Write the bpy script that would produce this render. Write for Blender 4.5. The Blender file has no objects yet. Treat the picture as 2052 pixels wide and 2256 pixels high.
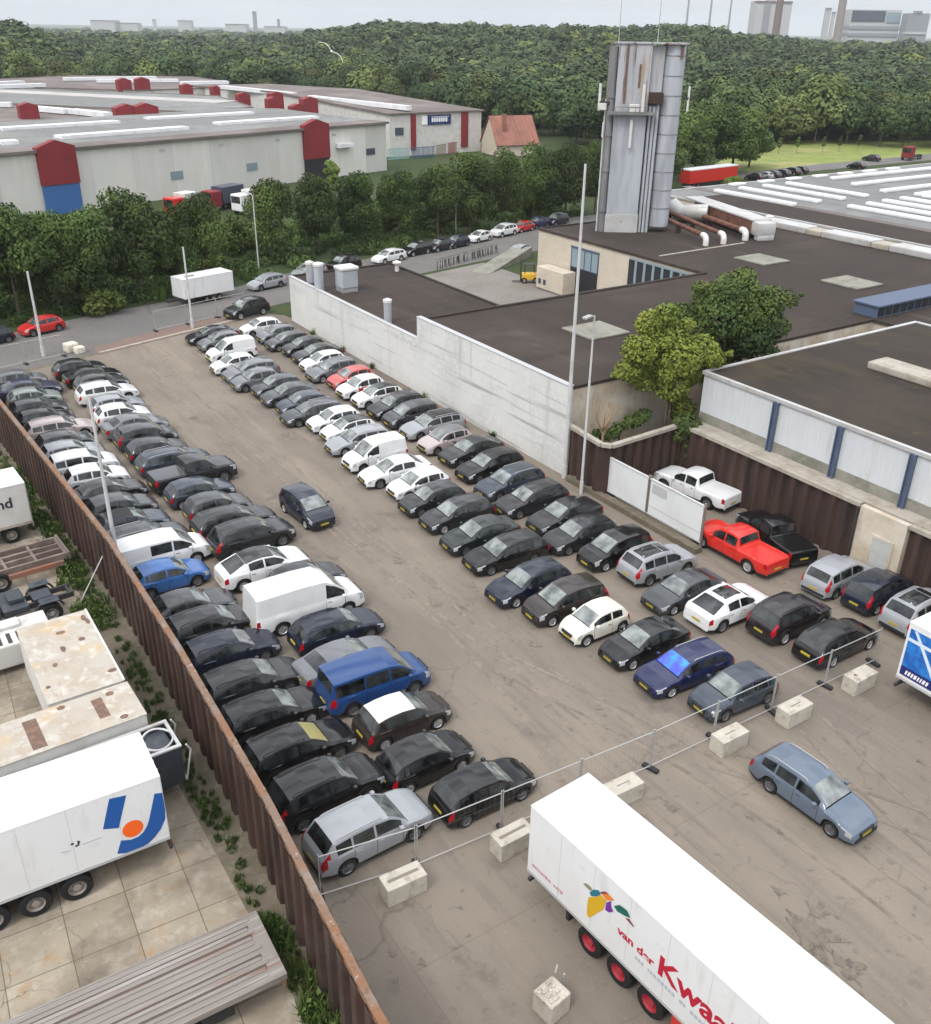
import bpy, bmesh, math, random
import numpy as np
from mathutils import Vector, Matrix
rnd = random.Random(7)
R = math.radians
scene = bpy.context.scene
C = scene.collection

# ------------------------------------------------------------------ camera
# world frame: X runs across the car park (away from the rusty fence), Y runs along its lane towards the street
CAM_H, PITCH, ROLL, YAW = 26.5, 27.024, 0.0155, -33.8
FPX, PX, PY = 2090.0, 1026.0, 1128.0
cam = bpy.data.cameras.new('camera')
cam.sensor_fit = 'HORIZONTAL'; cam.sensor_width = 36.0; cam.lens = 36.0 * FPX / 2052.0
cam.clip_start = 0.5; cam.clip_end = 30000
camo = bpy.data.objects.new('camera', cam); C.objects.link(camo)
CM = Matrix.Rotation(R(YAW), 4, 'Z') @ Matrix.Rotation(R(90 - PITCH), 4, 'X') @ Matrix.Rotation(ROLL, 4, 'Z')
CM.translation = (0, 0, CAM_H)
camo.matrix_world = CM
scene.camera = camo
CR = CM.to_3x3()

def at(px, py, z=0.0):
    d = CR @ Vector(((px - PX) / FPX, -(py - PY) / FPX, -1.0))
    t = (z - CAM_H) / d.z
    return Vector((d.x * t, d.y * t, z))

def polar(px, dist):
    """ground point in the direction of column px at a given horizontal distance"""
    d = CR @ Vector(((px - PX) / FPX, -(62 - PY) / FPX, -1.0))
    d.z = 0; d.normalize()
    return Vector((d.x * dist, d.y * dist, 0))

# ------------------------------------------------------------------ sky, sun, exposure
SUN_EL, SUN_AZ = 52.0, 200.0          # azimuth of the sun in degrees, measured from +X
world = bpy.data.worlds.new('World'); scene.world = world
world.use_nodes = True
nt = world.node_tree; nt.nodes.clear()
wo = nt.nodes.new('ShaderNodeOutputWorld'); bg = nt.nodes.new('ShaderNodeBackground')
sky = nt.nodes.new('ShaderNodeTexSky'); sky.sky_type = 'NISHITA'; sky.sun_disc = False
sky.sun_elevation = R(SUN_EL); sky.sun_rotation = R(90 - SUN_AZ)
sky.air_density = 1.0; sky.dust_density = 6.0; sky.ozone_density = 1.0; sky.altitude = 30
hs = nt.nodes.new('ShaderNodeHueSaturation'); hs.inputs['Saturation'].default_value = 0.22
hs.inputs['Value'].default_value = 1.0
tcn = nt.nodes.new('ShaderNodeTexCoord'); mp = nt.nodes.new('ShaderNodeMapping')
mp.inputs['Scale'].default_value = (1.0, 1.0, 3.5)
nz = nt.nodes.new('ShaderNodeTexNoise'); nz.inputs['Scale'].default_value = 2.2
nz.inputs['Detail'].default_value = 6; nz.inputs['Roughness'].default_value = 0.55
rp = nt.nodes.new('ShaderNodeValToRGB')
rp.color_ramp.elements[0].position = 0.33; rp.color_ramp.elements[0].color = (5.6, 5.85, 6.4, 1)
rp.color_ramp.elements[1].position = 0.66; rp.color_ramp.elements[1].color = (7.9, 8.0, 8.3, 1)
mx = nt.nodes.new('ShaderNodeMix'); mx.data_type = 'RGBA'; mx.inputs[0].default_value = 0.80
nt.links.new(tcn.outputs['Generated'], mp.inputs[0]); nt.links.new(mp.outputs[0], nz.inputs['Vector'])
nt.links.new(nz.outputs[0], rp.inputs[0])
nt.links.new(sky.outputs[0], hs.inputs['Color'])
nt.links.new(hs.outputs[0], mx.inputs[6]); nt.links.new(rp.outputs[0], mx.inputs[7])
sx = nt.nodes.new('ShaderNodeSeparateXYZ'); zr_ = nt.nodes.new('ShaderNodeMapRange')
zr_.inputs[1].default_value = 0.02; zr_.inputs[2].default_value = 0.85; zr_.inputs[3].default_value = 0.80; zr_.inputs[4].default_value = 2.0
nt.links.new(tcn.outputs['Generated'], sx.inputs[0]); nt.links.new(sx.outputs[2], zr_.inputs[0])
ov = nt.nodes.new('ShaderNodeMix'); ov.data_type = 'RGBA'; ov.blend_type = 'MULTIPLY'; ov.inputs[0].default_value = 1.0
nt.links.new(mx.outputs[2], ov.inputs[6]); nt.links.new(zr_.outputs[0], ov.inputs[7])
n2_ = nt.nodes.new('ShaderNodeTexNoise'); n2_.inputs['Scale'].default_value = 2.6; n2_.inputs['Detail'].default_value = 5
nt.links.new(mp.outputs[0], n2_.inputs['Vector']); r2_ = nt.nodes.new('ShaderNodeMapRange'); r2_.inputs[1].default_value = .36; r2_.inputs[2].default_value = .64; r2_.inputs[3].default_value = .45; r2_.inputs[4].default_value = 1.55
nt.links.new(n2_.outputs[0], r2_.inputs[0]); e2_ = nt.nodes.new('ShaderNodeMapRange'); e2_.inputs[1].default_value = .12; e2_.inputs[2].default_value = .5
nt.links.new(sx.outputs[2], e2_.inputs[0]); c2_ = nt.nodes.new('ShaderNodeMix'); c2_.data_type = 'RGBA'; c2_.blend_type = 'MULTIPLY'
nt.links.new(e2_.outputs[0], c2_.inputs[0]); nt.links.new(ov.outputs[2], c2_.inputs[6]); nt.links.new(r2_.outputs[0], c2_.inputs[7])
nt.links.new(c2_.outputs[2], bg.inputs[0]); bg.inputs[1].default_value = 0.13
nt.links.new(bg.outputs[0], wo.inputs[0])
sun = bpy.data.lights.new('sun', 'SUN'); sun.energy = 1.0; sun.angle = R(14); sun.color = (1.0, 0.965, 0.92)
suno = bpy.data.objects.new('sun', sun); C.objects.link(suno)
sd = Vector((math.cos(R(SUN_AZ)) * math.cos(R(SUN_EL)), math.sin(R(SUN_AZ)) * math.cos(R(SUN_EL)), math.sin(R(SUN_EL))))
suno.rotation_euler = sd.to_track_quat('Z', 'Y').to_euler()
scene.view_settings.view_transform = 'Standard'; scene.view_settings.look = 'None'
scene.view_settings.exposure = 0.30; scene.view_settings.gamma = 1.0
try:
    scene.view_settings.use_curve_mapping = False
    scene.cycles.volume_bounces = 2
    scene.cycles.max_bounces = 6
except Exception: pass

# ------------------------------------------------------------------ helpers
def sheet_mesh(name, verts, faces, mats=None, fm=None, smooth=None):
    me = bpy.data.meshes.new(name); me.from_pydata([tuple(v) for v in verts], [], faces)
    for m in (mats or []): me.materials.append(m)
    if fm is not None: me.polygons.foreach_set('material_index', fm)
    if smooth is not None:
        me.polygons.foreach_set('use_smooth', [True] * len(me.polygons))
        try: me.set_sharp_from_angle(angle=R(smooth))
        except Exception: pass
    me.update()
    return me

def link(name, me, parent=None, loc=None, rz=None):
    o = bpy.data.objects.new(name, me); C.objects.link(o)
    if parent is not None: o.parent = parent
    if loc is not None: o.location = loc
    if rz is not None: o.rotation_euler = (0, 0, rz)
    return o

def tag(o, label=None, cat=None, group=None, kind=None):
    if label: o['label'] = label
    if cat: o['category'] = cat
    if group: o['group'] = group
    if kind: o['kind'] = kind
    return o

def thing(name, label, cat, loc=(0, 0, 0), rz=0.0, group=None):
    o = bpy.data.objects.new(name, None); C.objects.link(o)
    o.empty_display_size = 0.3; o.location = loc; o.rotation_euler = (0, 0, rz)
    return tag(o, label, cat, group)

class MB:
    """collects simple solids; build() links them as ONE mesh object"""
    def __init__(s): s.v = []; s.f = []; s.m = []; s.mi = 0
    def mat(s, i): s.mi = i; return s
    def add(s, vs, fs):
        b = len(s.v); s.v += [Vector(p) for p in vs]
        for f in fs: s.f.append([b + i for i in f]); s.m.append(s.mi)
        return s
    def box(s, x0, x1, y0, y1, z0, z1):
        return s.add([(x0, y0, z0), (x1, y0, z0), (x1, y1, z0), (x0, y1, z0), (x0, y0, z1), (x1, y0, z1), (x1, y1, z1), (x0, y1, z1)],
                     [(3, 2, 1, 0), (4, 5, 6, 7), (0, 1, 5, 4), (1, 2, 6, 5), (2, 3, 7, 6), (3, 0, 4, 7)])
    def rbox(s, x0, x1, y0, y1, z0, z1, b=0.03):
        """box with chamfered edges"""
        bm = bmesh.new(); bmesh.ops.create_cube(bm, size=1.0)
        for v in bm.verts:
            v.co = Vector(((x0 + x1) / 2 + v.co.x * (x1 - x0), (y0 + y1) / 2 + v.co.y * (y1 - y0), (z0 + z1) / 2 + v.co.z * (z1 - z0)))
        bmesh.ops.bevel(bm, geom=bm.edges[:], offset=b, segments=2, affect='EDGES', profile=0.6)
        bm.verts.index_update()
        s.add([v.co.copy() for v in bm.verts], [[v.index for v in f.verts] for f in bm.faces]); bm.free(); return s
    def prism(s, poly, z0, z1, top=True, bottom=True):
        n = len(poly); vs = [(p[0], p[1], z0) for p in poly] + [(p[0], p[1], z1) for p in poly]
        fs = [(i, (i + 1) % n, n + (i + 1) % n, n + i) for i in range(n)]
        if top: fs.append(tuple(range(n, 2 * n)))
        if bottom: fs.append(tuple(range(n - 1, -1, -1)))
        return s.add(vs, fs)
    def tube(s, path, r, n=8, caps=True):
        path = [Vector(p) for p in path]; rings = []; u = None
        for i, p in enumerate(path):
            d = (path[min(i + 1, len(path) - 1)] - path[max(i - 1, 0)]).normalized()
            if u is None: u = d.cross(Vector((0, 0, 1)) if abs(d.z) < 0.9 else Vector((1, 0, 0))).normalized()
            else: u = (u - d * u.dot(d)).normalized()
            w = d.cross(u)
            rr = r[i] if isinstance(r, (list, tuple)) else r
            rings.append([p + (u * math.cos(2 * math.pi * k / n) + w * math.sin(2 * math.pi * k / n)) * rr for k in range(n)])
        vs = [q for rg in rings for q in rg]; fs = []
        for i in range(len(path) - 1):
            for k in range(n):
                fs.append((i * n + k, i * n + (k + 1) % n, (i + 1) * n + (k + 1) % n, (i + 1) * n + k))
        if caps: fs.append(tuple(range(n))); fs.append(tuple(range(len(vs) - n, len(vs))))
        return s.add(vs, fs)
    def lathe(s, prof, axis='y', c=(0, 0, 0), n=20):
        """prof: list of (offset along the axis, radius)"""
        vs = []; fs = []; m = len(prof)
        for k in range(n):
            a = 2 * math.pi * k / n; ca, sa = math.cos(a), math.sin(a)
            for (o, r) in prof:
                if axis == 'y': vs.append((c[0] + r * ca, c[1] + o, c[2] + r * sa))
                elif axis == 'x': vs.append((c[0] + o, c[1] + r * ca, c[2] + r * sa))
                else: vs.append((c[0] + r * ca, c[1] + r * sa, c[2] + o))
        for k in range(n):
            k2 = (k + 1) % n
            for j in range(m - 1): fs.append((k * m + j, k2 * m + j, k2 * m + j + 1, k * m + j + 1))
        return s.add(vs, fs)
    def quad(s, a, b, c, d): return s.add([a, b, c, d], [(0, 1, 2, 3)])
    def build(s, name, mats, parent=None, loc=None, rz=None, smooth=None):
        if not isinstance(mats, (list, tuple)): mats = [mats]
        return link(name, s.mesh(name, mats, smooth), parent, loc, rz)
    def mesh(s, name, mats, smooth=None):
        me = sheet_mesh(name, s.v, s.f, mats, s.m)
        bm = bmesh.new(); bm.from_mesh(me); bmesh.ops.recalc_face_normals(bm, faces=bm.faces[:]); bm.to_mesh(me); bm.free()
        if smooth is not None:
            me.polygons.foreach_set('use_smooth', [True] * len(me.polygons))
            try: me.set_sharp_from_angle(angle=R(smooth))
            except Exception: pass
        return me

# ------------------------------------------------------------------ materials
def mat(name, col, rough=0.6, metal=0.0, spec=0.5, coat=0.0, var=None, bump=None, space='world', stretch=(1, 1, 1)):
    """var: list of (scale, colour2, low, high[, stretch]) noise layers mixed over the base colour"""
    m = bpy.data.materials.new(name); m.use_nodes = True; t = m.node_tree
    p = t.nodes['Principled BSDF']
    p.inputs['Base Color'].default_value = (*col, 1); p.inputs['Roughness'].default_value = rough
    p.inputs['Metallic'].default_value = metal; p.inputs['Specular IOR Level'].default_value = spec
    p.inputs['Coat Weight'].default_value = coat; p.inputs['Coat Roughness'].default_value = 0.03; p.inputs['Coat IOR'].default_value = 1.5
    if var or bump:
        if space == 'world': src = t.nodes.new('ShaderNodeNewGeometry').outputs['Position']
        else: src = t.nodes.new('ShaderNodeTexCoord').outputs['Object']
    cur = None
    for L in (var or []):
        sc, c2, lo, hi = L[:4]; st = L[4] if len(L) > 4 else stretch
        mpn = t.nodes.new('ShaderNodeMapping'); mpn.inputs['Scale'].default_value = st
        t.links.new(src, mpn.inputs[0])
        n = t.nodes.new('ShaderNodeTexNoise'); n.inputs['Scale'].default_value = sc; n.inputs['Detail'].default_value = 5
        n.inputs['Roughness'].default_value = 0.6
        t.links.new(mpn.outputs[0], n.inputs['Vector'])
        mr = t.nodes.new('ShaderNodeMapRange'); mr.inputs[1].default_value = lo; mr.inputs[2].default_value = hi
        t.links.new(n.outputs[0], mr.inputs[0])
        x = t.nodes.new('ShaderNodeMix'); x.data_type = 'RGBA'
        t.links.new(mr.outputs[0], x.inputs[0])
        if cur is None: x.inputs[6].default_value = (*col, 1)
        else: t.links.new(cur, x.inputs[6])
        x.inputs[7].default_value = (*c2, 1); cur = x.outputs[2]
    if cur is not None: t.links.new(cur, p.inputs['Base Color'])
    if bump:
        n = t.nodes.new('ShaderNodeTexNoise'); n.inputs['Scale'].default_value = bump[0]; n.inputs['Detail'].default_value = 4
        t.links.new(src, n.inputs['Vector'])
        b = t.nodes.new('ShaderNodeBump'); b.inputs['Strength'].default_value = bump[1]; b.inputs['Distance'].default_value = bump[2]
        t.links.new(n.outputs[0], b.inputs['Height']); t.links.new(b.outputs[0], p.inputs['Normal'])
    return m

def add_joints(m, col, size=(2.0, 2.0), rot=0.0, width=0.02, amount=0.8, offset=(0, 0, 0), bricks=0.0, tone=.18):
    """darken a grid of joints on top of an existing material"""
    t = m.node_tree; p = t.nodes['Principled BSDF']
    g = t.nodes.new('ShaderNodeNewGeometry'); mpn = t.nodes.new('ShaderNodeMapping')
    mpn.inputs['Rotation'].default_value = (0, 0, rot); mpn.inputs['Location'].default_value = offset
    b = t.nodes.new('ShaderNodeTexBrick'); b.offset = bricks; b.inputs['Scale'].default_value = 1.0
    b.inputs['Brick Width'].default_value = size[0]; b.inputs['Row Height'].default_value = size[1]
    b.inputs['Mortar Size'].default_value = width; b.inputs['Mortar Smooth'].default_value = 0.15
    t.links.new(g.outputs['Position'], mpn.inputs[0]); t.links.new(mpn.outputs[0], b.inputs['Vector'])
    x = t.nodes.new('ShaderNodeMix'); x.data_type = 'RGBA'
    ml = t.nodes.new('ShaderNodeMath'); ml.operation = 'MULTIPLY'; ml.inputs[1].default_value = amount
    t.links.new(b.outputs['Fac'], ml.inputs[0]); t.links.new(ml.outputs[0], x.inputs[0])
    src = p.inputs['Base Color'].links
    if src: t.links.new(src[0].from_socket, x.inputs[6])
    else: x.inputs[6].default_value = p.inputs['Base Color'].default_value
    x.inputs[7].default_value = (*col, 1)
    # each plate a slightly different tone
    v = t.nodes.new('ShaderNodeMix'); v.data_type = 'RGBA'; v.blend_type = 'MULTIPLY'; v.inputs[0].default_value = 1.0
    b.inputs['Color1'].default_value = (1 - tone, 1 - tone * 1.05, 1 - tone * 1.1, 1); b.inputs['Color2'].default_value = (1 + tone * .45, 1 + tone * .4, 1 + tone * .3, 1)
    b.inputs['Mortar'].default_value = (1, 1, 1, 1)
    t.links.new(x.outputs[2], v.inputs[6]); t.links.new(b.outputs['Color'], v.inputs[7])
    t.links.new(v.outputs[2], p.inputs['Base Color'])
    return m

def leaf_mat(name, col, col2, col3, sat=1.0):
    m = bpy.data.materials.new(name); m.use_nodes = True; t = m.node_tree; p = t.nodes['Principled BSDF']
    p.inputs['Roughness'].default_value = 0.75; p.inputs['Specular IOR Level'].default_value = 0.18
    oi = t.nodes.new('ShaderNodeObjectInfo'); g = t.nodes.new('ShaderNodeNewGeometry')
    n = t.nodes.new('ShaderNodeTexNoise'); n.inputs['Scale'].default_value = 0.28; n.inputs['Detail'].default_value = 3
    t.links.new(g.outputs['Position'], n.inputs['Vector'])
    x = t.nodes.new('ShaderNodeMix'); x.data_type = 'RGBA'
    mr = t.nodes.new('ShaderNodeMapRange'); mr.inputs[1].default_value = 0.36; mr.inputs[2].default_value = 0.64
    t.links.new(n.outputs[0], mr.inputs[0]); t.links.new(mr.outputs[0], x.inputs[0])
    x.inputs[6].default_value = (*col, 1); x.inputs[7].default_value = (*col2, 1)
    y = t.nodes.new('ShaderNodeMix'); y.data_type = 'RGBA'
    ml = t.nodes.new('ShaderNodeMath'); ml.operation = 'MULTIPLY'; ml.inputs[1].default_value = 0.75
    t.links.new(oi.outputs['Random'], ml.inputs[0]); t.links.new(ml.outputs[0], y.inputs[0])
    t.links.new(x.outputs[2], y.inputs[6]); y.inputs[7].default_value = (*col3, 1)
    n3 = t.nodes.new('ShaderNodeTexNoise'); n3.inputs['Scale'].default_value = 0.075; n3.inputs['Detail'].default_value = 1.5
    t.links.new(g.outputs['Position'], n3.inputs['Vector']); r3 = t.nodes.new('ShaderNodeMapRange'); r3.inputs[1].default_value = .38; r3.inputs[2].default_value = .62; r3.inputs[3].default_value = .55; r3.inputs[4].default_value = 1.42
    t.links.new(n3.outputs[0], r3.inputs[0]); y2 = t.nodes.new('ShaderNodeMix'); y2.data_type = 'RGBA'; y2.blend_type = 'MULTIPLY'; y2.inputs[0].default_value = 1.0
    t.links.new(y.outputs[2], y2.inputs[6]); t.links.new(r3.outputs[0], y2.inputs[7]); y = y2
    # leaf to leaf difference
    h = t.nodes.new('ShaderNodeHueSaturation')
    rr = t.nodes.new('ShaderNodeMapRange'); rr.inputs[3].default_value = 0.88; rr.inputs[4].default_value = 1.13
    t.links.new(g.outputs['Random Per Island'], rr.inputs[0]); t.links.new(rr.outputs[0], h.inputs['Value'])
    t.links.new(y.outputs[2], h.inputs['Color']); t.links.new(h.outputs[0], p.inputs['Base Color'])
    return m

M = {}
M['asphalt_lot'] = mat('dusty_asphalt', (0.208, 0.176, 0.141), 0.85, spec=0.25, var=[
    (0.07, (0.158, 0.134, 0.110), 0.42, 0.62), (0.5, (0.235, 0.199, 0.155), 0.5, 0.72, (1, 0.16, 1)),
    (1.3, (0.150, 0.126, 0.106), 0.52, 0.74, (1, 0.10, 1)), (0.28, (0.105, 0.092, 0.080), 0.62, 0.74), (0.9, (0.09, 0.079, 0.07), 0.69, 0.77),
    (2.2, (0.12, 0.104, 0.09), 0.60, 0.74), (7.0, (0.25, 0.215, 0.18), 0.60, 0.76), (24.0, (0.12, 0.10, 0.085), 0.54, 0.8)], bump=(9.0, 0.25, 0.02))
M['asphalt_road'] = mat('road_asphalt', (0.135, 0.128, 0.122), 0.85, spec=0.25, var=[
    (0.15, (0.17, 0.155, 0.14), 0.45, 0.7), (3.0, (0.10, 0.096, 0.092), 0.5, 0.75)])
M['brick_paving'] = mat('red_brown_paving', (0.185, 0.125, 0.105), 0.85, spec=0.2, var=[
    (0.4, (0.15, 0.12, 0.10), 0.45, 0.7), (5, (0.22, 0.16, 0.135), 0.5, 0.75)])
M['yard_paving'] = mat('grey_yard_paving', (0.20, 0.185, 0.165), 0.85, spec=0.2, var=[
    (0.25, (0.15, 0.14, 0.12), 0.42, 0.7), (3, (0.24, 0.22, 0.195), 0.5, 0.75)])
M['concrete_slab'] = add_joints(mat('concrete_slabs', (0.325, 0.28, 0.215), 0.85, spec=0.25, var=[
    (0.5, (0.26, 0.222, 0.172), 0.42, 0.68), (1.6, (0.40, 0.362, 0.30), 0.5, 0.72), (0.9, (0.33, 0.215, 0.12), 0.58, 0.72), (0.35, (0.17, 0.14, 0.108), 0.52, 0.68),
    (6.0, (0.24, 0.205, 0.16), 0.56, 0.75)], bump=(6, 0.2, 0.02)), (0.10, 0.075, 0.05), (2.0, 2.0), 0.06, 0.018, 0.85, (0.3, 0.4, 0))
M['earth'] = mat('dry_earth', (0.15, 0.125, 0.092), 0.9, spec=0.15, var=[(0.6, (0.10, 0.095, 0.06), 0.46, 0.66), (2.5, (0.19, 0.165, 0.13), 0.5, 0.7)])
M['grass_ground'] = mat('grassy_ground', (0.042, 0.058, 0.022), 0.9, spec=0.15, var=[
    (0.08, (0.075, 0.08, 0.035), 0.5, 0.75), (0.9, (0.035, 0.055, 0.02), 0.45, 0.7)])
M['field'] = mat('bright_meadow', (0.20, 0.24, 0.065), 0.9, spec=0.15, var=[
    (0.05, (0.30, 0.27, 0.12), 0.45, 0.65), (0.3, (0.13, 0.19, 0.05), 0.45, 0.7), (2, (0.25, 0.27, 0.1), 0.5, 0.8)])
RUST = dict(rough=0.8, spec=0.3)
M['rust_sheet'] = mat('rusty_sheet_steel', (0.060, 0.031, 0.022), 0.78, spec=0.35, space='world', var=[
    (0.8, (0.030, 0.017, 0.014), 0.4, 0.62, (1, 1, 0.2)), (2.5, (0.105, 0.056, 0.036), 0.55, 0.75, (1, 1, 0.2)), (0.35, (0.07, 0.05, 0.042), 0.5, 0.7)], bump=(5, 0.3, 0.02))
M['rust_cap'] = mat('rusty_capping_beam', (0.185, 0.125, 0.09), 0.8, spec=0.3, var=[
    (0.35, (0.21, 0.10, 0.05), 0.48, 0.62), (1.1, (0.21, 0.175, 0.145), 0.5, 0.66), (4, (0.33, 0.29, 0.25), 0.62, 0.72), (6, (0.09, 0.06, 0.045), 0.55, 0.75)])
M['rust_dark'] = mat('dark_rusty_steel', (0.058, 0.034, 0.027), 0.8, spec=0.3, var=[
    (1.2, (0.034, 0.023, 0.021), 0.4, 0.65, (1, 1, 0.25)), (2.5, (0.085, 0.048, 0.033), 0.55, 0.75, (1, 1, 0.2))])
M['rust_pipe'] = mat('rusty_pipe', (0.16, 0.07, 0.045), 0.8, spec=0.3, var=[(1.5, (0.09, 0.042, 0.032), 0.45, 0.65), (4, (0.24, 0.13, 0.08), 0.58, 0.75)])
M['wall_white'] = mat('weathered_white_render', (0.60, 0.60, 0.575), 0.85, spec=0.2, var=[
    (0.30, (0.52, 0.52, 0.50), 0.45, 0.7), (0.9, (0.47, 0.47, 0.455), 0.56, 0.72, (1, 0.12, 1.6)), (3, (0.64, 0.64, 0.62), 0.5, 0.7),
    (1.1, (0.34, 0.34, 0.33), 0.58, 0.70, (1, 0.07, 2.2)), (0.7, (0.44, 0.43, 0.40), 0.60, 0.75, (1, 1, 0.12))])
M['roof_bitumen'] = mat('roof_bitumen', (0.044, 0.0345, 0.029), 0.85, spec=0.15, var=[
    (0.10, (0.060, 0.048, 0.040), 0.45, 0.7), (0.6, (0.036, 0.029, 0.026), 0.5, 0.75, (0.2, 1, 1)), (0.05, (0.115, 0.098, 0.085), 0.62, 0.74), (2.5, (0.055, 0.045, 0.039), 0.5, 0.75), (0.25, (0.085, 0.070, 0.058), 0.62, 0.72, (1, .2, 1))])
add_joints(M['roof_bitumen'], (0.024, 0.019, 0.017), (30, 1.0), R(90), 0.012, 0.5, tone=.07)
M['roof_mossy'] = mat('mossy_roof_felt', (0.046, 0.037, 0.031), 0.88, spec=0.15, var=[
    (0.12, (0.062, 0.050, 0.030), 0.52, 0.70), (0.5, (0.034, 0.028, 0.024), 0.48, 0.7, (1, .35, 1)), (1.0, (0.070, 0.058, 0.032), 0.62, 0.74)])
M['roof_grey'] = mat('grey_corrugated_roof', (0.165, 0.168, 0.16), 0.75, spec=0.3, var=[
    (0.06, (0.22, 0.22, 0.21), 0.45, 0.65), (0.4, (0.12, 0.12, 0.117), 0.5, 0.75)])
M['roof_brown'] = mat('brown_grey_roof', (0.13, 0.108, 0.098), 0.8, spec=0.25, var=[(0.1, (0.21, 0.18, 0.165), 0.45, 0.65), (0.8, (0.13, 0.11, 0.10), 0.5, 0.75)])
M['roof_pale'] = mat('pale_roof_sheet', (0.40, 0.38, 0.36), 0.7, var=[(0.1, (0.34, 0.32, 0.30), 0.45, 0.65)])
M['skylight'] = mat('white_skylight', (0.70, 0.71, 0.72), 0.35, spec=0.4, var=[(0.5, (0.58, 0.58, 0.57), 0.5, 0.7)])
M['cream_wall'] = mat('cream_cladding', (0.52, 0.46, 0.37), 0.8, spec=0.25, var=[(0.4, (0.45, 0.39, 0.31), 0.45, 0.7), (2, (0.56, 0.51, 0.43), 0.5, 0.75, (1, 0.2, 2))])
M['tan_wall'] = mat('stained_plaster', (0.45, 0.38, 0.29), 0.85, spec=0.2, var=[(0.5, (0.55, 0.50, 0.42), 0.42, 0.6), (1.2, (0.36, 0.26, 0.16), 0.56, 0.72), (0.8, (0.33, 0.30, 0.25), 0.55, 0.7, (1, 1, 0.2))])
M['hall_wall'] = add_joints(mat('pale_hall_cladding', (0.62, 0.615, 0.585), 0.7, spec=0.3, var=[(0.1, (0.59, 0.575, 0.53), 0.45, 0.65), (0.9, (0.67, 0.655, 0.61), 0.5, 0.7, (1, 1, 0.15))]), (0.40, 0.39, 0.36), (7.5, 60), -R(16.4), 0.05, 0.6)
M['panel_white'] = mat('pale_ribbed_panel', (0.52, 0.545, 0.56), 0.55, spec=0.4, var=[(0.3, (0.49, 0.50, 0.50), 0.45, 0.7), (9, (0.55, 0.57, 0.585), 0.45, 0.6, (1, 1, 0.05)), (1.0, (0.44, 0.43, 0.38), 0.62, 0.75, (1, 1, 0.15))])
M['plinth'] = mat('grey_green_plinth', (0.235, 0.225, 0.19), 0.85, spec=0.2, var=[(0.6, (0.16, 0.16, 0.13), 0.45, 0.65), (2, (0.29, 0.27, 0.23), 0.5, 0.75)])
M['ledge'] = mat('stained_ledge', (0.36, 0.325, 0.275), 0.85, spec=0.2, var=[(0.8, (0.27, 0.24, 0.19), 0.45, 0.65), (3, (0.42, 0.39, 0.34), 0.5, 0.75)])
M['blue_steel'] = mat('blue_grey_painted_steel', (0.075, 0.105, 0.165), 0.55, spec=0.4, var=[(2, (0.075, 0.095, 0.14), 0.45, 0.7)])
M['red_paint'] = mat('dark_red_cladding', (0.21, 0.022, 0.026), 0.6, spec=0.3, var=[(0.3, (0.17, 0.02, 0.024), 0.45, 0.7)])
M['blue_door'] = mat('blue_loading_door', (0.035, 0.12, 0.32), 0.55)
M['dark_opening'] = mat('dark_opening', (0.012, 0.012, 0.018), 0.7)
M['glass'] = mat('dark_window_glass', (0.02, 0.024, 0.028), 0.05, spec=0.6)
M['glass_pale'] = mat('pale_window_glass', (0.22, 0.28, 0.32), 0.1, spec=0.6)
M['concrete'] = mat('cast_concrete', (0.45, 0.415, 0.35), 0.85, spec=0.2, var=[(1.5, (0.36, 0.325, 0.27), 0.45, 0.68), (6, (0.52, 0.49, 0.42), 0.5, 0.7), (3, (0.22, 0.19, 0.155), 0.60, 0.72), (2, (0.30, 0.27, 0.22), 0.55, .7, (1, 1, .3))], bump=(14, 0.3, 0.02))
M['concrete_dark'] = mat('dark_concrete_strip', (0.20, 0.175, 0.145), 0.9, spec=0.2)  # darker tone for the thin strips laid on the block tops
M['galv'] = mat('galvanised_steel', (0.46, 0.46, 0.45), 0.5, metal=0.55, spec=0.5)
M['pole'] = mat('pale_painted_pole', (0.50, 0.505, 0.50), 0.5, spec=0.4, var=[(1.2, (0.40, 0.40, 0.38), 0.5, 0.7)])
M['duct_steel'] = mat('blue_grey_duct_steel', (0.40, 0.42, 0.455), 0.6, metal=0.1, spec=0.4, var=[
    (0.5, (0.28, 0.295, 0.315), 0.42, 0.68, (1, 1, 0.2)), (1.1, (0.43, 0.445, 0.47), 0.5, 0.7, (1, 1, 0.1)), (2.2, (0.25, 0.255, 0.265), 0.62, 0.75, (1, 1, 0.08)), (1.6, (0.26, 0.21, 0.165), 0.64, 0.74, (1, 1, 0.1))])
M['duct_stain'] = mat('rust_streaked_duct', (0.42, 0.43, 0.45), 0.6, metal=0.15, spec=0.4, var=[
    (0.6, (0.33, 0.35, 0.38), 0.45, 0.65, (1, 1, 0.15)), (1.3, (0.34, 0.25, 0.17), 0.52, 0.68, (1, 1, 0.09)), (1.7, (0.13, 0.055, 0.028), 0.56, 0.66, (1, 1, 0.07))])
M['duct_dark'] = mat('dark_duct_column', (0.16, 0.16, 0.165), 0.6, spec=0.4, var=[(1, (0.24, 0.235, 0.225), 0.45, 0.7, (1, 1, 0.2))])
M['alu'] = mat('dull_roof_metal', (0.50, 0.50, 0.49), 0.5, metal=0.25, var=[(0.5, (0.42, 0.40, 0.37), 0.45, 0.65), (1.2, (0.32, 0.25, 0.19), 0.62, 0.75)])
M['antenna'] = mat('antenna_white', (0.60, 0.59, 0.56), 0.5, var=[(1.5, (0.50, 0.48, 0.44), .5, .7)])
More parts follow.
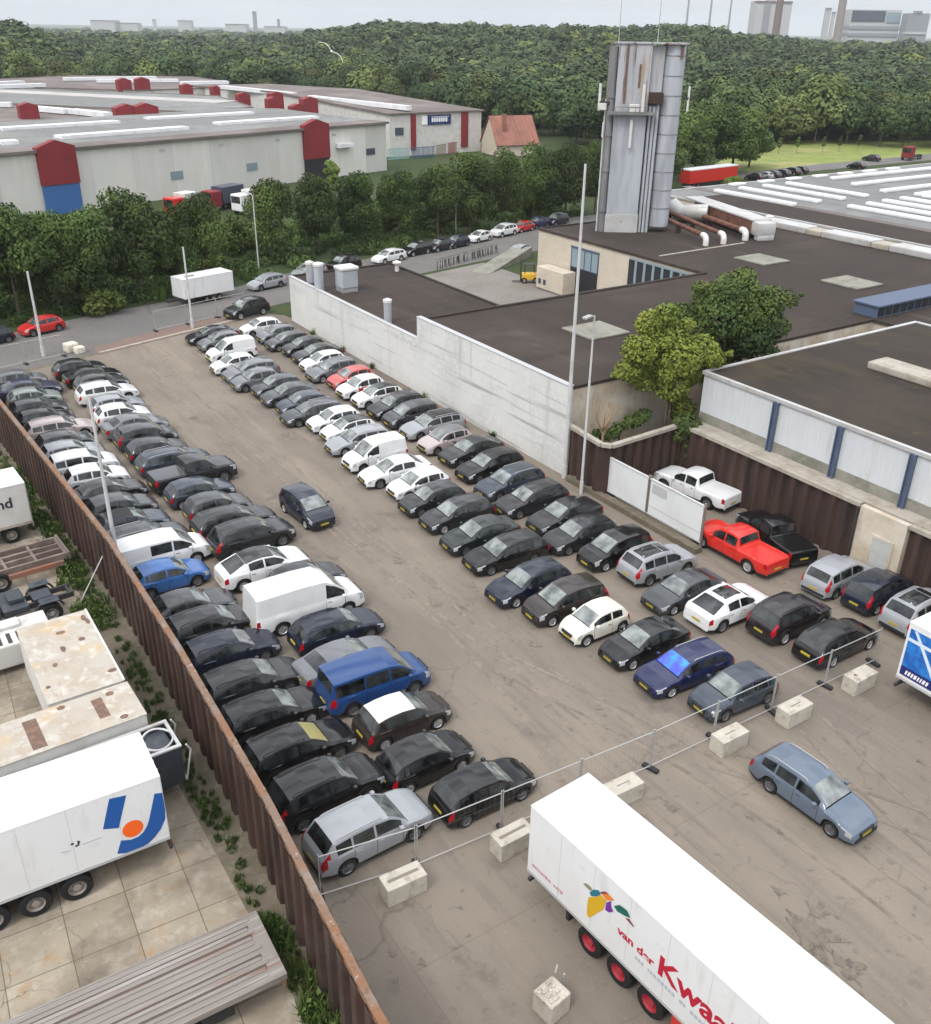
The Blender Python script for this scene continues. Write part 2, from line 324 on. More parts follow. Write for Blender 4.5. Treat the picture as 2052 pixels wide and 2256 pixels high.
M['white_box'] = mat('white_trailer_skin', (0.69, 0.69, 0.685), 0.35, spec=0.45, space='object', var=[(0.5, (0.73, 0.73, 0.715), 0.5, 0.72), (1.2, (0.62, 0.61, 0.58), 0.64, 0.76, (1, .25, 1))])
M['white_side'] = mat('white_trailer_side', (0.70, 0.705, 0.70), 0.4, spec=0.45, space='object', var=[(0.4, (0.65, 0.65, 0.64), 0.45, 0.7), (1.4, (0.56, 0.55, 0.53), 0.58, 0.74, (1, 1, .18)), (3, (0.60, 0.59, 0.57), 0.6, 0.75)])
M['white_old'] = mat('grimy_white_box', (0.56, 0.55, 0.52), 0.6, spec=0.3, space='object', var=[(0.7, (0.46, 0.44, 0.40), 0.45, 0.7), (1.5, (0.34, 0.31, 0.27), 0.6, 0.75, (1, 1, .2))])
M['trim_grey'] = mat('grey_trim', (0.42, 0.42, 0.42), 0.5)
M['stained_roof'] = mat('rust_stained_white_roof', (0.40, 0.365, 0.31), 0.75, spec=0.25, space='object', var=[
    (0.8, (0.36, 0.31, 0.245), 0.45, 0.63), (0.6, (0.45, 0.33, 0.19), 0.52, 0.68), (2.2, (0.50, 0.47, 0.43), 0.52, 0.7), (1.5, (0.33, 0.20, 0.13), 0.60, 0.72, (.3, 1, 1)), (1.3, (0.12, 0.085, 0.06), 0.70, 0.76), (3.5, (0.2, 0.10, 0.06), 0.70, 0.77)])
M['rust_patch'] = mat('rust_patch', (0.13, 0.085, 0.062), 0.85, var=[(4, (0.22, 0.12, 0.08), 0.45, 0.65)])
M['chassis'] = mat('dark_chassis_steel', (0.035, 0.033, 0.034), 0.7)
M['chassis_red'] = mat('red_oxide_chassis', (0.27, 0.115, 0.075), 0.75, space='object', var=[(1.2, (0.20, 0.13, 0.10), 0.45, 0.68)])
M['chassis_brown'] = mat('grimy_chassis_beam', (0.15, 0.115, 0.10), 0.8, space='object', var=[(1.2, (0.24, 0.19, 0.15), 0.45, 0.68)])
M['tarp_dark'] = mat('dark_tarpaulin', (0.035, 0.042, 0.052), 0.6, space='object', var=[(1.0, (0.07, 0.075, 0.085), 0.5, 0.7)])
M['deck'] = mat('ribbed_aluminium_deck', (0.225, 0.20, 0.178), 0.65, metal=0.1, space='object', var=[
    (0.6, (0.20, 0.175, 0.155), 0.45, 0.7, (0.2, 1, 1)), (1.5, (0.35, 0.33, 0.31), 0.5, 0.7, (0.15, 2, 1)), (1.3, (0.20, 0.115, 0.07), 0.58, 0.70, (0.15, 3, 1))])
M['deck_groove'] = mat('dirty_deck_groove', (0.085, 0.062, 0.05), 0.8, space='object', var=[(1.5, (0.2, 0.095, 0.05), 0.6, 0.7, (0.3, 2, 1))])
M['tyre'] = mat('tyre_rubber', (0.018, 0.018, 0.018), 0.85, spec=0.2)
M['rim'] = mat('alloy_rim', (0.45, 0.45, 0.46), 0.35, metal=0.6)
M['rim_dark'] = mat('dark_alloy_rim', (0.16, 0.16, 0.165), 0.4, metal=0.5)
M['rim_red'] = mat('red_truck_rim', (0.36, 0.03, 0.045), 0.45)
M['rim_dusty'] = mat('dusty_truck_rim', (0.30, 0.27, 0.24), 0.6, metal=0.3)
M['car_glass'] = mat('tinted_car_glass', (0.010, 0.012, 0.013), 0.04, spec=0.6)
M['car_windscreen'] = mat('car_windscreen_glass', (0.12, 0.135, 0.128), 0.05, spec=0.9, coat=0.8)  # paler than the side glass: reflected sky put into the base colour
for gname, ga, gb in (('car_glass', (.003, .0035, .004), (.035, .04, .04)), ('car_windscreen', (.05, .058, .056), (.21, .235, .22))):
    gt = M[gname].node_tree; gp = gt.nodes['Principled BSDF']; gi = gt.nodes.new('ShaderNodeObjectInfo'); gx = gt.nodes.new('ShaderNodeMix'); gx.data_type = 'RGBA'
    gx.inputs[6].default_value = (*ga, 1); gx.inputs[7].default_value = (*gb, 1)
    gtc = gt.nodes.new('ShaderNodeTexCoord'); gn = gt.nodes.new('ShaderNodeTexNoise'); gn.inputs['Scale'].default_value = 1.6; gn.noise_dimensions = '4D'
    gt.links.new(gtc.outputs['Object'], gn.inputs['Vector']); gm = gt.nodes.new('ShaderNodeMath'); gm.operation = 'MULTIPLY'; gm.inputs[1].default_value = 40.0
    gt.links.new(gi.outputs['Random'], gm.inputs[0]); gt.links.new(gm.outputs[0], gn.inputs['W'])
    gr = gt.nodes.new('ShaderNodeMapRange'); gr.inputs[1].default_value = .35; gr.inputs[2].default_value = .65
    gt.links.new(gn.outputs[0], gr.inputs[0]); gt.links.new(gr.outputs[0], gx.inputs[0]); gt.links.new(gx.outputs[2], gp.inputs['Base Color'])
M['windscreen_blue'] = mat('windscreen_with_blue_sunshade', (0.055, 0.075, 0.75), 0.12, spec=0.6, space='object', var=[(1.6, (0.02, 0.25, 0.85), 0.42, 0.6)])
M['windscreen_yellow'] = mat('windscreen_with_yellowish_reflection', (0.32, 0.29, 0.12), 0.15, spec=0.6)  # yellowish reflection put into the windscreen's base colour
M['plastic'] = mat('black_plastic', (0.02, 0.02, 0.021), 0.6, spec=0.35)
M['seam'] = mat('panel_gap', (0.006, 0.006, 0.006), 0.9, spec=0.1)
M['head'] = mat('headlamp_lens', (0.42, 0.44, 0.46), 0.12, metal=0.3, spec=0.7)
M['tail'] = mat('tail_lamp_red', (0.30, 0.004, 0.008), 0.3, spec=0.3)
M['plate'] = mat('yellow_number_plate', (0.40, 0.31, 0.03), 0.5)
M['red_ink'] = mat('red_lettering', (0.44, 0.006, 0.03), 0.5)
M['grey_ink'] = mat('grey_lettering', (0.42, 0.45, 0.50), 0.5)
M['black_ink'] = mat('black_lettering', (0.03, 0.03, 0.035), 0.5)
M['pink_ink'] = mat('faded_red_lettering', (0.55, 0.30, 0.33), 0.5)
M['white_ink'] = mat('white_lettering', (0.8, 0.8, 0.8), 0.5)
M['blue_logo'] = mat('blue_logo', (0.006, 0.085, 0.32), 0.45)
M['orange_logo'] = mat('orange_logo', (0.85, 0.12, 0.006), 0.45)
M['navy_band'] = mat('navy_band', (0.012, 0.02, 0.14), 0.45)
M['blue_print'] = mat('blue_printed_panel', (0.012, 0.11, 0.42), 0.4, space='object', var=[(1.1, (0.03, 0.26, 0.66), 0.45, 0.65), (3.0, (0.01, 0.06, 0.28), 0.52, 0.7)])
M['pale_stripe'] = mat('pale_stripe', (0.62, 0.70, 0.80), 0.4)
for nm, c in dict(logo_gold=(0.62, 0.36, 0.01), logo_olive=(0.25, 0.23, 0.13), logo_teal=(0.01, 0.15, 0.22), logo_green=(0.004, 0.11, 0.085),
                  logo_purple=(0.15, 0.02, 0.28), logo_orange=(0.72, 0.20, 0.02), logo_maroon=(0.22, 0.03, 0.04)).items():
    M[nm] = mat(nm, c, 0.45)
M['sign_navy'] = mat('navy_sign', (0.015, 0.03, 0.12), 0.4)
M['bark'] = mat('bark', (0.085, 0.066, 0.05), 0.9, spec=0.15, var=[(2, (0.14, 0.115, 0.09), 0.45, 0.7)])
M['twig'] = mat('dead_twigs', (0.33, 0.23, 0.14), 0.9, spec=0.15)
M['tile_roof'] = add_joints(mat('red_clay_tiles', (0.27, 0.115, 0.080), 0.8, var=[(0.35, (0.20, 0.085, 0.065), 0.45, 0.65)]), (0.12, 0.05, 0.04), (0.5, 30), 0, 0.05, 0.35)
M['far_pale'] = mat('pale_far_facade', (0.42, 0.42, 0.42), 0.8)
M['far_grey'] = mat('grey_far_facade', (0.24, 0.25, 0.27), 0.8)
M['far_dark'] = mat('dark_far_glazing', (0.05, 0.06, 0.085), 0.5)
M['chimney_brown'] = mat('brown_chimney', (0.16, 0.115, 0.10), 0.85)
M['chimney_grey'] = mat('grey_chimney', (0.24, 0.21, 0.19), 0.85)
M['gull'] = mat('gull_feathers', (0.80, 0.80, 0.80), 0.7)
M['gull_tip'] = mat('dark_wing_tip', (0.05, 0.05, 0.05), 0.7)
M['fence_teal'] = mat('teal_fence', (0.22, 0.42, 0.40), 0.5)
M['fence_navy'] = mat('blue_fence', (0.03, 0.08, 0.17), 0.5)
M['fence_red'] = mat('red_fence', (0.30, 0.07, 0.06), 0.5)
M['fence_brown'] = mat('brown_fence', (0.17, 0.13, 0.10), 0.6)
M['forklift_yellow'] = mat('forklift_yellow', (0.62, 0.38, 0.03), 0.5)
M['bag_white'] = mat('white_bulk_bag', (0.62, 0.58, 0.48), 0.8, space='object', var=[(3, (0.5, 0.45, 0.35), 0.45, 0.7)], bump=(6, 0.6, 0.05))
M['hoarding'] = mat('white_hoarding_board', (0.62, 0.635, 0.63), 0.55, space='object', var=[(0.6, (0.56, 0.57, 0.56), 0.45, 0.7)])
M['door_grey'] = mat('grey_steel_door', (0.42, 0.43, 0.41), 0.6, space='object', var=[(1.5, (0.36, 0.36, 0.33), 0.45, 0.7)])
LEAF = {
    'street': leaf_mat('street_tree_leaves', (0.044, 0.080, 0.020), (0.080, 0.118, 0.028), (0.070, 0.096, 0.026)),
    'wood': leaf_mat('woodland_leaves', (0.042, 0.074, 0.024), (0.086, 0.112, 0.034), (0.036, 0.066, 0.028)),
    'wood_light': leaf_mat('light_woodland_leaves', (0.092, 0.122, 0.030), (0.125, 0.148, 0.042), (0.080, 0.102, 0.040)),
    'far': leaf_mat('far_woodland_leaves', (0.036, 0.061, 0.026), (0.072, 0.093, 0.034), (0.05, 0.076, 0.03)),
    'yellow': leaf_mat('yellow_green_leaves', (0.10, 0.135, 0.024), (0.20, 0.205, 0.032), (0.10, 0.13, 0.026)),
    'dark': leaf_mat('dark_green_leaves', (0.042, 0.072, 0.022), (0.085, 0.112, 0.028), (0.055, 0.085, 0.024)),
    'weed': leaf_mat('weed_leaves', (0.055, 0.11, 0.022), (0.105, 0.145, 0.035), (0.07, 0.11, 0.03)),
    'shrub': leaf_mat('bright_shrub_leaves', (0.10, 0.155, 0.030), (0.16, 0.19, 0.045), (0.09, 0.13, 0.03)),
    'copper': leaf_mat('copper_leaves', (0.11, 0.065, 0.03), (0.13, 0.09, 0.035), (0.10, 0.08, 0.03)),
}

def add_cracks(m, scale, width, col, amount):
    t = m.node_tree; p = t.nodes['Principled BSDF']; g = t.nodes.new('ShaderNodeNewGeometry')
    n = t.nodes.new('ShaderNodeTexNoise'); n.inputs['Scale'].default_value = .8; n.inputs['Detail'].default_value = 4
    t.links.new(g.outputs['Position'], n.inputs['Vector'])
    v = t.nodes.new('ShaderNodeVectorMath'); v.operation = 'MULTIPLY_ADD'; v.inputs[1].default_value = (1.6, 1.6, 0)
    t.links.new(n.outputs['Color'], v.inputs[0]); t.links.new(g.outputs['Position'], v.inputs[2])
    o = t.nodes.new('ShaderNodeTexVoronoi'); o.feature = 'DISTANCE_TO_EDGE'; o.inputs['Scale'].default_value = scale
    t.links.new(v.outputs[0], o.inputs['Vector'])
    r = t.nodes.new('ShaderNodeMapRange'); r.inputs[1].default_value = 0; r.inputs[2].default_value = width; r.inputs[3].default_value = amount; r.inputs[4].default_value = 0
    t.links.new(o.outputs['Distance'], r.inputs[0])
    n2 = t.nodes.new('ShaderNodeTexNoise'); n2.inputs['Scale'].default_value = .16
    t.links.new(g.outputs['Position'], n2.inputs['Vector']); r2 = t.nodes.new('ShaderNodeMapRange'); r2.inputs[1].default_value = .46; r2.inputs[2].default_value = .6
    t.links.new(n2.outputs[0], r2.inputs[0]); k = t.nodes.new('ShaderNodeMath'); k.operation = 'MULTIPLY'
    t.links.new(r.outputs[0], k.inputs[0]); t.links.new(r2.outputs[0], k.inputs[1])
    x = t.nodes.new('ShaderNodeMix'); x.data_type = 'RGBA'; x.inputs[7].default_value = (*col, 1)
    t.links.new(k.outputs[0], x.inputs[0]); t.links.new(p.inputs['Base Color'].links[0].from_socket, x.inputs[6]); t.links.new(x.outputs[2], p.inputs['Base Color'])
add_cracks(M['asphalt_lot'], .13, .007, (.07, .06, .05), .42); add_cracks(M['asphalt_lot'], .6, .010, (.08, .068, .058), .16)
add_joints(M['asphalt_lot'], (.10, .085, .068), (47, 5.6), R(90), .03, .30, (0, 1.2, 0), .37, .05)
add_cracks(M['concrete_slab'], .4, .012, (.09, .07, .05), .7); add_cracks(M['asphalt_road'], .2, .012, (.05, .048, .045), .5)

# ------------------------------------------------------------------ ground, roads, terrain
def smooth01(a, b, x):
    t = min(1, max(0, (x - a) / (b - a))); return t * t * (3 - 2 * t)
VD = Vector((math.sin(R(-YAW)), math.cos(R(-YAW)), 0))          # horizontal view direction
VR = Vector((VD.y, -VD.x, 0))
def hill(x, y):
    d = math.hypot(x, y); f = x * VD.x + y * VD.y; r = x * VR.x + y * VR.y
    if d < 300 or f <= 0: return 0.0
    a = math.degrees(math.atan2(r, f))
    h = 13.5 * smooth01(520, 760, d) * smooth01(-11, -5, a) * (1 - 0.72 * smooth01(11, 20, a))
    h += 13.0 * smooth01(430, 560, d) * (1 - smooth01(640, 900, d)) * (1 - smooth01(-23.5, -20.5, a))
    h += 3.5 * smooth01(450, 800, d) * (1 - smooth01(1200, 1800, d)) * (0.5 + 0.5 * math.sin(d * 0.021 + a * 0.9))
    return h * (1 - 0.6 * smooth01(1500, 3000, d))
vs = [(0, 0, -0.012)]; fs = []
rad = [15, 40, 80, 130, 200, 280] + [330 * 1.085 ** k for k in range(46)]
NA = 240
for r_ in rad:
    for k in range(NA):
        a = 2 * math.pi * k / NA; x, y = r_ * math.cos(a), r_ * math.sin(a)
        vs.append((x, y, -0.012 + hill(x, y)))
for k in range(NA): fs.append((0, 1 + k, 1 + (k + 1) % NA))
for i in range(len(rad) - 1):
    for k in range(NA):
        a = 1 + i * NA + k; b = 1 + i * NA + (k + 1) % NA
        fs.append((a, a + NA, b + NA, b))
ground = link('ground', sheet_mesh('ground', vs, fs, [M['grass_ground']], smooth=60)); tag(ground, kind='structure')

def sheet(name, poly, z, m):
    me = sheet_mesh(name, [(p[0], p[1], z) for p in poly], [tuple(range(len(poly)))], [m])
    bm = bmesh.new(); bm.from_mesh(me)
    for f in bm.faces:
        f.normal_update()
        if f.normal.z < 0: f.normal_flip()
    bmesh.ops.triangulate(bm, faces=bm.faces[:]); bm.to_mesh(me); bm.free()
    return tag(link(name, me), kind='structure')

sheet('earth_strip', [(-70, -45), (80, -45), (80, 40), (46, 46), (38, 89), (26, 90.2), (18, 87.3), (-70, 72)], 0.0, M['earth'])
sheet('parking_lot', [(7.9, -45), (60, -45), (60, 40), (44.5, 44.4), (37.6, 44.4), (37.6, 90), (36, 92), (26.4, 89.2), (18.5, 86.5), (8.8, 84)], 0.005, M['asphalt_lot'])
sheet('slab_yard', [(-70, -45), (6.35, -45), (6.45, 30), (6.9, 62), (-70, 66)], 0.006, M['concrete_slab'])
far_px = [(50, 728), (153, 705), (267, 682), (378, 663), (519, 633), (620, 605), (805, 571), (900, 548), (1034, 517), (1190, 490), (1300, 474)]
far_edge = [at(*p) for p in far_px]; far_edge = [far_edge[0] + Vector((-60, -15, 0))] + far_edge
near_edge = [(-50, 76), (8.5, 84.6), (18.3, 87.0), (26.2, 89.8), (37.2, 94), (50, 97), (69, 101), (140, 112)]
sheet('street', [tuple(p)[:2] for p in far_edge] + [p for p in near_edge[::-1]], 0.009, M['asphalt_road'])
sheet('brick_crossing', [tuple(at(*p))[:2] for p in [(222, 782), (335, 753), (402, 737), (560, 700), (575, 678), (400, 716), (330, 733), (205, 765)]], 0.014, M['brick_paving'])
sheet('paved_yard', [(49.6, 60), (69.2, 60), (69.2, 100.2), (49.6, 96)], 0.013, M['yard_paving'])
mk = MB()
ka, kb = Vector((18.2, 86.7, 0)), Vector((36.5, 91.9, 0)); kd = (kb - ka).normalized(); kn = Vector((-kd.y, kd.x, 0)) * 0.16
mk.prism([tuple((ka - kn))[:2], tuple((kb - kn))[:2], tuple((kb + kn))[:2], tuple((ka + kn))[:2]], 0, 0.12)
tag(mk.build('kerb', M['ledge']), kind='structure')
sheet('meadow', [tuple(at(*p))[:2] for p in [(1560, 372), (1655, 312), (1760, 309), (2060, 309), (2060, 338), (1960, 348), (1800, 362), (1650, 378)]], 0.012, M['field'])
sheet('far_road', [tuple(at(*p))[:2] for p in [(1560, 378), (1650, 378), (1800, 362), (1960, 348), (2060, 338), (2060, 352), (1960, 361), (1800, 376), (1650, 392), (1560, 395)]], 0.016, M['asphalt_road'])

M['oil'] = mat('oil_stain', (0.105, 0.091, 0.077), 0.85, spec=0.2, var=[(1.5, (0.165, 0.140, 0.113), 0.38, 0.55), (4, (0.19, 0.161, 0.129), 0.48, 0.62), (11, (0.18, 0.153, 0.123), 0.5, 0.65)])
M['tyre_mark'] = mat('tyre_mark', (0.160, 0.136, 0.110), 0.85, spec=0.2, var=[(0.8, (0.215, 0.182, 0.145), 0.40, 0.56), (3, (0.13, 0.11, 0.09), 0.5, 0.7)])
def blot(x, y, r, n=30, sx=1.0, sy=1.0):
    ph = [rnd.uniform(.55, 1.15) for _ in range(n)]; ph = [p_ * (1 + .25 * math.sin(3 * i * 6.2832 / n + x) + .2 * math.sin(7 * i * 6.2832 / n + y)) for i, p_ in enumerate(ph)]
    return [(x + r * sx * ph[i] * math.cos(6.2832 * i / n), y + r * sy * ph[i] * math.sin(6.2832 * i / n)) for i in range(n)]
os_ = MB()
for (px, py, r) in [(1790, 2060, .75), (1870, 2130, .4), (1800, 2010, .25), (1715, 1965, .16), (930, 2120, .14), (865, 2102, .1), (1015, 2000, .07), (2030, 1680, .12), (1650, 1800, .12), (1720, 1835, .1), (735, 1228, .3), (880, 1235, .35), (800, 1200, .2), (1040, 1290, .2), (1120, 1500, .22), (640, 960, .5), (1320, 1560, .15), (1480, 1780, .2), (1180, 1420, .25), (960, 1330, .3)]:
    p = at(px, py); b_ = blot(p.x, p.y, r, sy=1.5); os_.add([(q[0], q[1], .028) for q in b_], [tuple(range(len(b_)))])
tag(os_.build('oil_stains', M['oil']), 'dark oil spots scattered on the car park surface', 'oil stains', kind='stuff')
tm = MB(); TZ = [.0065]
def track(x0, y0, x1, y1, bend, w=.17):
    for o_ in (-.75, .75):
        TZ[0] += .0012; P = []
        for i in range(25):
            f = i / 24; x = x0 + (x1 - x0) * f + bend * math.sin(math.pi * f); y = y0 + (y1 - y0) * f; P.append(Vector((x + o_, y, TZ[0])))
        for i in range(24):
            d = (P[i + 1] - P[i]).normalized(); n = Vector((-d.y, d.x, 0)) * w / 2
            tm.add([P[i] - n, P[i + 1] - n, P[i + 1] + n, P[i] + n], [(0, 1, 2, 3)])
for a_ in [(20.5, 22, 21.5, 46, .8), (23.3, 20, 22.2, 60, -.7), (21.4, 55, 21.8, 84, -.5), (25.2, 5, 21.5, 30, 1.5), (29, 4, 30.5, 18.5, -.8), (32, 3, 25.5, 19, 1.2)]: track(*a_)
tag(tm.build('tyre_marks', M['tyre_mark']), 'faint tyre marks along the lane of the car park', 'tyre marks', kind='stuff')

# ------------------------------------------------------------------ buildings round the car park
def flat_building(name, label, cat, poly, z, wall_m, roof_m, rim_m, rim_w=0.3, rim_h=0.18):
    t = thing(name, label, cat, (poly[0][0], poly[0][1], 0)); o = Vector((poly[0][0], poly[0][1], 0))
    P = [(p[0] - o.x, p[1] - o.y) for p in poly]
    MB().prism(P, 0, z, top=False).build('wall', wall_m, t)
    me = sheet_mesh('roof', [(p[0], p[1], z - 0.002) for p in P], [tuple(range(len(P)))], [roof_m])
    bm = bmesh.new(); bm.from_mesh(me); bmesh.ops.triangulate(bm, faces=bm.faces[:]); bmesh.ops.recalc_face_normals(bm, faces=bm.faces[:])
    for f in bm.faces:
        if f.normal.z < 0: f.normal_flip()
    bm.to_mesh(me); bm.free(); link('roof', me, t)
    rim = MB(); n = len(P)
    for i in range(n):
        a = Vector(P[i]); b = Vector(P[(i + 1) % n]); d = (b - a).normalized(); nn = Vector((-d.y, d.x)) * rim_w / 2
        e = d * (rim_w / 2 - 0.004)
        rim.prism([tuple(a - nn - e), tuple(b - nn + e), tuple(b + nn + e), tuple(a + nn - e)], z - 0.10 - 0.003 * i, z + rim_h + 0.003 * i)
    rim.build('roof_edge', rim_m, t)
    return t, o

LOWZ, HIZ = 4.2, 6.0
lowb, lo = flat_building('low_annex', 'low flat annex with dark felt roof at the street end of the white wall', 'building',
    [(37.9, 64.0), (49.3, 64.0), (49.3, 88.6), (37.9, 88.6)], LOWZ, M['tan_wall'], M['roof_bitumen'], M['roof_bitumen'], 0.25, 0.14)
main, mo = flat_building('factory_building', 'large flat dark roofed factory wrapping round a yard, carrying pipes, ducts and the silver tower', 'building',
    [(37.9, 44.5), (69.0, 44.5), (69.0, -10), (97.2, -10), (97.2, 89.0), (69.2, 89.0), (69.2, 63.0), (37.9, 63.0)], HIZ, M['cream_wall'], M['roof_bitumen'], M['roof_bitumen'], 0.3, 0.12)
# whitewashed side wall along the car park (two heights)
bw = MB(); bw.box(37.42, 37.72, 63.2, 87.9, 0, 4.42); bw.box(37.40, 37.74, 44.2, 63.2, 0, 6.22)
sw = thing('white_side_wall', 'long weathered white wall stepping down towards the street behind the parked cars', 'wall', (37.4, 44.2, 0))
MB().box(0.02, 0.32, 19.0, 43.7, 0, 4.42).build('low_section', M['wall_white'], sw)
MB().box(0.0, 0.34, 0, 18.98, 0, 6.22).build('high_section', M['wall_white'], sw)
MB().box(-0.03, 0.40, -0.02, 18.985, 6.222, 6.30).box(-0.01, 0.38, 18.99, 43.72, 4.422, 4.49).build('coping', M['trim_grey'], sw)
ew = MB().box(0, 31, 0, 0.1, 0, 5.9).build('plaster_gable', M['tan_wall'], main, (0.0, -0.115, 0.0))
ew['label'] = 'stained tan plaster end wall above the brown sheet piles'
# cream yard front: opening, windows
op = MB(); op.mat(0).box(-0.05, 0.05, 15.3, 19.9, 0, 2.9).mat(1)
for k in range(4): op.box(-0.04, 0.06, 15.35 + k * 1.13, 16.4 + k * 1.13, 2.98, 4.95)
op.mat(2)
for k in range(5): op.box(-0.10, 0.0, 15.25 + k * 1.13, 15.33 + k * 1.13, 2.9, 5.05)
op.box(-0.10, 0.0, 15.2, 19.95, 2.9, 2.98); op.box(-0.10, 0.0, 15.2, 19.95, 5.0, 5.2)
op.build('loading_door', [M['dark_opening'], M['glass_pale'], M['blue_steel']], main, (69.2 - mo.x - 0.02, 63.0 - mo.y, 0))
wb = MB(); wb.mat(1).box(-0.09, 0.02, 0.3, 10.4, 1.6, 1.75); wb.box(-0.09, 0.02, 0.3, 10.4, 5.45, 5.65)
for k in range(8):
    wb.mat(1).box(-0.09, 0.02, 0.3 + k * 1.28, 0.62 + k * 1.28, 1.75, 5.45)
    wb.mat(0).box(-0.03, 0.03, 0.62 + k * 1.28, 1.58 + k * 1.28, 1.75, 5.45)
wb.build('window_band', [M['glass'], M['glass_pale']], main, (69.2 - mo.x - 0.02, 63.0 - mo.y, 0))
# pale slabs and seams lying on the roof
for (px, py, sx, sy) in [(1678, 573, 1.9, 2.0), (1877, 624, 1.9, 2.0), (1313, 730, 1.9, 1.8)]:
    p = at(px, py, HIZ)
    rs = MB().rbox(-sx, sx, -sy, sy, 0, 0.16, 0.05).build('roof_slab', M['plinth'], main, tuple(p - mo))
sa, sb2 = at(1454, 564, HIZ), at(1640, 535, HIZ); sd2 = sb2 - sa
MB().box(0, sd2.length, -.12, .12, 0, 0.05).build('roof_seam', M['ledge'], main, tuple(sa - mo), math.atan2(sd2.y, sd2.x))
# right hand building with pale panels on a ledge over the sheet piles
pb = thing('panel_building', 'building with pale ribbed panels between blue posts under a mossy flat roof', 'building', (45.3, 40.2, 0))
PZ, PB = 7.0, 4.35
MB().box(0, 22.6, -70, 0, PB, PZ - 0.05).build('panel_wall', M['panel_white'], pb)
MB().box(-0.06, 22.5, -70.1, -0.02, 3.55, PB - 0.003).build('plinth', M['plinth'], pb)
MB().box(-1.18, -0.063, -70.1, -0.02, 0.02, 3.72).build('ledge', M['ledge'], pb)
rf = MB().box(0.1, 22.5, -70, -0.1, PZ - 0.048, PZ + 0.02).build('roof', M['roof_mossy'], pb)
re_ = MB(); re_.box(-0.14, 0.12, -70, 0.1, PZ - 0.12, PZ + 0.10); re_.box(0.123, 22.72, -0.16, 0.12, PZ - 0.11, PZ + 0.09); re_.box(22.46, 22.74, -70, -0.163, PZ - 0.12, PZ + 0.10)
re_.build('roof_edge', M['alu'], pb)
for k in range(12):
    y = -6.0 - k * 4.55
    c = MB(); c.box(-0.32, -0.062, y - 0.17, y - 0.11, 3.75, PZ - 0.13); c.box(-0.32, -0.062, y + 0.11, y + 0.17, 3.75, PZ - 0.13); c.box(-0.20, -0.062, y - 0.109, y + 0.109, 3.75, PZ - 0.13)
    c.build('blue_post', M['blue_steel'], pb)
rl = MB(); rl.rbox(9.7, 11.7, -33, -5.0, PZ + 0.02, PZ + 0.5, 0.12); rlo = rl.build('skylight', M['ledge'], pb)
# long blue window monitor behind it
bl = MB(); bl.mat(0).box(0, 14, 0, 2.2, 0, 0.9); bl.mat(1).box(-0.15, 14.2, -0.15, 2.4, 0.9, 1.02); bl.mat(2)
for k in range(14): bl.box(k + 0.08, k + 0.9, -0.03, -0.003, 0.12, 0.8)
bl.build('roof_monitor', [M['blue_steel'], M['blue_steel'], M['glass']], main, (69.6 - mo.x, 44.6 - mo.y, HIZ + 0.02))
# saw-tooth skylight hall to the right
sk, so_ = flat_building('skylight_hall', 'wide grey roofed hall covered in rows of long white skylights', 'building',
    [(97.25, -10), (185, -10), (185, 101.5), (97.25, 100.0)], 6.6, M['cream_wall'], M['roof_grey'], M['alu'], 0.3, 0.1)
MB().box(0.3, 7.6, 62, 104, 0, 0.03).build('felt_strip', M['roof_bitumen'], sk, (0, 0, 6.6))
MB().box(7.61, 9.2, 62, 112, 0, 0.05).build('gutter_strip', M['roof_brown'], sk, (0, 0, 6.6))
MB().box(0.3, 17.0, 2, 69, 0, 0.025).build('felt_strip', M['roof_bitumen'], sk, (0, 0, 6.6))
rows = []
for x in (105.6, 110.6, 115.6, 120.6): rows.append((x, 82.5, 96.2))
rows += [(111.0, 66.5, 78.3), (115.2, 62, 78.6), (119.2, 60, 79.0), (123.4, 58, 79.2), (128, 56, 79)]
for i, (x, y0, y1) in enumerate(rows):
    MB().rbox(x - 0.5, x + 0.5, y0, y1, 6.6, 7.05, 0.15).build('skylight', M['skylight'], sk, tuple(-so_))
for i, (x0, x1, y) in enumerate([(126.5, 146, 84.3), (128.5, 168, 90.6), (131, 170, 96.2), (128, 160, 79.9)]):
    MB().rbox(x0, x1, y - 0.55, y + 0.55, 6.6, 7.05, 0.15).build('skylight', M['skylight'], sk, tuple(-so_))
for k in range(7):
    MB().rbox(112 + k * 6.2, 114.6 + k * 6.2, 98.6, 99.8, 6.6, 6.95, 0.12).build('dome_light', M['skylight'], sk, tuple(-so_))
# long pale ventilation ridge
vr = MB().mat(0)
yy = 78.0; i = 0
while yy > 20:
    l = 6.5 if i % 2 == 0 else 2.2
    vr.mat(0 if i % 2 == 0 else 1).rbox(-1.15, 1.15, yy - l, yy - 0.06, 0, 0.72 if i % 2 == 0 else 0.6, 0.14); yy -= l; i += 1
vro = vr.build('ventilation_ridge', [M['alu'], M['ledge']], main, (95.2 - mo.x, -mo.y, HIZ))

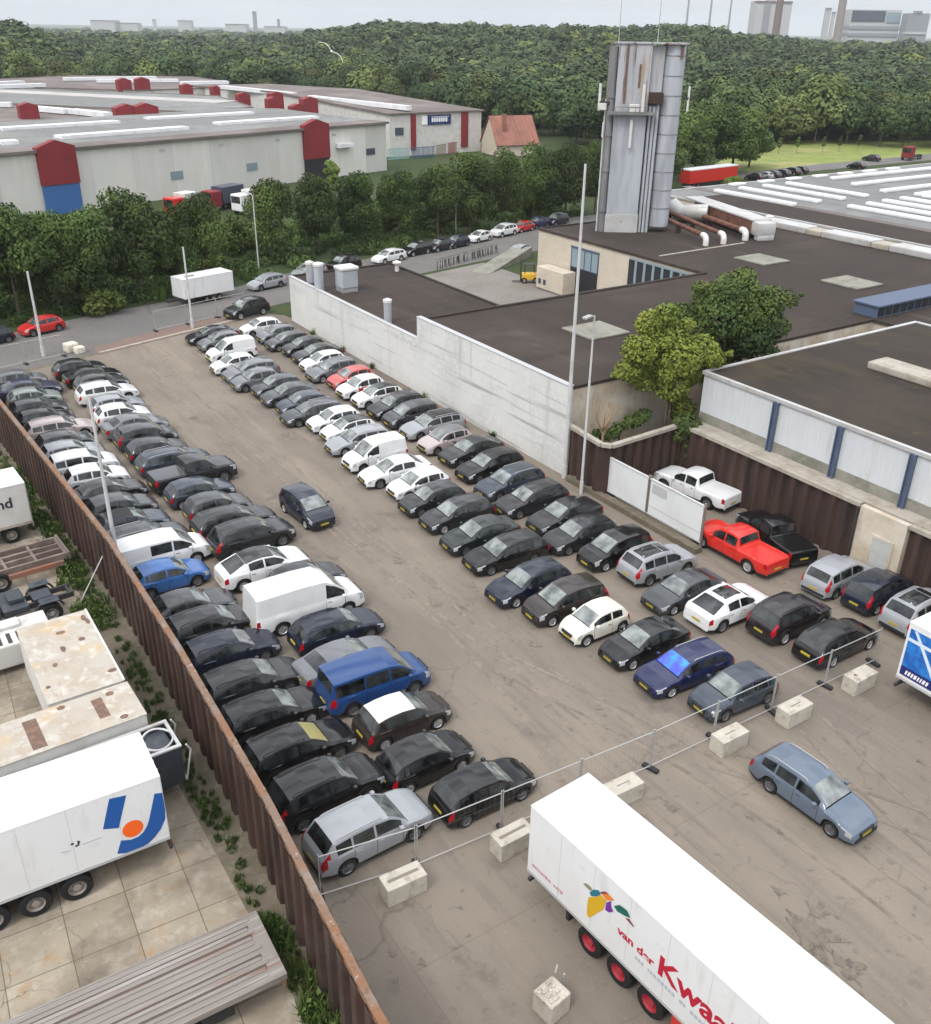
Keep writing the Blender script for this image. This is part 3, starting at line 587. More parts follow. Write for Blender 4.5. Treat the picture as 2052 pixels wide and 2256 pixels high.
# ---- rusty sheet pile fences
def pile_fence(name, label, pts, h, sheet_m, cap_m, period=0.95, amp=0.17, cap_w=0.24):
    t = thing(name, label, 'fence', (pts[0][0], pts[0][1], 0)); o = Vector((pts[0][0], pts[0][1], 0))
    P = [Vector((p[0], p[1], 0)) - o for p in pts]
    vs = []; fs = []; s = 0.0; prof = []
    for i in range(len(P) - 1):
        a, b = P[i], P[i + 1]; L = (b - a).length; d = (b - a) / L; n = Vector((-d.y, d.x, 0))
        for k in range(int(L / period) + 1):
            for (f, off) in ((0.0, amp), (0.34, amp), (0.5, -amp), (0.84, -amp)):
                w = (k + f) * period
                if w <= L: prof.append(a + d * w + n * off)
    n = len(prof)
    for p in prof: vs.append((p.x, p.y, 0)); vs.append((p.x, p.y, h))
    for i in range(n - 1): fs.append((2 * i, 2 * i + 2, 2 * i + 3, 2 * i + 1))
    o1 = link('sheet_piling', sheet_mesh('sheet_piling', vs, fs, [sheet_m]), t)
    sm = o1.modifiers.new('thickness', 'SOLIDIFY'); sm.thickness = 0.025
    c = MB()
    for i in range(len(P) - 1):
        a, b = P[i], P[i + 1]; d = (b - a).normalized(); nn = Vector((-d.y, d.x, 0)) * cap_w / 2
        c.prism([tuple(a - nn)[:2], tuple(b - nn)[:2], tuple(b + nn)[:2], tuple(a + nn)[:2]], h - 0.12 + 0.004 * i, h + 0.10 + 0.004 * i)
    c.build('capping_beam', cap_m, t)
    return t
pile_fence('sheet_pile_fence', 'long rust brown sheet pile fence between the slab yard and the car park',
           [(6.95, -8), (7.15, 14.5), (7.75, 23.0), (8.1, 33), (8.2, 43.8), (7.7, 56), (7.2, 67.5), (6.6, 82)], 3.7, M['rust_sheet'], M['rust_cap'])
pile_fence('sheet_pile_fence', 'dark brown sheet pile fence boxing in the pickups below the panel building',
           [(37.55, 44.1), (37.2, 40.5), (37.6, 40.0), (43.9, 40.35), (43.9, 39.8), (43.85, 26.6)], 3.62, M['rust_dark'], M['ledge'], 0.9, 0.12, 0.36)
pile_fence('sheet_pile_fence', 'short dark brown sheet pile fence right of the concrete door pier',
           [(43.85, 23.6), (43.8, 4)], 3.62, M['rust_dark'], M['ledge'], 0.9, 0.12, 0.36)
dp = thing('door_pier', 'tan concrete pier with a grey steel door between dark sheet piles', 'doorway', (43.9, 25.1, 0))
MB().box(-0.25, 0.12, -1.45, 1.4, 0, 3.66).build('pier_wall', M['tan_wall'], dp)
MB().box(-0.31, -0.253, -0.85, 0.25, 0.05, 2.25).build('door', M['door_grey'], dp)
MB().box(-0.335, -0.254, -0.97, -0.853, 0.05, 2.4).box(-0.335, -0.254, 0.253, 0.37, 0.05, 2.4).box(-0.335, -0.254, -0.85, 0.25, 2.253, 2.4).build('door_frame', M['tan_wall'], dp)
MB().tube([(-0.36, 1.5, 0), (-0.36, 1.5, 3.6)], 0.05).build('downpipe', M['chassis'], dp)
# white hoarding boards in front of the pickups
def hoarding(y0, y1, label, stripe, board):
    t = thing('hoarding', label, 'hoarding', (37.7, y1, 0), 0, 'white hoardings in front of the pickups')
    L = y0 - y1
    MB().rbox(-0.04, 0.04, 0.02, L - 0.02, 0.55, 2.72, 0.015).build('board', M['hoarding'], t)
    MB().box(-0.07, 0.07, 0.0, L, 2.722, 2.8).box(-0.07, 0.07, 0, L, 0.46, 0.547).build('rail', M['pole'], t)
    for y in (0.0, L): MB().box(-0.06, 0.06, y - 0.06, y + 0.06, 0, 2.95).build('post', M['chassis_brown'], t)
    if stripe: MB().box(-0.052, -0.042, 0.1, L - 0.1, 1.02, 1.07).build('dark_line', M['trim_grey'], t)
    if board: MB().box(-0.056, -0.043, L - 1.45, L - 0.25, 1.95, 2.55).build('notice', M['trim_grey'], t)
hoarding(40.6, 36.6, 'plain white hoarding board next to the dark sheet piles', False, False)
hoarding(36.5, 32.1, 'white hoarding with a grey notice and dark line, beside the red pickup', True, True)
MB_ = MB().prism([(37.0, 31.8), (37.55, 31.8), (37.55, 43.5), (37.0, 43.5)], 0.0, 0.35).build('earth_bank', M['earth']); tag(MB_, kind='structure')

# ---- warehouse halls beyond the street trees
HA = R(16.4)
def hall_frame(o, ang): return lambda x, y, z=0: Vector((o[0] + x * math.cos(ang) - y * math.sin(ang), o[1] + x * math.sin(ang) + y * math.cos(ang), z))
def hall(name, label, o, ang, x0, x1, y0, y1, ze, zr, roof_m, wall_m=None, yr=None):
    yr = (y0 + y1) / 2 if yr is None else yr
    t = thing(name, label, 'warehouse', (o[0], o[1], 0), ang)
    wv = [(x0, y0, 0), (x1, y0, 0), (x1, y1, 0), (x0, y1, 0), (x0, y0, ze), (x1, y0, ze), (x1, y1, ze), (x0, y1, ze), (x0, yr, zr), (x1, yr, zr)]
    MB().add(wv, [(0, 1, 5, 4), (1, 2, 6, 9, 5), (2, 3, 7, 6), (3, 0, 4, 8, 7)]).build('wall', wall_m or M['hall_wall'], t)
    q = 0.5
    r = MB().add([(x0 - q, y0 - q, ze - 0.02), (x1 + q, y0 - q, ze - 0.02), (x1 + q, yr, zr + 0.05), (x0 - q, yr, zr + 0.05), (x1 + q, y1 + q, ze - 0.02), (x0 - q, y1 + q, ze - 0.02)], [(0, 1, 2, 3), (3, 2, 4, 5)])
    ro = r.build('roof', roof_m, t); sm = ro.modifiers.new('thickness', 'SOLIDIFY'); sm.thickness = 0.3; sm.offset = 1
    return t
def local(t, p):
    d = Vector(p) - Vector(t.location); a = -t.rotation_euler.z
    return Vector((d.x * math.cos(a) - d.y * math.sin(a), d.x * math.sin(a) + d.y * math.cos(a), p[2]))
def strip(t, p0, p1, z, w=2.6, h=0.5, m='skylight', name='skylight'):
    a = local(t, at(*p0, z)); b = local(t, at(*p1, z)); d = (b - a); d.z = 0; d.normalize(); n = Vector((-d.y, d.x, 0)) * w / 2
    MB().prism([tuple(a - n)[:2], tuple(b - n)[:2], tuple(b + n)[:2], tuple(a + n)[:2]], z - 0.45, z + h).build(name, M[m], t)
def dormer(t, x, y, w, d, z0, z1, m='red_paint', name='red_gable'):
    g = MB().add([(x - w / 2, y, z0), (x + w / 2, y, z0), (x + w / 2, y, z1), (x, y, z1 + w * 0.16), (x - w / 2, y, z1),
                  (x - w / 2, y + d, z0), (x + w / 2, y + d, z0), (x + w / 2, y + d, z1), (x, y + d, z1 + w * 0.16), (x - w / 2, y + d, z1)],
                 [(0, 1, 2, 3, 4), (9, 8, 7, 6, 5), (1, 6, 7, 2), (2, 7, 8, 3), (3, 8, 9, 4), (4, 9, 5, 0)])
    return g.build(name, M[m], t)
h1 = hall('warehouse', 'nearest pale warehouse with red door towers and white roof strips behind the street trees', (24.3, 159.7), HA, -75, 80, 0, 47, 9.0, 9.6, M['roof_grey'], yr=34)
MB().box(-75, 80.3, -0.62, 5.0, 9.02, 9.42).build('roof_border', M['roof_brown'], h1)
for a, b, z in [((0, 317), (38, 315), 9.5), ((128, 305), (408, 284), 9.5), ((477, 275), (695, 260.5), 9.5), ((0, 287), (258, 271), 9.75), ((324, 264), (553, 251), 9.75)]: strip(h1, a, b, z)
for px0, px1, top, door in [(50, 134, 9.7, 'blue_door'), (641, 696, 9.9, 'dark_opening')]:
    a = local(h1, at(px0, 336 - px0 * 0.08, 9)); b = local(h1, at(px1, 336 - px1 * 0.08, 9)); w = b.x - a.x
    dormer(h1, (a.x + b.x) / 2, -0.75, w, 1.3, 4.3 if door == 'blue_door' else 3.9, top)
    MB().box(a.x + 0.12, b.x - 0.12, -0.6, 0.4, 0, 4.28 if door == 'blue_door' else 3.88).build('loading_door', M[door], h1)
for px in (175, 300, 420, 540): 
    a = local(h1, at(px, 330 - px * 0.085, 7)); MB().box(a.x, a.x + 0.9, -0.1, 0.1, 7.6, 8.0).build('wall_vent', M['trim_grey'], h1)
for px in (410, 620): 
    a = local(h1, at(px, 395 - (px - 410) * 0.06, 3.2)); MB().box(a.x - 1.2, a.x + 1.2, -0.12, 0.1, 3.0, 4.3).build('window', M['glass_pale'], h1)
MB().box(66, 69.8, -1.2, 0.1, 5.4, 6.1).build('canopy', M['skylight'], h1)
MB().box(74.2, 76.6, -0.12, 0.1, 3.4, 4.6).build('window', M['far_dark'], h1)
def px_hall(label, px, z, roof_m):
    P = [tuple(at(x, y, z))[:2] for x, y in px]; ar = sum(P[i][0] * P[(i + 1) % len(P)][1] - P[(i + 1) % len(P)][0] * P[i][1] for i in range(len(P)))
    if ar < 0: P = P[::-1]
    return flat_building('warehouse', label, 'warehouse', P, z, M['white_old'], roof_m, M['roof_brown'], 0.5, 0.12)[0]
def roof_gable(t, px, py, w, h, z, d=5.0, ang=0.0):
    p = at(px, py, z) - Vector(t.location); a = t.rotation_euler.z; q = Vector((p.x * math.cos(-a) - p.y * math.sin(-a), p.x * math.sin(-a) + p.y * math.cos(-a), 0))
    w *= .72; h *= .62; o = dormer(t, 0, 0, w, d * .6, -1.2, h); o.location = (q.x, q.y, z); o.rotation_euler.z = ang
h2 = px_hall('brown roofed warehouse right behind the nearest one with white strips and twin red gables', [(-80, 227), (390, 246.5), (402, 250), (-80, 277)], 9.0, M['roof_brown'])
for a, b in [((73, 238), (150, 245)), ((160, 244.5), (238, 253)), ((-30, 230), (25, 230))]: strip(h2, a, b, 9.6, 2.2)
roof_gable(h2, 68, 262, 5.0, 4.0, 9.0); roof_gable(h2, 283, 256, 7.0, 2.6, 9.0); roof_gable(h2, 325, 255, 7.0, 2.8, 9.0)
h3 = px_hall('long pale grey roofed warehouse in the middle of the hall group', [(-80, 190), (480, 211), (556, 236), (420, 246), (-80, 223)], 9.0, M['roof_grey'])
strip(h3, (-60, 197), (500, 224), 9.15, 9.0, 0.05, 'roof_pale', 'pale_roof_band')
h4 = px_hall('farthest pale warehouse against the wood with white roof strips', [(-80, 177), (160, 166), (420, 168), (505, 180), (500, 192), (300, 199), (-80, 187)], 9.0, M['roof_brown'])
for a, b in [((-60, 186), (48, 181)), ((-40, 192), (95, 187)), ((141, 174), (343, 171)), ((213, 178), (392, 177)), ((400, 183), (500, 181))]: strip(h4, a, b, 9.6, 3.0)
roof_gable(h4, 277, 198, 5.4, 4.2, 9.0); roof_gable(h4, 318, 198, 5.4, 4.6, 9.0); roof_gable(h4, 415, 206, 4.2, 3.4, 9.0); roof_gable(h4, 478, 205, 3.0, 2.6, 9.0)
h5 = hall('warehouse', 'pale warehouse with a navy sign and red wall strips nearest the tiled house', (112.5, 201.2), R(2), 0, 25.6, 0, 120, 9.0, 10.4, M['roof_brown'], M['white_old'])
strip(h5, (684, 214), (902, 238), 10.1, 1.6); strip(h5, (487, 191), (649, 208), 10.3, 1.6)
for x0, x1, n in [(5.6, 6.9, 0), (19.7, 21.6, 0)]: MB().box(x0, x1, -0.3, 0.05, 1.2 if n == 0 else 0, 8.9).build('red_strip', M['red_paint'], h5)
sg = MB().box(10.3, 16.6, -0.26, 0.0, 6.5, 8.6).build('sign', M['sign_navy'], h5)
sl = MB()
for k in range(9): sl.box(11.2 + k * 0.5, 11.55 + k * 0.5, -0.285, -0.262, 7.05 + 0.08 * (k % 2), 8.0)
sl.box(11.1, 16.0, -0.284, -0.262, 8.15, 8.25)
slo = sl.build('sign_lettering', M['white_ink'], sg)
MB().box(8.6, 10.0, -0.25, 0.0, 6.6, 8.4).build('emblem', M['white_ink'], h5)
MB().box(1.4, 3.6, -0.15, 0.05, 4.6, 6.2).build('window', M['far_dark'], h5)
for px_, py_, w_, hh_ in [(540, 226, 4.6, 3.2), (606, 236, 4.6, 3.0), (612, 232, 5.0, 4.4), (686, 246, 5.4, 4.4), (660, 248, 5, 2.2)]: roof_gable(h5, px_, py_, w_, hh_, 8.2, 4)
# coloured fence panels between halls and house
for i, (px0, px1, py, mname, lab) in enumerate([(855, 905, 353, 'fence_teal', 'teal mesh fence panel beside the pale warehouse corner'), (908, 960, 350, 'fence_navy', 'dark blue fence panel between teal and brown panels'),
                                   (962, 985, 344, 'fence_brown', 'brown fence panel between the blue and the red panel'), (988, 1030, 338, 'fence_red', 'red fence panel in front of the pale warehouse')]):
    a, b = at(px0, py), at(px1, py - 4); d = b - a; L = d.length
    t = thing('fence_panel', lab, 'fence', tuple(a), math.atan2(d.y, d.x), 'coloured fence panels by the warehouse')
    f = MB()
    for k in range(int(L / 0.35)): f.box(k * 0.35, k * 0.35 + 0.14, -0.02, 0.02, 0.2, 2.3)
    f.build('bars', M[mname], t)
    MB().box(0, L, -0.05, 0.05, 2.3, 2.42).box(0, L, -0.05, 0.05, 0.1, 0.2).build('rails', M[mname], t)
# tiled house
ho = at(1122, 338); 
hs_ = thing('tiled_house', 'small house with steep red tiled roof and cream gable at the edge of the wood', 'house', tuple(ho), R(-12))
w2, ln, ze, zr = 4.6, 10.5, 2.8, 8.2
MB().add([(-ln / 2, -w2, 0), (ln / 2, -w2, 0), (ln / 2, w2, 0), (-ln / 2, w2, 0), (-ln / 2, -w2, ze), (ln / 2, -w2, ze), (ln / 2, w2, ze), (-ln / 2, w2, ze), (-ln / 2, 0, zr), (ln / 2, 0, zr)],
         [(0, 1, 5, 4), (1, 2, 6, 9, 5), (2, 3, 7, 6), (3, 0, 4, 8, 7)]).build('wall', M['cream_wall'], hs_)
r = MB().add([(-ln / 2 - .3, -w2 - .5, ze - 0.5), (ln / 2 + .3, -w2 - .5, ze - .5), (ln / 2 + .3, 0, zr + .1), (-ln / 2 - .3, 0, zr + .1), (ln / 2 + .3, w2 + .5, ze - .5), (-ln / 2 - .3, w2 + .5, ze - .5)], [(0, 1, 2, 3), (3, 2, 4, 5)]).build('roof', M['tile_roof'], hs_)
sm = r.modifiers.new('thickness', 'SOLIDIFY'); sm.thickness = 0.15; sm.offset = 1
MB().box(-3, -2.2, -2.9, -2.2, 5, 8.9).build('chimney', M['tile_roof'], r)

# ------------------------------------------------------------------ silver tower on the factory roof
tb = at(1402, 512, HIZ)
tw = thing('flue_tower', 'tall silver blue cluster of flues and ducts with antennas rising from the factory roof', 'tower', tuple(tb), R(YAW)); tw.scale = (.95, .95, 1)
TH = 19.3
MB().box(-3.75, -0.05, 0, 3.0, 1.95, TH * 0.66).build('front_duct', M['duct_steel'], tw)
MB().box(-3.85, 0.05, -0.06, 3.05, 0, 1.95).build('duct_base', M['alu'], tw)
MB().box(-3.72, -0.02, 0.03, 2.97, TH * 0.66 + 0.01, TH).build('upper_duct', M['duct_stain'], tw)
c = MB()
for (x, y, r_) in [(-4.15, 0.6, 0.42), (-4.2, 1.7, 0.38), (-4.1, 2.6, 0.3)]: c.tube([(x, y, 0), (x, y, TH - 0.3)], r_, 12)
for z in (2.2, 6.5, 10.2, 14.0): c.tube([(-4.15, 0.6, z), (-4.15, 0.6, z + 0.35)], 0.52, 12)
c.build('dark_flue', M['duct_dark'], tw, smooth=40)
MB().tube([(-4.75, 0.6, 0), (-4.75, 0.6, TH * 0.72)], 0.09).build('cable_pipe', M['pole'], tw)
for (x, y, z1, r_) in [(0.35, 0.35, TH * 0.69, 0.17), (0.78, 0.30, TH * 0.69, 0.17), (1.22, 0.45, TH * 0.70, 0.19)]:
    MB().tube([(x, y, 0), (x, y, z1)], r_, 10).build('slim_pipe', M['duct_steel'], tw, smooth=40)
MB().box(0.1, 1.5, 0.95, 2.8, 0, TH - 0.4).build('core_duct', M['duct_dark'], tw)
MB().box(0.12, 1.5, 0.6, 0.94, TH * 0.72, TH - 0.2).build('upper_infill', M['duct_stain'], tw)
c = MB().tube([(2.72, 1.5, 0.6), (2.72, 1.5, TH)], 1.24, 28); co = c.build('round_flue', M['duct_steel'], tw, smooth=40)
c = MB()
for k in range(1, 10): c.tube([(2.72, 1.5, 0.6 + k * 1.95), (2.72, 1.5, 0.70 + k * 1.95)], 1.27, 28)
c.build('flue_band', M['duct_dark'], co, smooth=40)
MB().lathe([(-0.01, 1.1), (0.02, 1.1), (0.02, 0.6), (0.02, 0.01)], 'z', (2.72, 1.5, TH), 24).build('flue_cap', M['dark_opening'], co)
MB().box(-3.95, 3.98, -0.12, 3.1, TH + 0.005, TH + 0.16).build('top_rim', M['duct_stain'], tw)
pl = MB().box(-4.6, 0.9, -0.95, -0.07, TH * 0.645, TH * 0.655 + 0.08)
for k in range(8): pl.box(-4.55 + k * 0.76, -4.5 + k * 0.76, -0.95, -0.9, TH * 0.655 + 0.08, TH * 0.655 + 0.6)
pl.box(-4.6, 0.9, -0.95, -0.9, TH * 0.655 + 0.55, TH * 0.655 + 0.62)
pl.build('platform', M['duct_dark'], tw)
MB().rbox(-0.02, 1.62, -0.25, 0.55, TH * 0.70, TH * 0.76, 0.08).build('rusty_bracket', M['rust_dark'], tw)
for (x, y, z0, z1, w) in [(-0.75, -0.95, TH * 0.66, TH * 0.80, 0.22), (-1.75, -0.35, TH * 0.47, TH * 0.62, 0.22), (-5.5, 0.3, TH * 0.66, TH * 0.80, 0.2), (4.75, 1.2, TH * 0.66, TH * 0.79, 0.16), (-4.9, 0.2, TH * .52, TH * .6, 0.12)]:
    MB().rbox(x - w * .72, x + w * .72, y - 0.09, y + 0.09, z0, z1, 0.05).build('antenna_panel', M['antenna'], tw)
MB().box(-5.5, -4.3, 0.2, 0.5, TH * 0.69, TH * 0.71).box(4.2, 4.75, 1.1, 1.3, TH * 0.72, TH * 0.735).build('antenna_arm', M['chassis'], tw)
MB().rbox(-5.55, -4.7, -0.05, 0.55, TH * 0.665, TH * 0.70, 0.06).build('radio_unit', M['antenna'], tw); MB().rbox(-2.2, -1.1, -0.9, -0.3, TH * 0.66, TH * 0.70, 0.06).build('radio_unit', M['antenna'], tw)
for x in (-3.72, 0.62): MB().tube([(x, 1.2, TH), (x, 1.2, TH + 9)], [0.05, 0.025], 6).build('whip_mast', M['galv'], tw)
for i, (x, z0, z1) in enumerate([(-2.72, TH * 0.70, TH - 0.1), (-1.2, TH * 0.78, TH * 0.90), (3.35, TH * 0.93, TH - 0.1)]):
    ms = MB().box(x - 0.13 - 0.05 * (i == 0), x + 0.13, -0.014 if i < 2 else 0.16, 0.02 if i < 2 else 0.5, z0, z1)
    ms.build('rust_streak', M['rust_patch'], tw)
# pipes and big duct on the roof
def on_roof(name, label, cat, mb_list, loc, rz=0, group=None):
    t = thing(name, label, cat, loc, rz, group)
    for n, b, m, s in mb_list: b.build(n, m, t, smooth=s)
    return t
pipe_labels = ['rusty roof pipe with a white elbow, the one nearest the yard', 'middle rusty roof pipe ending in a white elbow', 'rusty roof pipe with white elbow closest to the big rusty duct']
for i, (pe, ps) in enumerate([((1553, 540), (1418, 478)), ((1592, 536), (1440, 470)), ((1640, 528), (1462, 462))]):
    e, s_ = at(*pe, HIZ), at(*ps, HIZ); L = (s_ - e).length; d = s_ - e
    on_roof('roof_pipe', pipe_labels[i], 'pipe', [
        ('pipe', MB().tube([(0.5, 0, 0.95), (L, 0, 0.95)], 0.24 + 0.05 * (i == 2), 12), M['rust_pipe'], 40),
        ('elbow', MB().tube([(0.75, 0, 0.95)] + [(.15 + .55 * math.cos(q), 0, .40 + .55 * math.sin(q)) if False else (.35 - .55 * math.sin(q), 0, .40 + .55 * math.cos(q)) for q in [i * math.pi / 12 for i in range(7)]] + [(-.2, 0, 0)], 0.31 + 0.05 * (i == 2), 12), M['antenna'], 50),
        ('support', MB().box(L * .4, L * .4 + .15, -.3, .3, 0, .7).box(L * .75, L * .75 + .15, -.3, .3, 0, .7), M['rust_dark'], None)],
        tuple(e), math.atan2(d.y, d.x), 'rusty pipes on the factory roof')
e, s_ = at(1680, 528, HIZ), at(1545, 478, HIZ); d = s_ - e; L = d.length
on_roof('rusty_duct', 'big rusty sided roof duct with dull metal top and rounded end', 'duct', [
    ('duct_body', MB().rbox(0.9, L, -1.1, 1.1, 0.5, 1.9, 0.06), M['rust_pipe'], None),
    ('metal_top', MB().rbox(0.6, L + 2.5, -1.2, 1.2, 1.91, 2.12, 0.05), M['alu'], None),
    ('end_bend', MB().rbox(-.75, .95, -1.12, 1.12, .45, 1.95, .3).rbox(-.75, .2, -1.0, 1.0, 0, .6, .15), M['alu'], 50),
    ('leg', MB().box(3, 3.2, -1, 1, 0, .5), M['rust_dark'], None), ('leg', MB().box(9, 9.2, -1, 1, 0, .5), M['rust_dark'], None)], tuple(e), math.atan2(d.y, d.x))
e, s_ = at(1560, 470, HIZ + 1.2), at(1478, 462, HIZ + 1.2); d = s_ - e
on_roof('duct_bend', 'grey and white patched duct bend joining the tower and the rusty duct', 'duct', [
    ('bend', MB().tube([(0, 0, 0.1), (d.length * .3, 0.2, 0.0), (d.length * .7, 0.2, -0.2), (d.length, 0, 0.6)], 0.95, 16), M['alu'], 50),
    ('support', MB().box(1, 1.3, -.6, .6, -1.2, -.8).box(3, 3.3, -.6, .6, -1.2, -.9), M['rust_dark'], None)], tuple(e), math.atan2(d.y, d.x))
p = at(1695, 485, HIZ + 1.4)
on_roof('roof_vent', 'small white mushroom vent on top of the rusty duct', 'vent', [('stem', MB().tube([(0, 0, -1.3), (0, 0, .3)], .1, 8), M['galv'], 40), ('cap', MB().lathe([(0.3, .05), (0.3, .5), (.45, .5), (.6, .02)], 'z'), M['antenna'], 50)], tuple(p))
# roof equipment on the low annex
for i, (px, py, hgt, r_, lab) in enumerate([(684, 622, 1.75, .36, 'thinner of two silver flues at the street end of the low annex'), (704, 640, 2.3, .45, 'thicker of two silver flues at the street end of the low annex'), (855, 710, 1.7, .33, 'single silver flue with a white cap near the step in the white wall')]):
    p = at(px, py, LOWZ)
    on_roof('roof_flue', lab, 'flue', [('pipe', MB().tube([(0, 0, 0), (0, 0, hgt)], r_, 16), M['duct_steel'], 40),
        ('cap', MB().lathe([(hgt + .02, .02), (hgt + .02, r_ * 1.15), (hgt + .25, r_ * 1.15), (hgt + .4, .02)], 'z'), M['antenna'], 50)], tuple(p))
p = at(765, 640, LOWZ)
on_roof('air_unit', 'boxy white and blue grey air handling unit on the low annex roof', 'air unit', [
    ('casing', MB().rbox(-.85, .85, -.75, .75, .35, 2.0, .12), M['duct_steel'], None), ('hood', MB().rbox(-.95, .95, -.85, .85, 2.01, 2.35, .15), M['antenna'], None),
    ('louvre', MB().box(.86, .9, -.5, .5, .8, 1.6), M['chassis'], None), ('frame', MB().box(-.8, .8, -.7, .7, 0, .34), M['galv'], None)], tuple(p))
p = at(875, 597, LOWZ)
on_roof('roof_vent', 'small white vent at the far corner of the low annex', 'vent', [('stem', MB().tube([(0, 0, 0), (0, 0, .8)], .22, 10), M['antenna'], 40), ('cap', MB().lathe([(.8, .05), (.8, .45), (.95, .45), (1.1, .02)], 'z'), M['antenna'], 50)], tuple(p))

# ------------------------------------------------------------------ vehicles
# lengths measured from the front bumper backwards (s), all in metres
TYPES = {
 'hatch':  dict(L=4.05, W=1.76, H=1.48, wheels=(0.80, 3.32), top=[(0, .52), (.05, .66), (.2, .76), (.62, .88), (1.05, .98), (1.78, 1.42), (2.4, 1.48), (3.0, 1.46), (3.5, 1.38), (3.88, .99), (3.98, .86), (4.05, .62)], ws=(1.05, 1.78), rw=(3.5, 3.88), belt=(.92, .99), doors=(1.30, 2.32, 3.20), wr=.73),
 'city':   dict(L=3.55, W=1.65, H=1.48, wheels=(0.66, 2.98), top=[(0, .54), (.05, .70), (.18, .80), (.45, .90), (.82, 1.0), (1.55, 1.42), (2.1, 1.48), (2.7, 1.45), (3.12, 1.37), (3.42, .98), (3.50, .86), (3.55, .62)], ws=(.82, 1.55), rw=(3.12, 3.42), belt=(.95, 1.02), doors=(1.08, 2.25, None), wr=.76),
 'estate': dict(L=4.72, W=1.82, H=1.47, wheels=(0.90, 3.62), top=[(0, .50), (.05, .63), (.2, .72), (.7, .86), (1.25, .96), (2.02, 1.41), (2.7, 1.47), (3.5, 1.45), (4.2, 1.37), (4.55, 1.0), (4.65, .88), (4.72, .60)], ws=(1.25, 2.02), rw=(4.2, 4.55), belt=(.92, .99), doors=(1.52, 2.6, 3.5), wr=.72, rails=True),
 'sedan':  dict(L=4.65, W=1.80, H=1.43, wheels=(0.88, 3.60), top=[(0, .50), (.05, .62), (.2, .71), (.7, .85), (1.25, .95), (2.05, 1.38), (2.6, 1.43), (3.1, 1.41), (3.45, 1.35), (4.08, 1.03), (4.5, .99), (4.6, .90), (4.65, .62)], ws=(1.25, 2.05), rw=(3.45, 4.08), belt=(.91, .98), doors=(1.52, 2.55, 3.4), wr=.71),
 'suv':    dict(L=4.65, W=1.90, H=1.70, wheels=(0.90, 3.68), top=[(0, .62), (.05, .82), (.18, .92), (.65, 1.04), (1.15, 1.12), (1.88, 1.63), (2.5, 1.70), (3.3, 1.69), (4.1, 1.61), (4.46, 1.15), (4.58, 1.0), (4.65, .70)], ws=(1.15, 1.88), rw=(4.1, 4.46), belt=(1.07, 1.13), doors=(1.42, 2.5, 3.4), wr=.75, rails=True, tyre=.36),
 'coupe_suv': dict(L=4.72, W=1.95, H=1.63, wheels=(0.92, 3.76), top=[(0, .60), (.05, .80), (.18, .90), (.65, 1.02), (1.2, 1.10), (1.98, 1.57), (2.55, 1.63), (3.1, 1.60), (3.5, 1.52), (4.38, 1.13), (4.6, 1.06), (4.68, .98), (4.72, .68)], ws=(1.2, 1.98), rw=(3.5, 4.38), belt=(1.05, 1.12), doors=(1.46, 2.55, 3.4), wr=.70, tyre=.37),
 'mpv':    dict(L=4.35, W=1.80, H=1.64, wheels=(0.82, 3.50), top=[(0, .56), (.05, .72), (.18, .83), (.5, .96), (.9, 1.06), (1.72, 1.56), (2.4, 1.64), (3.2, 1.62), (3.92, 1.54), (4.2, 1.06), (4.3, .92), (4.35, .64)], ws=(.9, 1.72), rw=(3.92, 4.2), belt=(1.0, 1.05), doors=(1.2, 2.25, 3.25), wr=.77),
 'small_van': dict(L=4.40, W=1.80, H=1.86, wheels=(0.84, 3.58), top=[(0, .58), (.05, .74), (.18, .86), (.5, .99), (.95, 1.09), (1.72, 1.72), (2.1, 1.84), (3.0, 1.86), (4.2, 1.82), (4.32, 1.2), (4.37, .95), (4.40, .62)], ws=(.95, 1.72), rw=(4.2, 4.32), belt=(1.05, 1.08), doors=(1.22, 2.15, None), wr=.84, panel=True),
 'mid_van': dict(L=4.95, W=1.92, H=1.96, wheels=(0.92, 3.95), top=[(0, .62), (.05, .86), (.15, .98), (.4, 1.08), (.78, 1.17), (1.62, 1.84), (2.1, 1.95), (3.2, 1.96), (4.75, 1.93), (4.87, 1.2), (4.92, 1.0), (4.95, .62)], ws=(.78, 1.62), rw=(4.75, 4.87), belt=(1.13, 1.16), doors=(1.1, 2.1, 3.3), wr=.86, tyre=.34),
 'big_van': dict(L=5.75, W=2.05, H=2.45, wheels=(1.0, 4.45), top=[(0, .66), (.05, .95), (.15, 1.08), (.45, 1.20), (.85, 1.32), (1.65, 2.12), (2.15, 2.40), (3.2, 2.45), (5.60, 2.42), (5.68, 1.4), (5.72, 1.0), (5.75, .62)], ws=(.85, 1.65), rw=(5.60, 5.68), belt=(1.27, 1.30), doors=(1.15, 2.15, None), wr=.90, panel=True, tyre=.36),
 'pickup': dict(L=5.6, W=1.96, H=1.86, wheels=(1.0, 4.35), top=[(0, .72), (.05, .98), (.18, 1.08), (.7, 1.16), (1.42, 1.22), (2.1, 1.78), (2.6, 1.86), (3.1, 1.85), (3.42, 1.78), (3.56, 1.22), (3.62, 1.17), (4.5, 1.18), (5.5, 1.18), (5.57, 1.10), (5.6, .66)], ws=(1.42, 2.1), rw=(3.42, 3.56), belt=(1.13, 1.15), doors=(1.62, 2.55, 3.38), wr=.78, tyre=.40, bed=True),
}

def interp(keys, s):
    if s <= keys[0][0]: return keys[0][1]
    for (a, za), (b, zb) in zip(keys, keys[1:]):
        if s <= b:
            return za + (zb - za) * (s - a) / (b - a)
    return keys[-1][1]

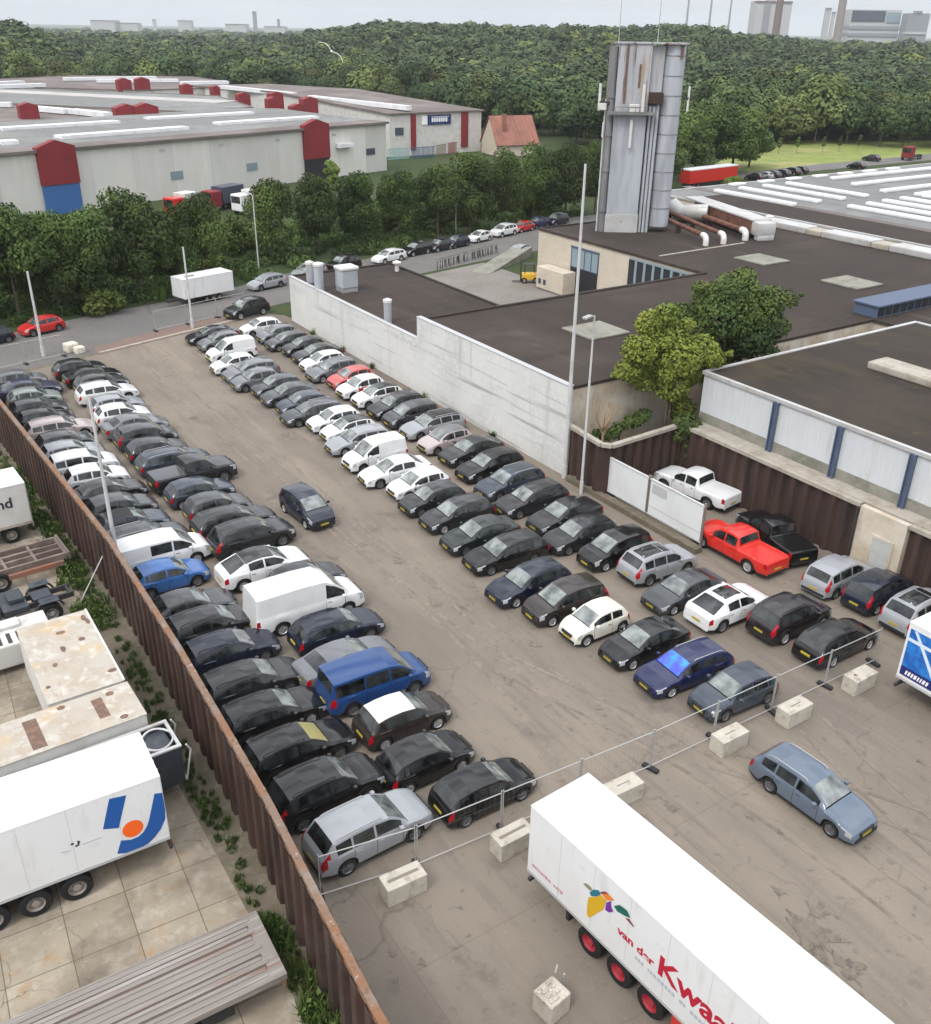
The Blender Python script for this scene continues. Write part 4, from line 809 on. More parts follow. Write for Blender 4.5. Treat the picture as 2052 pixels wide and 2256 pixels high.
def build_type(nm, T):
    """returns the list of parts: (name, mesh, [material slots], children)"""
    L, W, H = T['L'], T['W'], T['H']; hw = W / 2
    w1, w2 = T['wheels']; tr = T.get('tyre', .32); ar = tr + .055
    ws0, ws1 = T['ws']; rw0, rw1 = T['rw']; d0, d1, d2 = T['doors']
    keys = set([k[0] for k in T['top']] + [ws0 + .04, ws1, rw0, rw1 - .03, .02, .10, .34, L - .22, L - .36, L - .02, L - .10])
    g = .016
    seams = [d0, d1] + ([d2] if d2 else [])
    for q in seams: keys |= {q - g / 2, q + g / 2}
    pil = []                                         # side window spans
    bp = .045
    pil.append((d0 - .02 if d0 > ws0 + .3 else ws0 + .28, d1 - bp))
    if not T.get('panel'):
        e2 = (d2 if d2 else rw0 - .15)
        pil.append((d1 + bp, e2 - .03))
        if d2 and rw0 - d2 > .25 and not T.get('bed'): pil.append((d2 + .05, rw0 - .06))
    for a, b in pil: keys |= {a, b}
    for wc in (w1, w2):
        keys |= {wc - ar - .001, wc - ar + .002, wc + ar - .002, wc + ar + .001}
        for k in range(1, 10): keys.add(wc - ar * math.cos(math.pi * k / 10))
    ks = sorted(k for k in keys if 0 <= k <= L)
    st = [ks[0]]
    for k in ks[1:]:
        if k - st[-1] < .004: continue
        n = max(1, int((k - st[-1]) / .17)); a = st[-1]
        for i in range(1, n + 1): st.append(a + (k - a) * i / n)
    xc = (ws1 + rw0) / 2                              # the origin lies below the middle of the roof
    zf0 = .175 + (tr - .32) * 1.6
    sec = []
    for s in st:
        zt = interp(T['top'], s)
        if ws1 < s < rw0: zt += 0.02 * math.sin(math.pi * (s - ws1) / (rw0 - ws1)) 
        if ws0 < s < ws1: zt += 0.025 * math.sin(math.pi * (s - ws0) / (ws1 - ws0))
        if .2 < s < ws0: zt += 0.02 * math.sin(math.pi * (s - .2) / (ws0 - .2))
        w = hw
        if s < .75: w *= 1 - .20 * ((.75 - s) / .75) ** 2.3
        if s > L - .6: w *= 1 - (.07 if T.get('panel') or T.get('bed') else .15) * ((s - L + .6) / .6) ** 2.2
        zf = zf0
        if s < .3: zf += .05 * (1 - s / .3)
        if s > L - .4: zf += .09 * (s - L + .4) / .4
        for wc in (w1, w2):
            d = abs(s - wc)
            if d < ar: zf = max(zf, tr + math.sqrt(max(0, ar * ar - d * d)) )
        bz = T['belt'][0] + (T['belt'][1] - T['belt'][0]) * min(1, max(0, (s - ws0) / max(.1, rw1 - ws0)))
        zb = min(bz, zt - .045)
        zf = min(zf, zb - .10)
        hc = zt - zb; k = min(1, max(0, (hc - .05) / .42))
        flat = .90 if (T.get('bed') and s > rw1) else .84
        wr = w * (flat + (T['wr'] - flat) * k); ws_ = w * .955
        def tum(f): return ws_ - (ws_ - wr) * f ** 1.25
        P = [(0, zf + .02), (.70 * w, zf + .01), (.955 * w, zf), (.985 * w, zf + (zb - zf) * .16), (w, zf + (zb - zf) * .58), (.992 * w, zb - (zb - zf) * .10), (.957 * w, zb),
             (tum(.09), zb + hc * .09), (tum(.80), zb + hc * .80), (tum(.93), zb + hc * .93), (wr * .91, zt - .012 - .016 * k), (wr * .62, zt - .004), (0, zt + .004)]
        sec.append([(xc - s, y, z) for (y, z) in P])
    J = len(sec[0]); verts = []; idx = {}
    for i, P in enumerate(sec):
        for j, (x, y, z) in enumerate(P):
            idx[(i, j, 1)] = len(verts); verts.append((x, y, z))
            if y > 1e-6: idx[(i, j, -1)] = len(verts); verts.append((x, -y, z))
            else: idx[(i, j, -1)] = idx[(i, j, 1)]
    groups = {}
    def put(tag_, f): groups.setdefault(tag_, []).append(f)
    sd_name = {1: 0, -1: 1}
    for i in range(len(sec) - 1):
        sm = (st[i] + st[i + 1]) / 2
        for j in range(J - 1):
            for sg in (1, -1):
                f = (idx[(i, j, sg)], idx[(i + 1, j, sg)], idx[(i + 1, j + 1, sg)], idx[(i, j + 1, sg)])
                f = tuple(dict.fromkeys(f))
                if len(f) < 3: continue
                tg = ('body', 0)
                if j <= 2: tg = ('black', 0)
                is_seam = any(abs(sm - q) < g for q in seams)
                if 3 <= j <= 5:
                    if is_seam: tg = ('seam', 0)
                    elif d0 < sm < d1: tg = ('door', sg * 10)
                    elif d2 and d1 < sm < d2: tg = ('door', sg * 10 + 1)
                if j == 5 and .08 < sm < .46: tg = ('headlight', sg)
                if j == 4 and .08 < sm < .36: tg = ('headlight', sg)
                tall = nm in ('suv', 'mpv', 'mid_van', 'small_van', 'big_van', 'estate')
                if j in ((4, 5) if not T.get('panel') else (4,)) and L - .26 < sm < L - .015: tg = ('taillight', sg)
                if tall and j in (6, 7) and rw1 - .16 < sm < L - .015 and nm in ('suv', 'mpv'): tg = ('taillight', sg)
                if j == 7:
                    for q, (a, b) in enumerate(pil):
                        if a < sm < b: tg = ('side_window', sg * 10 + q)
                if j >= 8 and ws0 < sm < ws0 + .04: tg = ('seam', 0)
                if j >= 10:
                    if ws0 + .04 < sm < ws1: tg = ('windscreen', 0)
                    elif ws1 < sm < rw0: tg = ('roof', 0)
                    elif rw0 + .02 < sm < rw1 - .03 and nm not in ('big_van', 'small_van'): tg = ('rear_window', 0)
                    elif T.get('bed') and rw1 + .05 < sm < L - .1: tg = ('bed_cover', 0)
                if j == 9 and ws1 < sm < rw0: tg = ('roof', 0)
                put(tg, f)
    for i, rev in ((0, False), (len(sec) - 1, True)):
        ring = [idx[(i, j, 1)] for j in range(J)] + [idx[(i, j, -1)] for j in range(J - 2, 0, -1)]
        put(('body', 0), tuple(ring if not rev else ring[::-1]))
    def sub(tags, mats_, smooth=32, name='m'):
        fs = []; fm = []
        for mi, tg in enumerate(tags):
            for f in groups.get(tg, []): fs.append(f); fm.append(mi)
        used = sorted({v for f in fs for v in f}); mp_ = {v: i for i, v in enumerate(used)}
        me = sheet_mesh(nm + '_' + name, [verts[v] for v in used], [tuple(mp_[v] for v in f) for f in fs], mats_, fm)
        bm = bmesh.new(); bm.from_mesh(me); bmesh.ops.recalc_face_normals(bm, faces=bm.faces[:])
        for f in bm.faces:                             # open shells: make sure they face outwards
            pass
        bm.to_mesh(me); bm.free()
        c0 = Vector((0, 0, .7)); flip = sum(1 if (Vector(p.center) - Vector((max(-1.2, min(1.2, p.center.x)), 0, .7))).dot(p.normal) > 0 else -1 for p in me.polygons)
        if flip < 0: me.flip_normals()
        me.polygons.foreach_set('use_smooth', [True] * len(me.polygons))
        me.set_sharp_from_angle(angle=R(smooth)); me.update()
        return me
    X = lambda s: xc - s
    out = []
    out.append(('body', sub([('body', 0), ('black', 0), ('seam', 0)], [M['plastic'], M['plastic'], M['seam']], name='body'), 'paint', []))
    out.append(('roof', sub([('roof', 0)], [M['plastic']], name='roof'), 'roof', []))
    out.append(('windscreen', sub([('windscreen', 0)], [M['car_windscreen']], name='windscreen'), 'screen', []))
    if ('rear_window', 0) in groups: out.append(('rear_window', sub([('rear_window', 0)], [M['car_glass']], name='rear_window'), None, []))
    if ('bed_cover', 0) in groups: out.append(('bed_cover', sub([('bed_cover', 0)], [M['plastic']], name='bed_cover'), 'cover', []))
    hm = {}
    for sg in (1, -1):
        b = MB(); b.rbox(-.10, .10, -.012, .022, -.014, .014, .008); hm[sg] = b.mesh('door_handle', [M['plastic']])
    for tg in sorted(groups):
        if tg[0] == 'door':
            sg = 1 if tg[1] > 0 else -1; rear = abs(tg[1]) % 10 if tg[1] > 0 else abs(-tg[1]) % 10
            rear = 1 if (tg[1] in (11, -9)) else 0
            sx = (d1 if not rear else (d2 or d1)) - .2
            out.append(('door', sub([tg], [M['plastic']], name='door'), 'paint', [('door_handle', hm[sg], None, (X(sx), sg * (hw * .995), T['belt'][0] - .11))]))
        if tg[0] == 'side_window': out.append(('side_window', sub([tg], [M['car_glass']], name='side_window'), 'win%d' % (tg[1] - 10 if tg[1] > 0 else tg[1] + 10), []))
        if tg[0] == 'headlight': out.append(('headlight', sub([tg], [M['head']], name='headlight'), None, []))
        if tg[0] == 'taillight': out.append(('taillight', sub([tg], [M['tail']], name='taillight'), None, []))
    # grille, plates, mirrors, rails
    zg = interp(T['top'], .06)
    b = MB().rbox(X(-.022), X(.06), -hw * .44, hw * .44, zg - .17, zg - .045, .02); out.append(('grille', b.mesh('grille', [M['plastic']]), None, []))
    b = MB().rbox(X(-.016), X(.10), -hw * .70, hw * .70, .27, .385, .025); out.append(('air_intake', b.mesh('air_intake', [M['plastic']]), None, []))
    b = MB().rbox(X(-.034), X(-.009), -.26, .26, .395, .505, .004); out.append(('number_plate', b.mesh('number_plate', [M['plate']]), None, []))
    zp = .74 if nm in ('hatch', 'city', 'mpv', 'sedan') else .80
    b = MB().rbox(X(L + .02), X(L - .06), -.26, .26, zp - .2, zp - .09, .004); out.append(('number_plate', b.mesh('number_plate', [M['plate']]), None, []))
    b = MB().rbox(X(L + .016), X(L - .10), -hw * .78, hw * .78, .30, .47, .04); out.append(('rear_bumper', b.mesh('rear_bumper', [M['plastic']]), 'bumper', []))
    for sg in (1, -1):
        sx = d0 + .12
        b = MB().rbox(X(sx + .08), X(sx - .09), sg * (hw + .11) - .09, sg * (hw + .11) + .09, T['belt'][0] + .03, T['belt'][0] + .17, .05)
        b.box(X(sx + .03), X(sx - .03), min(sg * hw * .93, sg * (hw + .08)), max(sg * hw * .93, sg * (hw + .08)), T['belt'][0] + .03, T['belt'][0] + .07)
        out.append(('wing_mirror', b.mesh('wing_mirror', [M['plastic']], 50), 'paint', []))
        if T.get('rails'):
            yr = hw * T['wr'] * .93; pts = [(X(s), sg * yr, interp(T['top'], s) + dz) for s, dz in ((ws1 + .25, 0), (ws1 + .34, .055), (rw0 - .5, .065), (rw0 - .25, .055), (rw0 - .16, -.01))]
            out.append(('roof_rail', MB().tube(pts, .018, 6).mesh('roof_rail', [M['galv']], 50), 'rail', []))
    # wheels
    tyre = MB().lathe([(-.105, tr * .70), (-.105, tr * .93), (-.08, tr), (.08, tr), (.105, tr * .93), (.105, tr * .70), (.02, tr * .66), (-.02, tr * .66), (-.105, tr * .70)], 'y', (0, 0, 0), 24).mesh('tyre', [M['tyre']], 40)
    rm = MB().lathe([(.085, tr * .70), (.095, tr * .66), (.06, tr * .60), (.03, tr * .15), (.075, tr * .16), (.078, .002)], 'y', (0, 0, 0), 24)
    for k in range(5):
        a = 2 * math.pi * k / 5 + .3; ca, sa = math.cos(a), math.sin(a); u = Vector((-sa, 0, ca)); d = Vector((ca, 0, sa))
        p0 = d * tr * .1; p1 = d * tr * .64
        rm.add([p0 - u * .035 + Vector((0, .082, 0)), p0 + u * .035 + Vector((0, .082, 0)), p1 + u * .028 + Vector((0, .082, 0)), p1 - u * .028 + Vector((0, .082, 0)),
                p0 - u * .035 + Vector((0, .04, 0)), p0 + u * .035 + Vector((0, .04, 0)), p1 + u * .028 + Vector((0, .04, 0)), p1 - u * .028 + Vector((0, .04, 0))],
               [(0, 1, 2, 3), (0, 4, 5, 1), (1, 5, 6, 2), (3, 2, 6, 7), (0, 3, 7, 4)])
    rim = rm.mesh('rim', [M['rim']], 40)
    for wc in (w1, w2):
        for sg in (1, -1):
            out.append(('wheel', tyre, ('wheel', (X(wc), sg * (hw - .125), tr), sg), [('rim', rim, 'rim', (0, 0, 0))]))
    return out
CARS = {}
def slot(o, i, m):
    o.material_slots[i].link = 'OBJECT'; o.material_slots[i].material = m
PAINT = {}
def paint(nm, c, rough=.28, metal=.0):
    PAINT[nm] = mat('paint_' + nm, c, rough, metal=metal, spec=.15, coat=.8, space='object', var=[(1.3, tuple(min(.9, x * .9 + .006) for x in c), .45, .7)])
for nm_, c_ in dict(black=(.005, .005, .0055), navy=(.009, .013, .026), dkgrey=(.017, .018, .020), grey=(.045, .048, .052), bluegrey=(.034, .044, .060), silver=(.27, .28, .295), ltgrey=(.135, .14, .148),
                    white=(.66, .665, .66), cream=(.66, .63, .55), red=(.46, .020, .018), pinkred=(.46, .09, .085), blue=(.035, .115, .32), vanblue=(.012, .050, .165), steel=(.105, .135, .178), brown=(.026, .019, .016),
                    indigo=(.010, .014, .060), greenblack=(.011, .016, .015), greensilver=(.22, .245, .235), pinksilver=(.40, .34, .33), truckred=(.56, .024, .016), purplish=(.040, .042, .075), plum=(.014, .010, .012)).items(): paint(nm_, c_)

def place_car(ty, x, y, deg, pt, label, cat='car', group=None, roof=None, cover=None, screen=None, full=True, name='parked_car', glassroof=False, darkrim=None, z=0.0, side_red=None, blank=None):
    if ty not in CARS: CARS[ty] = build_type(ty, TYPES[ty])
    t = thing(name, label, cat, (x, y, z + .006), R(deg), group); t.scale = (rnd.uniform(.955, 1.035), rnd.uniform(.98, 1.02), rnd.uniform(.955, 1.045))
    pm = PAINT[pt]
    if darkrim is None: darkrim = rnd.random() < .45
    for (n, me, role, kids) in CARS[ty]:
        if not full and n in ('number_plate', 'rear_bumper', 'grille', 'air_intake'): continue
        o = bpy.data.objects.new(n, me); C.objects.link(o); o.parent = t
        if isinstance(role, tuple):
            o.location = role[1]; o.rotation_euler = (0, 0, 0 if role[2] > 0 else math.pi)
        elif role == 'paint': slot(o, 0, PAINT[side_red] if (side_red and n == 'door') else pm)
        elif role == 'roof':
            slot(o, 0, M[roof] if roof in M else (PAINT[roof] if roof else pm))
            if roof: o['label'] = ('black' if roof in ('plastic', 'car_glass', 'black') else roof) + ' roof'
        elif role == 'cover': slot(o, 0, PAINT[cover] if cover in PAINT else M['plastic'])
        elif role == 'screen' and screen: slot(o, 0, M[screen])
        elif role == 'rail': slot(o, 0, M['plastic'] if pt in ('black', 'navy', 'dkgrey', 'plum') else M['galv'])
        elif role == blank and blank: slot(o, 0, pm); o.name = 'side_panel'
        elif role == 'bumper': slot(o, 0, pm if ty in ('sedan', 'coupe_suv', 'estate', 'hatch') else M['plastic'])
        for (kn, km, kr, kl) in kids:
            if not full and kn == 'door_handle': continue
            k = bpy.data.objects.new(kn, km); C.objects.link(k); k.parent = o; k.location = kl
            if kr == 'rim' and darkrim: slot(k, 0, M['rim_dark'])
            if kn == 'door_handle': slot(k, 0, M['plastic'] if pt != 'silver' else M['galv'])
    if glassroof:
        T = TYPES[ty]; a, b = T['ws'][1] + .12, T['rw'][0] - .25; xc = (T['ws'][1] + T['rw'][0]) / 2; q = T['W'] / 2 * T['wr'] * .68
        n = 6; pv = []; pf = []
        for i in range(n + 1):
            s = a + (b - a) * i / n; zt = interp(T['top'], s) + .02 * math.sin(math.pi * (s - T['ws'][1]) / (T['rw'][0] - T['ws'][1])) + .008
            pv += [(xc - s, -q, zt - .006), (xc - s, 0, zt + .004), (xc - s, q, zt - .006)]
        for i in range(n): pf += [(3 * i, 3 * i + 1, 3 * i + 4, 3 * i + 3), (3 * i + 1, 3 * i + 2, 3 * i + 5, 3 * i + 4)]
        o = link('glass_sunroof', sheet_mesh('glass_sunroof', pv, pf, [M['car_glass']], smooth=30), t)
        o.modifiers.new('thickness', 'SOLIDIFY').thickness = .004
    return t

COLW = dict(black='black', navy='navy blue', dkgrey='dark grey', grey='mid grey', bluegrey='blue grey', silver='silver', ltgrey='light grey', white='white', cream='cream white', red='red', pinkred='pale red', blue='bright blue', vanblue='blue',
            steel='steel blue', brown='dark brown', indigo='deep blue', greenblack='greenish black', greensilver='greenish silver', pinksilver='pinkish silver', truckred='red', purplish='purplish blue', plum='plum black')
TYW = dict(hatch='hatchback', city='small hatchback', estate='estate car', sedan='saloon', suv='off-roader', coupe_suv='coupe off-roader', mpv='people carrier', small_van='small panel van', mid_van='van', big_van='tall panel van', pickup='pickup')
ORD = ['first', 'second', 'third', 'fourth', 'fifth', 'sixth', 'seventh', 'eighth', 'ninth', 'tenth', 'eleventh', 'twelfth', 'thirteenth', 'fourteenth', 'fifteenth', 'sixteenth', 'seventeenth', 'eighteenth', 'nineteenth', 'twentieth',
       'twenty-first', 'twenty-second', 'twenty-third', 'twenty-fourth', 'twenty-fifth', 'twenty-sixth', 'twenty-seventh']
# (Y along the lane, X across, type, paint, options)
ROWS = {
 'A': ('in the row against the rusty fence', 'cars parked against the rusty fence', 0, [
  (80.6, 9.9, 'hatch', 'ltgrey'), (78.2, 10.2, 'sedan', 'purplish'), (75.9, 10.0, 'hatch', 'greensilver'), (73.2, 9.7, 'hatch', 'grey'), (70.9, 9.7, 'hatch', 'dkgrey'), (68.3, 10.0, 'estate', 'pinksilver'),
  (65.6, 9.95, 'hatch', 'grey'), (63.3, 9.8, 'hatch', 'silver'), (61.0, 9.95, 'mpv', 'white'), (58.6, 10.2, 'hatch', 'white'), (56.1, 10.5, 'sedan', 'dkgrey'), (53.5, 10.3, 'hatch', 'grey'),
  (51.2, 10.3, 'sedan', 'bluegrey', dict(roof='plastic')), (49.0, 10.3, 'estate', 'grey'), (46.6, 10.6, 'mid_van', 'white', dict(name='parked_van', blank='win2')), (44.2, 10.3, 'hatch', 'blue'), (40.7, 10.3, 'sedan', 'grey'), (38.5, 10.4, 'estate', 'dkgrey'),
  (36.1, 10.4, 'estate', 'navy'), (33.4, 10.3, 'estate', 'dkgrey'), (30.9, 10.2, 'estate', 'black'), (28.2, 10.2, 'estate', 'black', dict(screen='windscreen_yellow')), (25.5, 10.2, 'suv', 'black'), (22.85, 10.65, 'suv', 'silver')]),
 'B': ('in the second row from the rusty fence', 'cars parked on the left side of the lane', 0, [
  (81.3, 14.6, 'hatch', 'dkgrey'), (79.0, 15.3, 'sedan', 'black'), (76.5, 15.2, 'hatch', 'grey'), (74.2, 14.9, 'estate', 'white'), (71.1, 14.9, 'hatch', 'silver'), (68.7, 14.7, 'hatch', 'white'), (66.2, 15.1, 'sedan', 'ltgrey'),
  (63.7, 14.9, 'mpv', 'grey'), (61.2, 14.9, 'hatch', 'dkgrey'), (58.8, 15.1, 'estate', 'bluegrey'), (55.8, 16.2, 'pickup', 'dkgrey', dict(name='pickup_truck', cover='grey')), (53.3, 15.1, 'hatch', 'bluegrey'), (50.6, 15.3, 'hatch', 'grey'), (48.4, 15.3, 'estate', 'dkgrey'),
  (45.9, 15.5, 'suv', 'dkgrey'), (42.4, 15.0, 'coupe_suv', 'white', dict(roof='car_glass')), (40.1, 16.2, 'hatch', 'dkgrey'), (37.7, 14.9, 'big_van', 'white', dict(name='parked_van')), (35.1, 15.4, 'estate', 'navy'), (32.6, 14.9, 'sedan', 'ltgrey'),
  (30.4, 14.9, 'mid_van', 'vanblue', dict(name='parked_van')), (27.7, 14.9, 'hatch', 'brown', dict(roof='cream')), (25.0, 14.4, 'hatch', 'black'), (22.4, 15.4, 'hatch', 'black')]),
 'C': ('in the row right of the lane', 'cars parked on the right side of the lane', 180, [
  (85.1, 28.6, 'sedan', 'dkgrey'), (82.6, 28.6, 'hatch', 'ltgrey'), (79.0, 28.4, 'small_van', 'white', dict(name='parked_van')), (75.9, 27.3, 'hatch', 'white'), (73.5, 28.0, 'estate', 'ltgrey'), (71.0, 27.3, 'hatch', 'ltgrey'), (68.8, 28.2, 'hatch', 'grey'),
  (66.5, 28.1, 'sedan', 'grey'), (64.1, 28.3, 'hatch', 'bluegrey'), (61.9, 28.3, 'estate', 'grey'), (59.8, 28.9, 'hatch', 'white'), (57.6, 28.9, 'hatch', 'white', dict(roof='car_glass')), (55.3, 28.7, 'estate', 'silver'), (52.3, 28.3, 'small_van', 'white', dict(name='parked_van')),
  (49.5, 28.0, 'sedan', 'white'), (47.1, 28.5, 'hatch', 'white'), (44.7, 28.1, 'hatch', 'dkgrey'), (42.2, 28.4, 'estate', 'dkgrey'), (39.3, 27.8, 'sedan', 'greenblack'), (36.8, 28.2, 'estate', 'black'), (33.6, 27.3, 'estate', 'navy'),
  (31.1, 27.7, 'mpv', 'brown'), (28.9, 27.6, 'city', 'cream'), (26.3, 28.4, 'sedan', 'black'), (23.8, 28.9, 'estate', 'indigo', dict(screen='windscreen_blue')), (21.35, 29.3, 'hatch', 'bluegrey')]),
 'D': ('in the row along the white wall', 'cars parked along the white wall', 180, [
  (85.0, 33.6, 'hatch', 'white'), (82.2, 34.0, 'hatch', 'ltgrey'), (79.7, 34.0, 'hatch', 'grey'), (77.4, 34.5, 'hatch', 'dkgrey'), (75.0, 34.5, 'sedan', 'dkgrey'), (72.5, 34.1, 'hatch', 'white'), (70.0, 33.9, 'estate', 'ltgrey'), (67.5, 34.2, 'hatch', 'pinkred'),
  (65.0, 33.8, 'hatch', 'white', dict(side_red='red')), (62.5, 34.0, 'hatch', 'white', dict(roof='car_glass')), (59.9, 34.3, 'estate', 'dkgrey'), (57.6, 34.2, 'mpv', 'grey'), (55.0, 34.6, 'estate', 'silver', dict(roof='black')), (52.2, 33.7, 'hatch', 'pinksilver', dict(roof='ltgrey')),
  (49.7, 34.1, 'sedan', 'dkgrey'), (47.0, 34.1, 'estate', 'black'), (44.2, 33.7, 'estate', 'bluegrey'), (41.4, 33.4, 'estate', 'dkgrey'), (38.7, 33.5, 'sedan', 'dkgrey'), (36.3, 33.0, 'estate', 'dkgrey'), (33.9, 33.5, 'mpv', 'black'),
  (31.5, 33.1, 'suv', 'silver', dict(rev=1, glassroof=True)), (28.7, 33.4, 'sedan', 'grey'), (26.4, 33.4, 'coupe_suv', 'white', dict(rev=1, glassroof=True, darkrim=True)), (24.0, 34.9, 'suv', 'plum', dict(rev=1)), (21.5, 35.2, 'estate', 'black', dict(rev=1))]),
}
LBL = {  # the ones that stand out
 ('A', 15): 'white van with a dark side window beside the bright blue car', ('A', 16): 'bright blue hatchback parked beside the white van at the rusty fence', ('A', 24): 'silver off-roader with red tail lights, nearest the mesh fence by the rusty fence',
 ('A', 13): 'blue grey open-top car with black soft roof in the rusty fence row', ('A', 22): 'black estate with a yellowish windscreen reflection in the rusty fence row', ('A', 23): 'black off-roader between the silver off-roader and a black estate',
 ('A', 2): 'purplish blue saloon near the street end of the rusty fence row', ('A', 9): 'white people carrier at the rusty fence with a lamp mast in front', ('A', 10): 'white hatchback with red tail lights next to the white people carrier',
 ('B', 4): 'white estate car near the street end of the second row', ('B', 11): 'dark grey pickup with covered bed in the second row', ('B', 16): 'white car with black roof beside the tall white panel van', ('B', 18): 'tall white panel van with its side to the camera, left of the lane',
 ('B', 17): 'dark hatchback mostly hidden behind the tall white panel van', ('B', 19): 'navy blue estate with tall red tail lights beside the tall white van', ('B', 20): 'light grey saloon half hidden behind the blue van', ('B', 21): 'blue van with side windows, left of the lane', ('B', 22): 'brown hatchback with a cream white roof beside the blue van',
 ('B', 23): 'black hatchback between the cream-roofed car and the last black car', ('B', 24): 'black hatchback at the end of the second row, touching the mesh fence',
 ('C', 3): 'farther white panel van on the right of the lane, near the street', ('C', 14): 'nearer white panel van on the right of the lane, among white cars', ('C', 15): 'white saloon directly beside the nearer small white panel van', ('C', 16): 'white hatchback, last of the white cars before the dark ones right of the lane',
 ('C', 23): 'cream white small hatchback between two dark cars right of the lane', ('C', 24): 'black saloon between the cream white hatchback and the blue windscreen car', ('C', 25): 'deep blue estate with a bright blue windscreen shade', ('C', 26): 'blue grey hatchback at the mesh fence end of the row right of the lane',
 ('D', 8): 'faded red hatchback along the white wall', ('D', 9): 'white car with red doors beside the faded red hatchback', ('D', 22): 'silver off-roader with glass roof, tail towards the lane, behind the white hoarding', ('D', 24): 'white coupe off-roader with glass roof, tail towards the lane',
 ('D', 25): 'plum black off-roader parked tail out beside the white coupe off-roader', ('D', 26): 'black estate parked tail out by the mesh fence, nearest the concrete blocks', ('D', 14): 'pinkish silver hatchback with a grey roof close to the white wall', ('D', 13): 'silver estate with a dark roof close to the white wall', ('D', 23): 'mid grey saloon between the silver and the white off-roader',
}
for rk, (where, grp, deg, lst) in ROWS.items():
    for i, e in enumerate(lst):
        y, x, ty, pt = e[:4]; op = dict(e[4]) if len(e) > 4 else {}
        d = deg + rnd.uniform(-2.2, 2.2) + (180 if op.pop('rev', 0) else 0)
        if rk == 'C': d -= 1.5
        lb = LBL.get((rk, i + 1)) or '%s %s, %s from the street %s' % (COLW[pt], TYW[ty], ORD[i], where)
        cat = 'van' if 'van' in ty else ('pickup' if ty == 'pickup' else 'car')
        place_car(ty, x, y, d, pt, lb, cat, grp, full=True, **op)
# cars standing on their own
place_car('mpv', 20.35, 48.3, -86, 'navy', 'dark navy people carrier standing alone in the middle of the lane')
p = at(1765, 1680, 1.42); place_car('estate', p.x - .1, p.y, -88, 'steel', 'steel blue estate car standing alone in front of the mesh fence and concrete blocks')
p = at(1838, 1240, 1.6); place_car('mpv', p.x, p.y, 3, 'silver', 'silver people carrier parked tail out by the concrete door pier', group='cars by the door pier')
p = at(1930, 1273, 1.6); place_car('mpv', p.x, p.y, 2, 'navy', 'navy blue people carrier between the two silver cars by the door pier', group='cars by the door pier')
p = at(2021, 1316, 1.66); place_car('suv', p.x, p.y, 0, 'silver', 'silver off-roader with glass roof cut by the right edge of the photo', group='cars by the door pier', glassroof=True)
p = at(1563, 1028, 1.84); place_car('pickup', p.x - 1.0, p.y, 97, 'white', 'white pickup with closed bed against the dark sheet piles', 'pickup', 'pickups behind the hoarding', name='pickup_truck', cover='white', darkrim=True)
p = at(1713, 1140, 1.84); place_car('pickup', p.x, p.y, 76, 'black', 'black pickup with open bed between the white and the red pickup', 'pickup', 'pickups behind the hoarding', name='pickup_truck', cover='black')
p = at(1622, 1163, 1.84); place_car('pickup', p.x + .25, p.y - .1, 90, 'truckred', 'bright red pickup with closed bed beside the white hoarding', 'pickup', 'pickups behind the hoarding', name='pickup_truck', cover='truckred')
place_car('suv', 34.9, 92.0, 195, 'dkgrey', 'dark grey off-roader at the street corner of the white wall')
# cars along the street
street = [(11.2, 94.9, 'hatch', 'navy', 'dark hatchback on the street cut by the left edge of the photo'), (15.9, 96.3, 'hatch', 'red', 'bright red hatchback parked on the street verge'),
 (41.3, 101.9, 'estate', 'silver', 'silver estate car on the street beside the white box trailer'), (47.4, 103.9, 'mpv', 'greensilver', 'pale greenish silver people carrier on the street behind the annex flues'), (52.6, 105.3, 'suv', 'black', 'black off-roader on the street behind the air handling unit'),
 (60.0, 107.0, 'estate', 'white', 'white estate car on the street beyond the annex roof corner'), (65.2, 109.0, 'estate', 'black', 'black estate, first of three dark cars along the street'), (69.0, 109.6, 'hatch', 'dkgrey', 'dark grey hatchback, middle of three dark cars along the street'), (72.2, 110.3, 'hatch', 'navy', 'navy hatchback, farthest of three dark cars along the street'),
 (77.0, 111.9, 'hatch', 'white', 'white hatchback under the street lamp'), (82.4, 113.5, 'suv', 'white', 'white off-roader on the street next to the red car'), (86.7, 114.9, 'hatch', 'red', 'red hatchback at the far end of the street'), (90.4, 116.1, 'hatch', 'indigo', 'deep blue hatchback beside the red car at the far end of the street'), (94.7, 116.9, 'mpv', 'navy', 'navy blue people carrier at the far end of the street by the tower')]
for (x, y, ty, pt, lb) in street: place_car(ty, x, y, 194 + rnd.uniform(-2, 2), pt, lb, 'car', 'cars parked along the street', full=False)
place_car('hatch', 75.8, 101.1, 200, 'silver', 'silver hatchback in the yard behind the annex', full=False)
for i, (px, py, pt) in enumerate([(1668, 398, 'black'), (1688, 395, 'silver'), (1706, 392, 'dkgrey'), (1727, 389, 'navy'), (1748, 385, 'dkgrey'), (1766, 382, 'black'), (1892, 372, 'black'), (1925, 355, 'dkgrey')]):
    q = at(px, py); place_car('hatch', q.x, q.y, 100, pt, '%s car, %s from the red trailer on the far road beyond the skylight roof' % (COLW[pt], ORD[i]), 'car', 'cars on the far road', full=False)

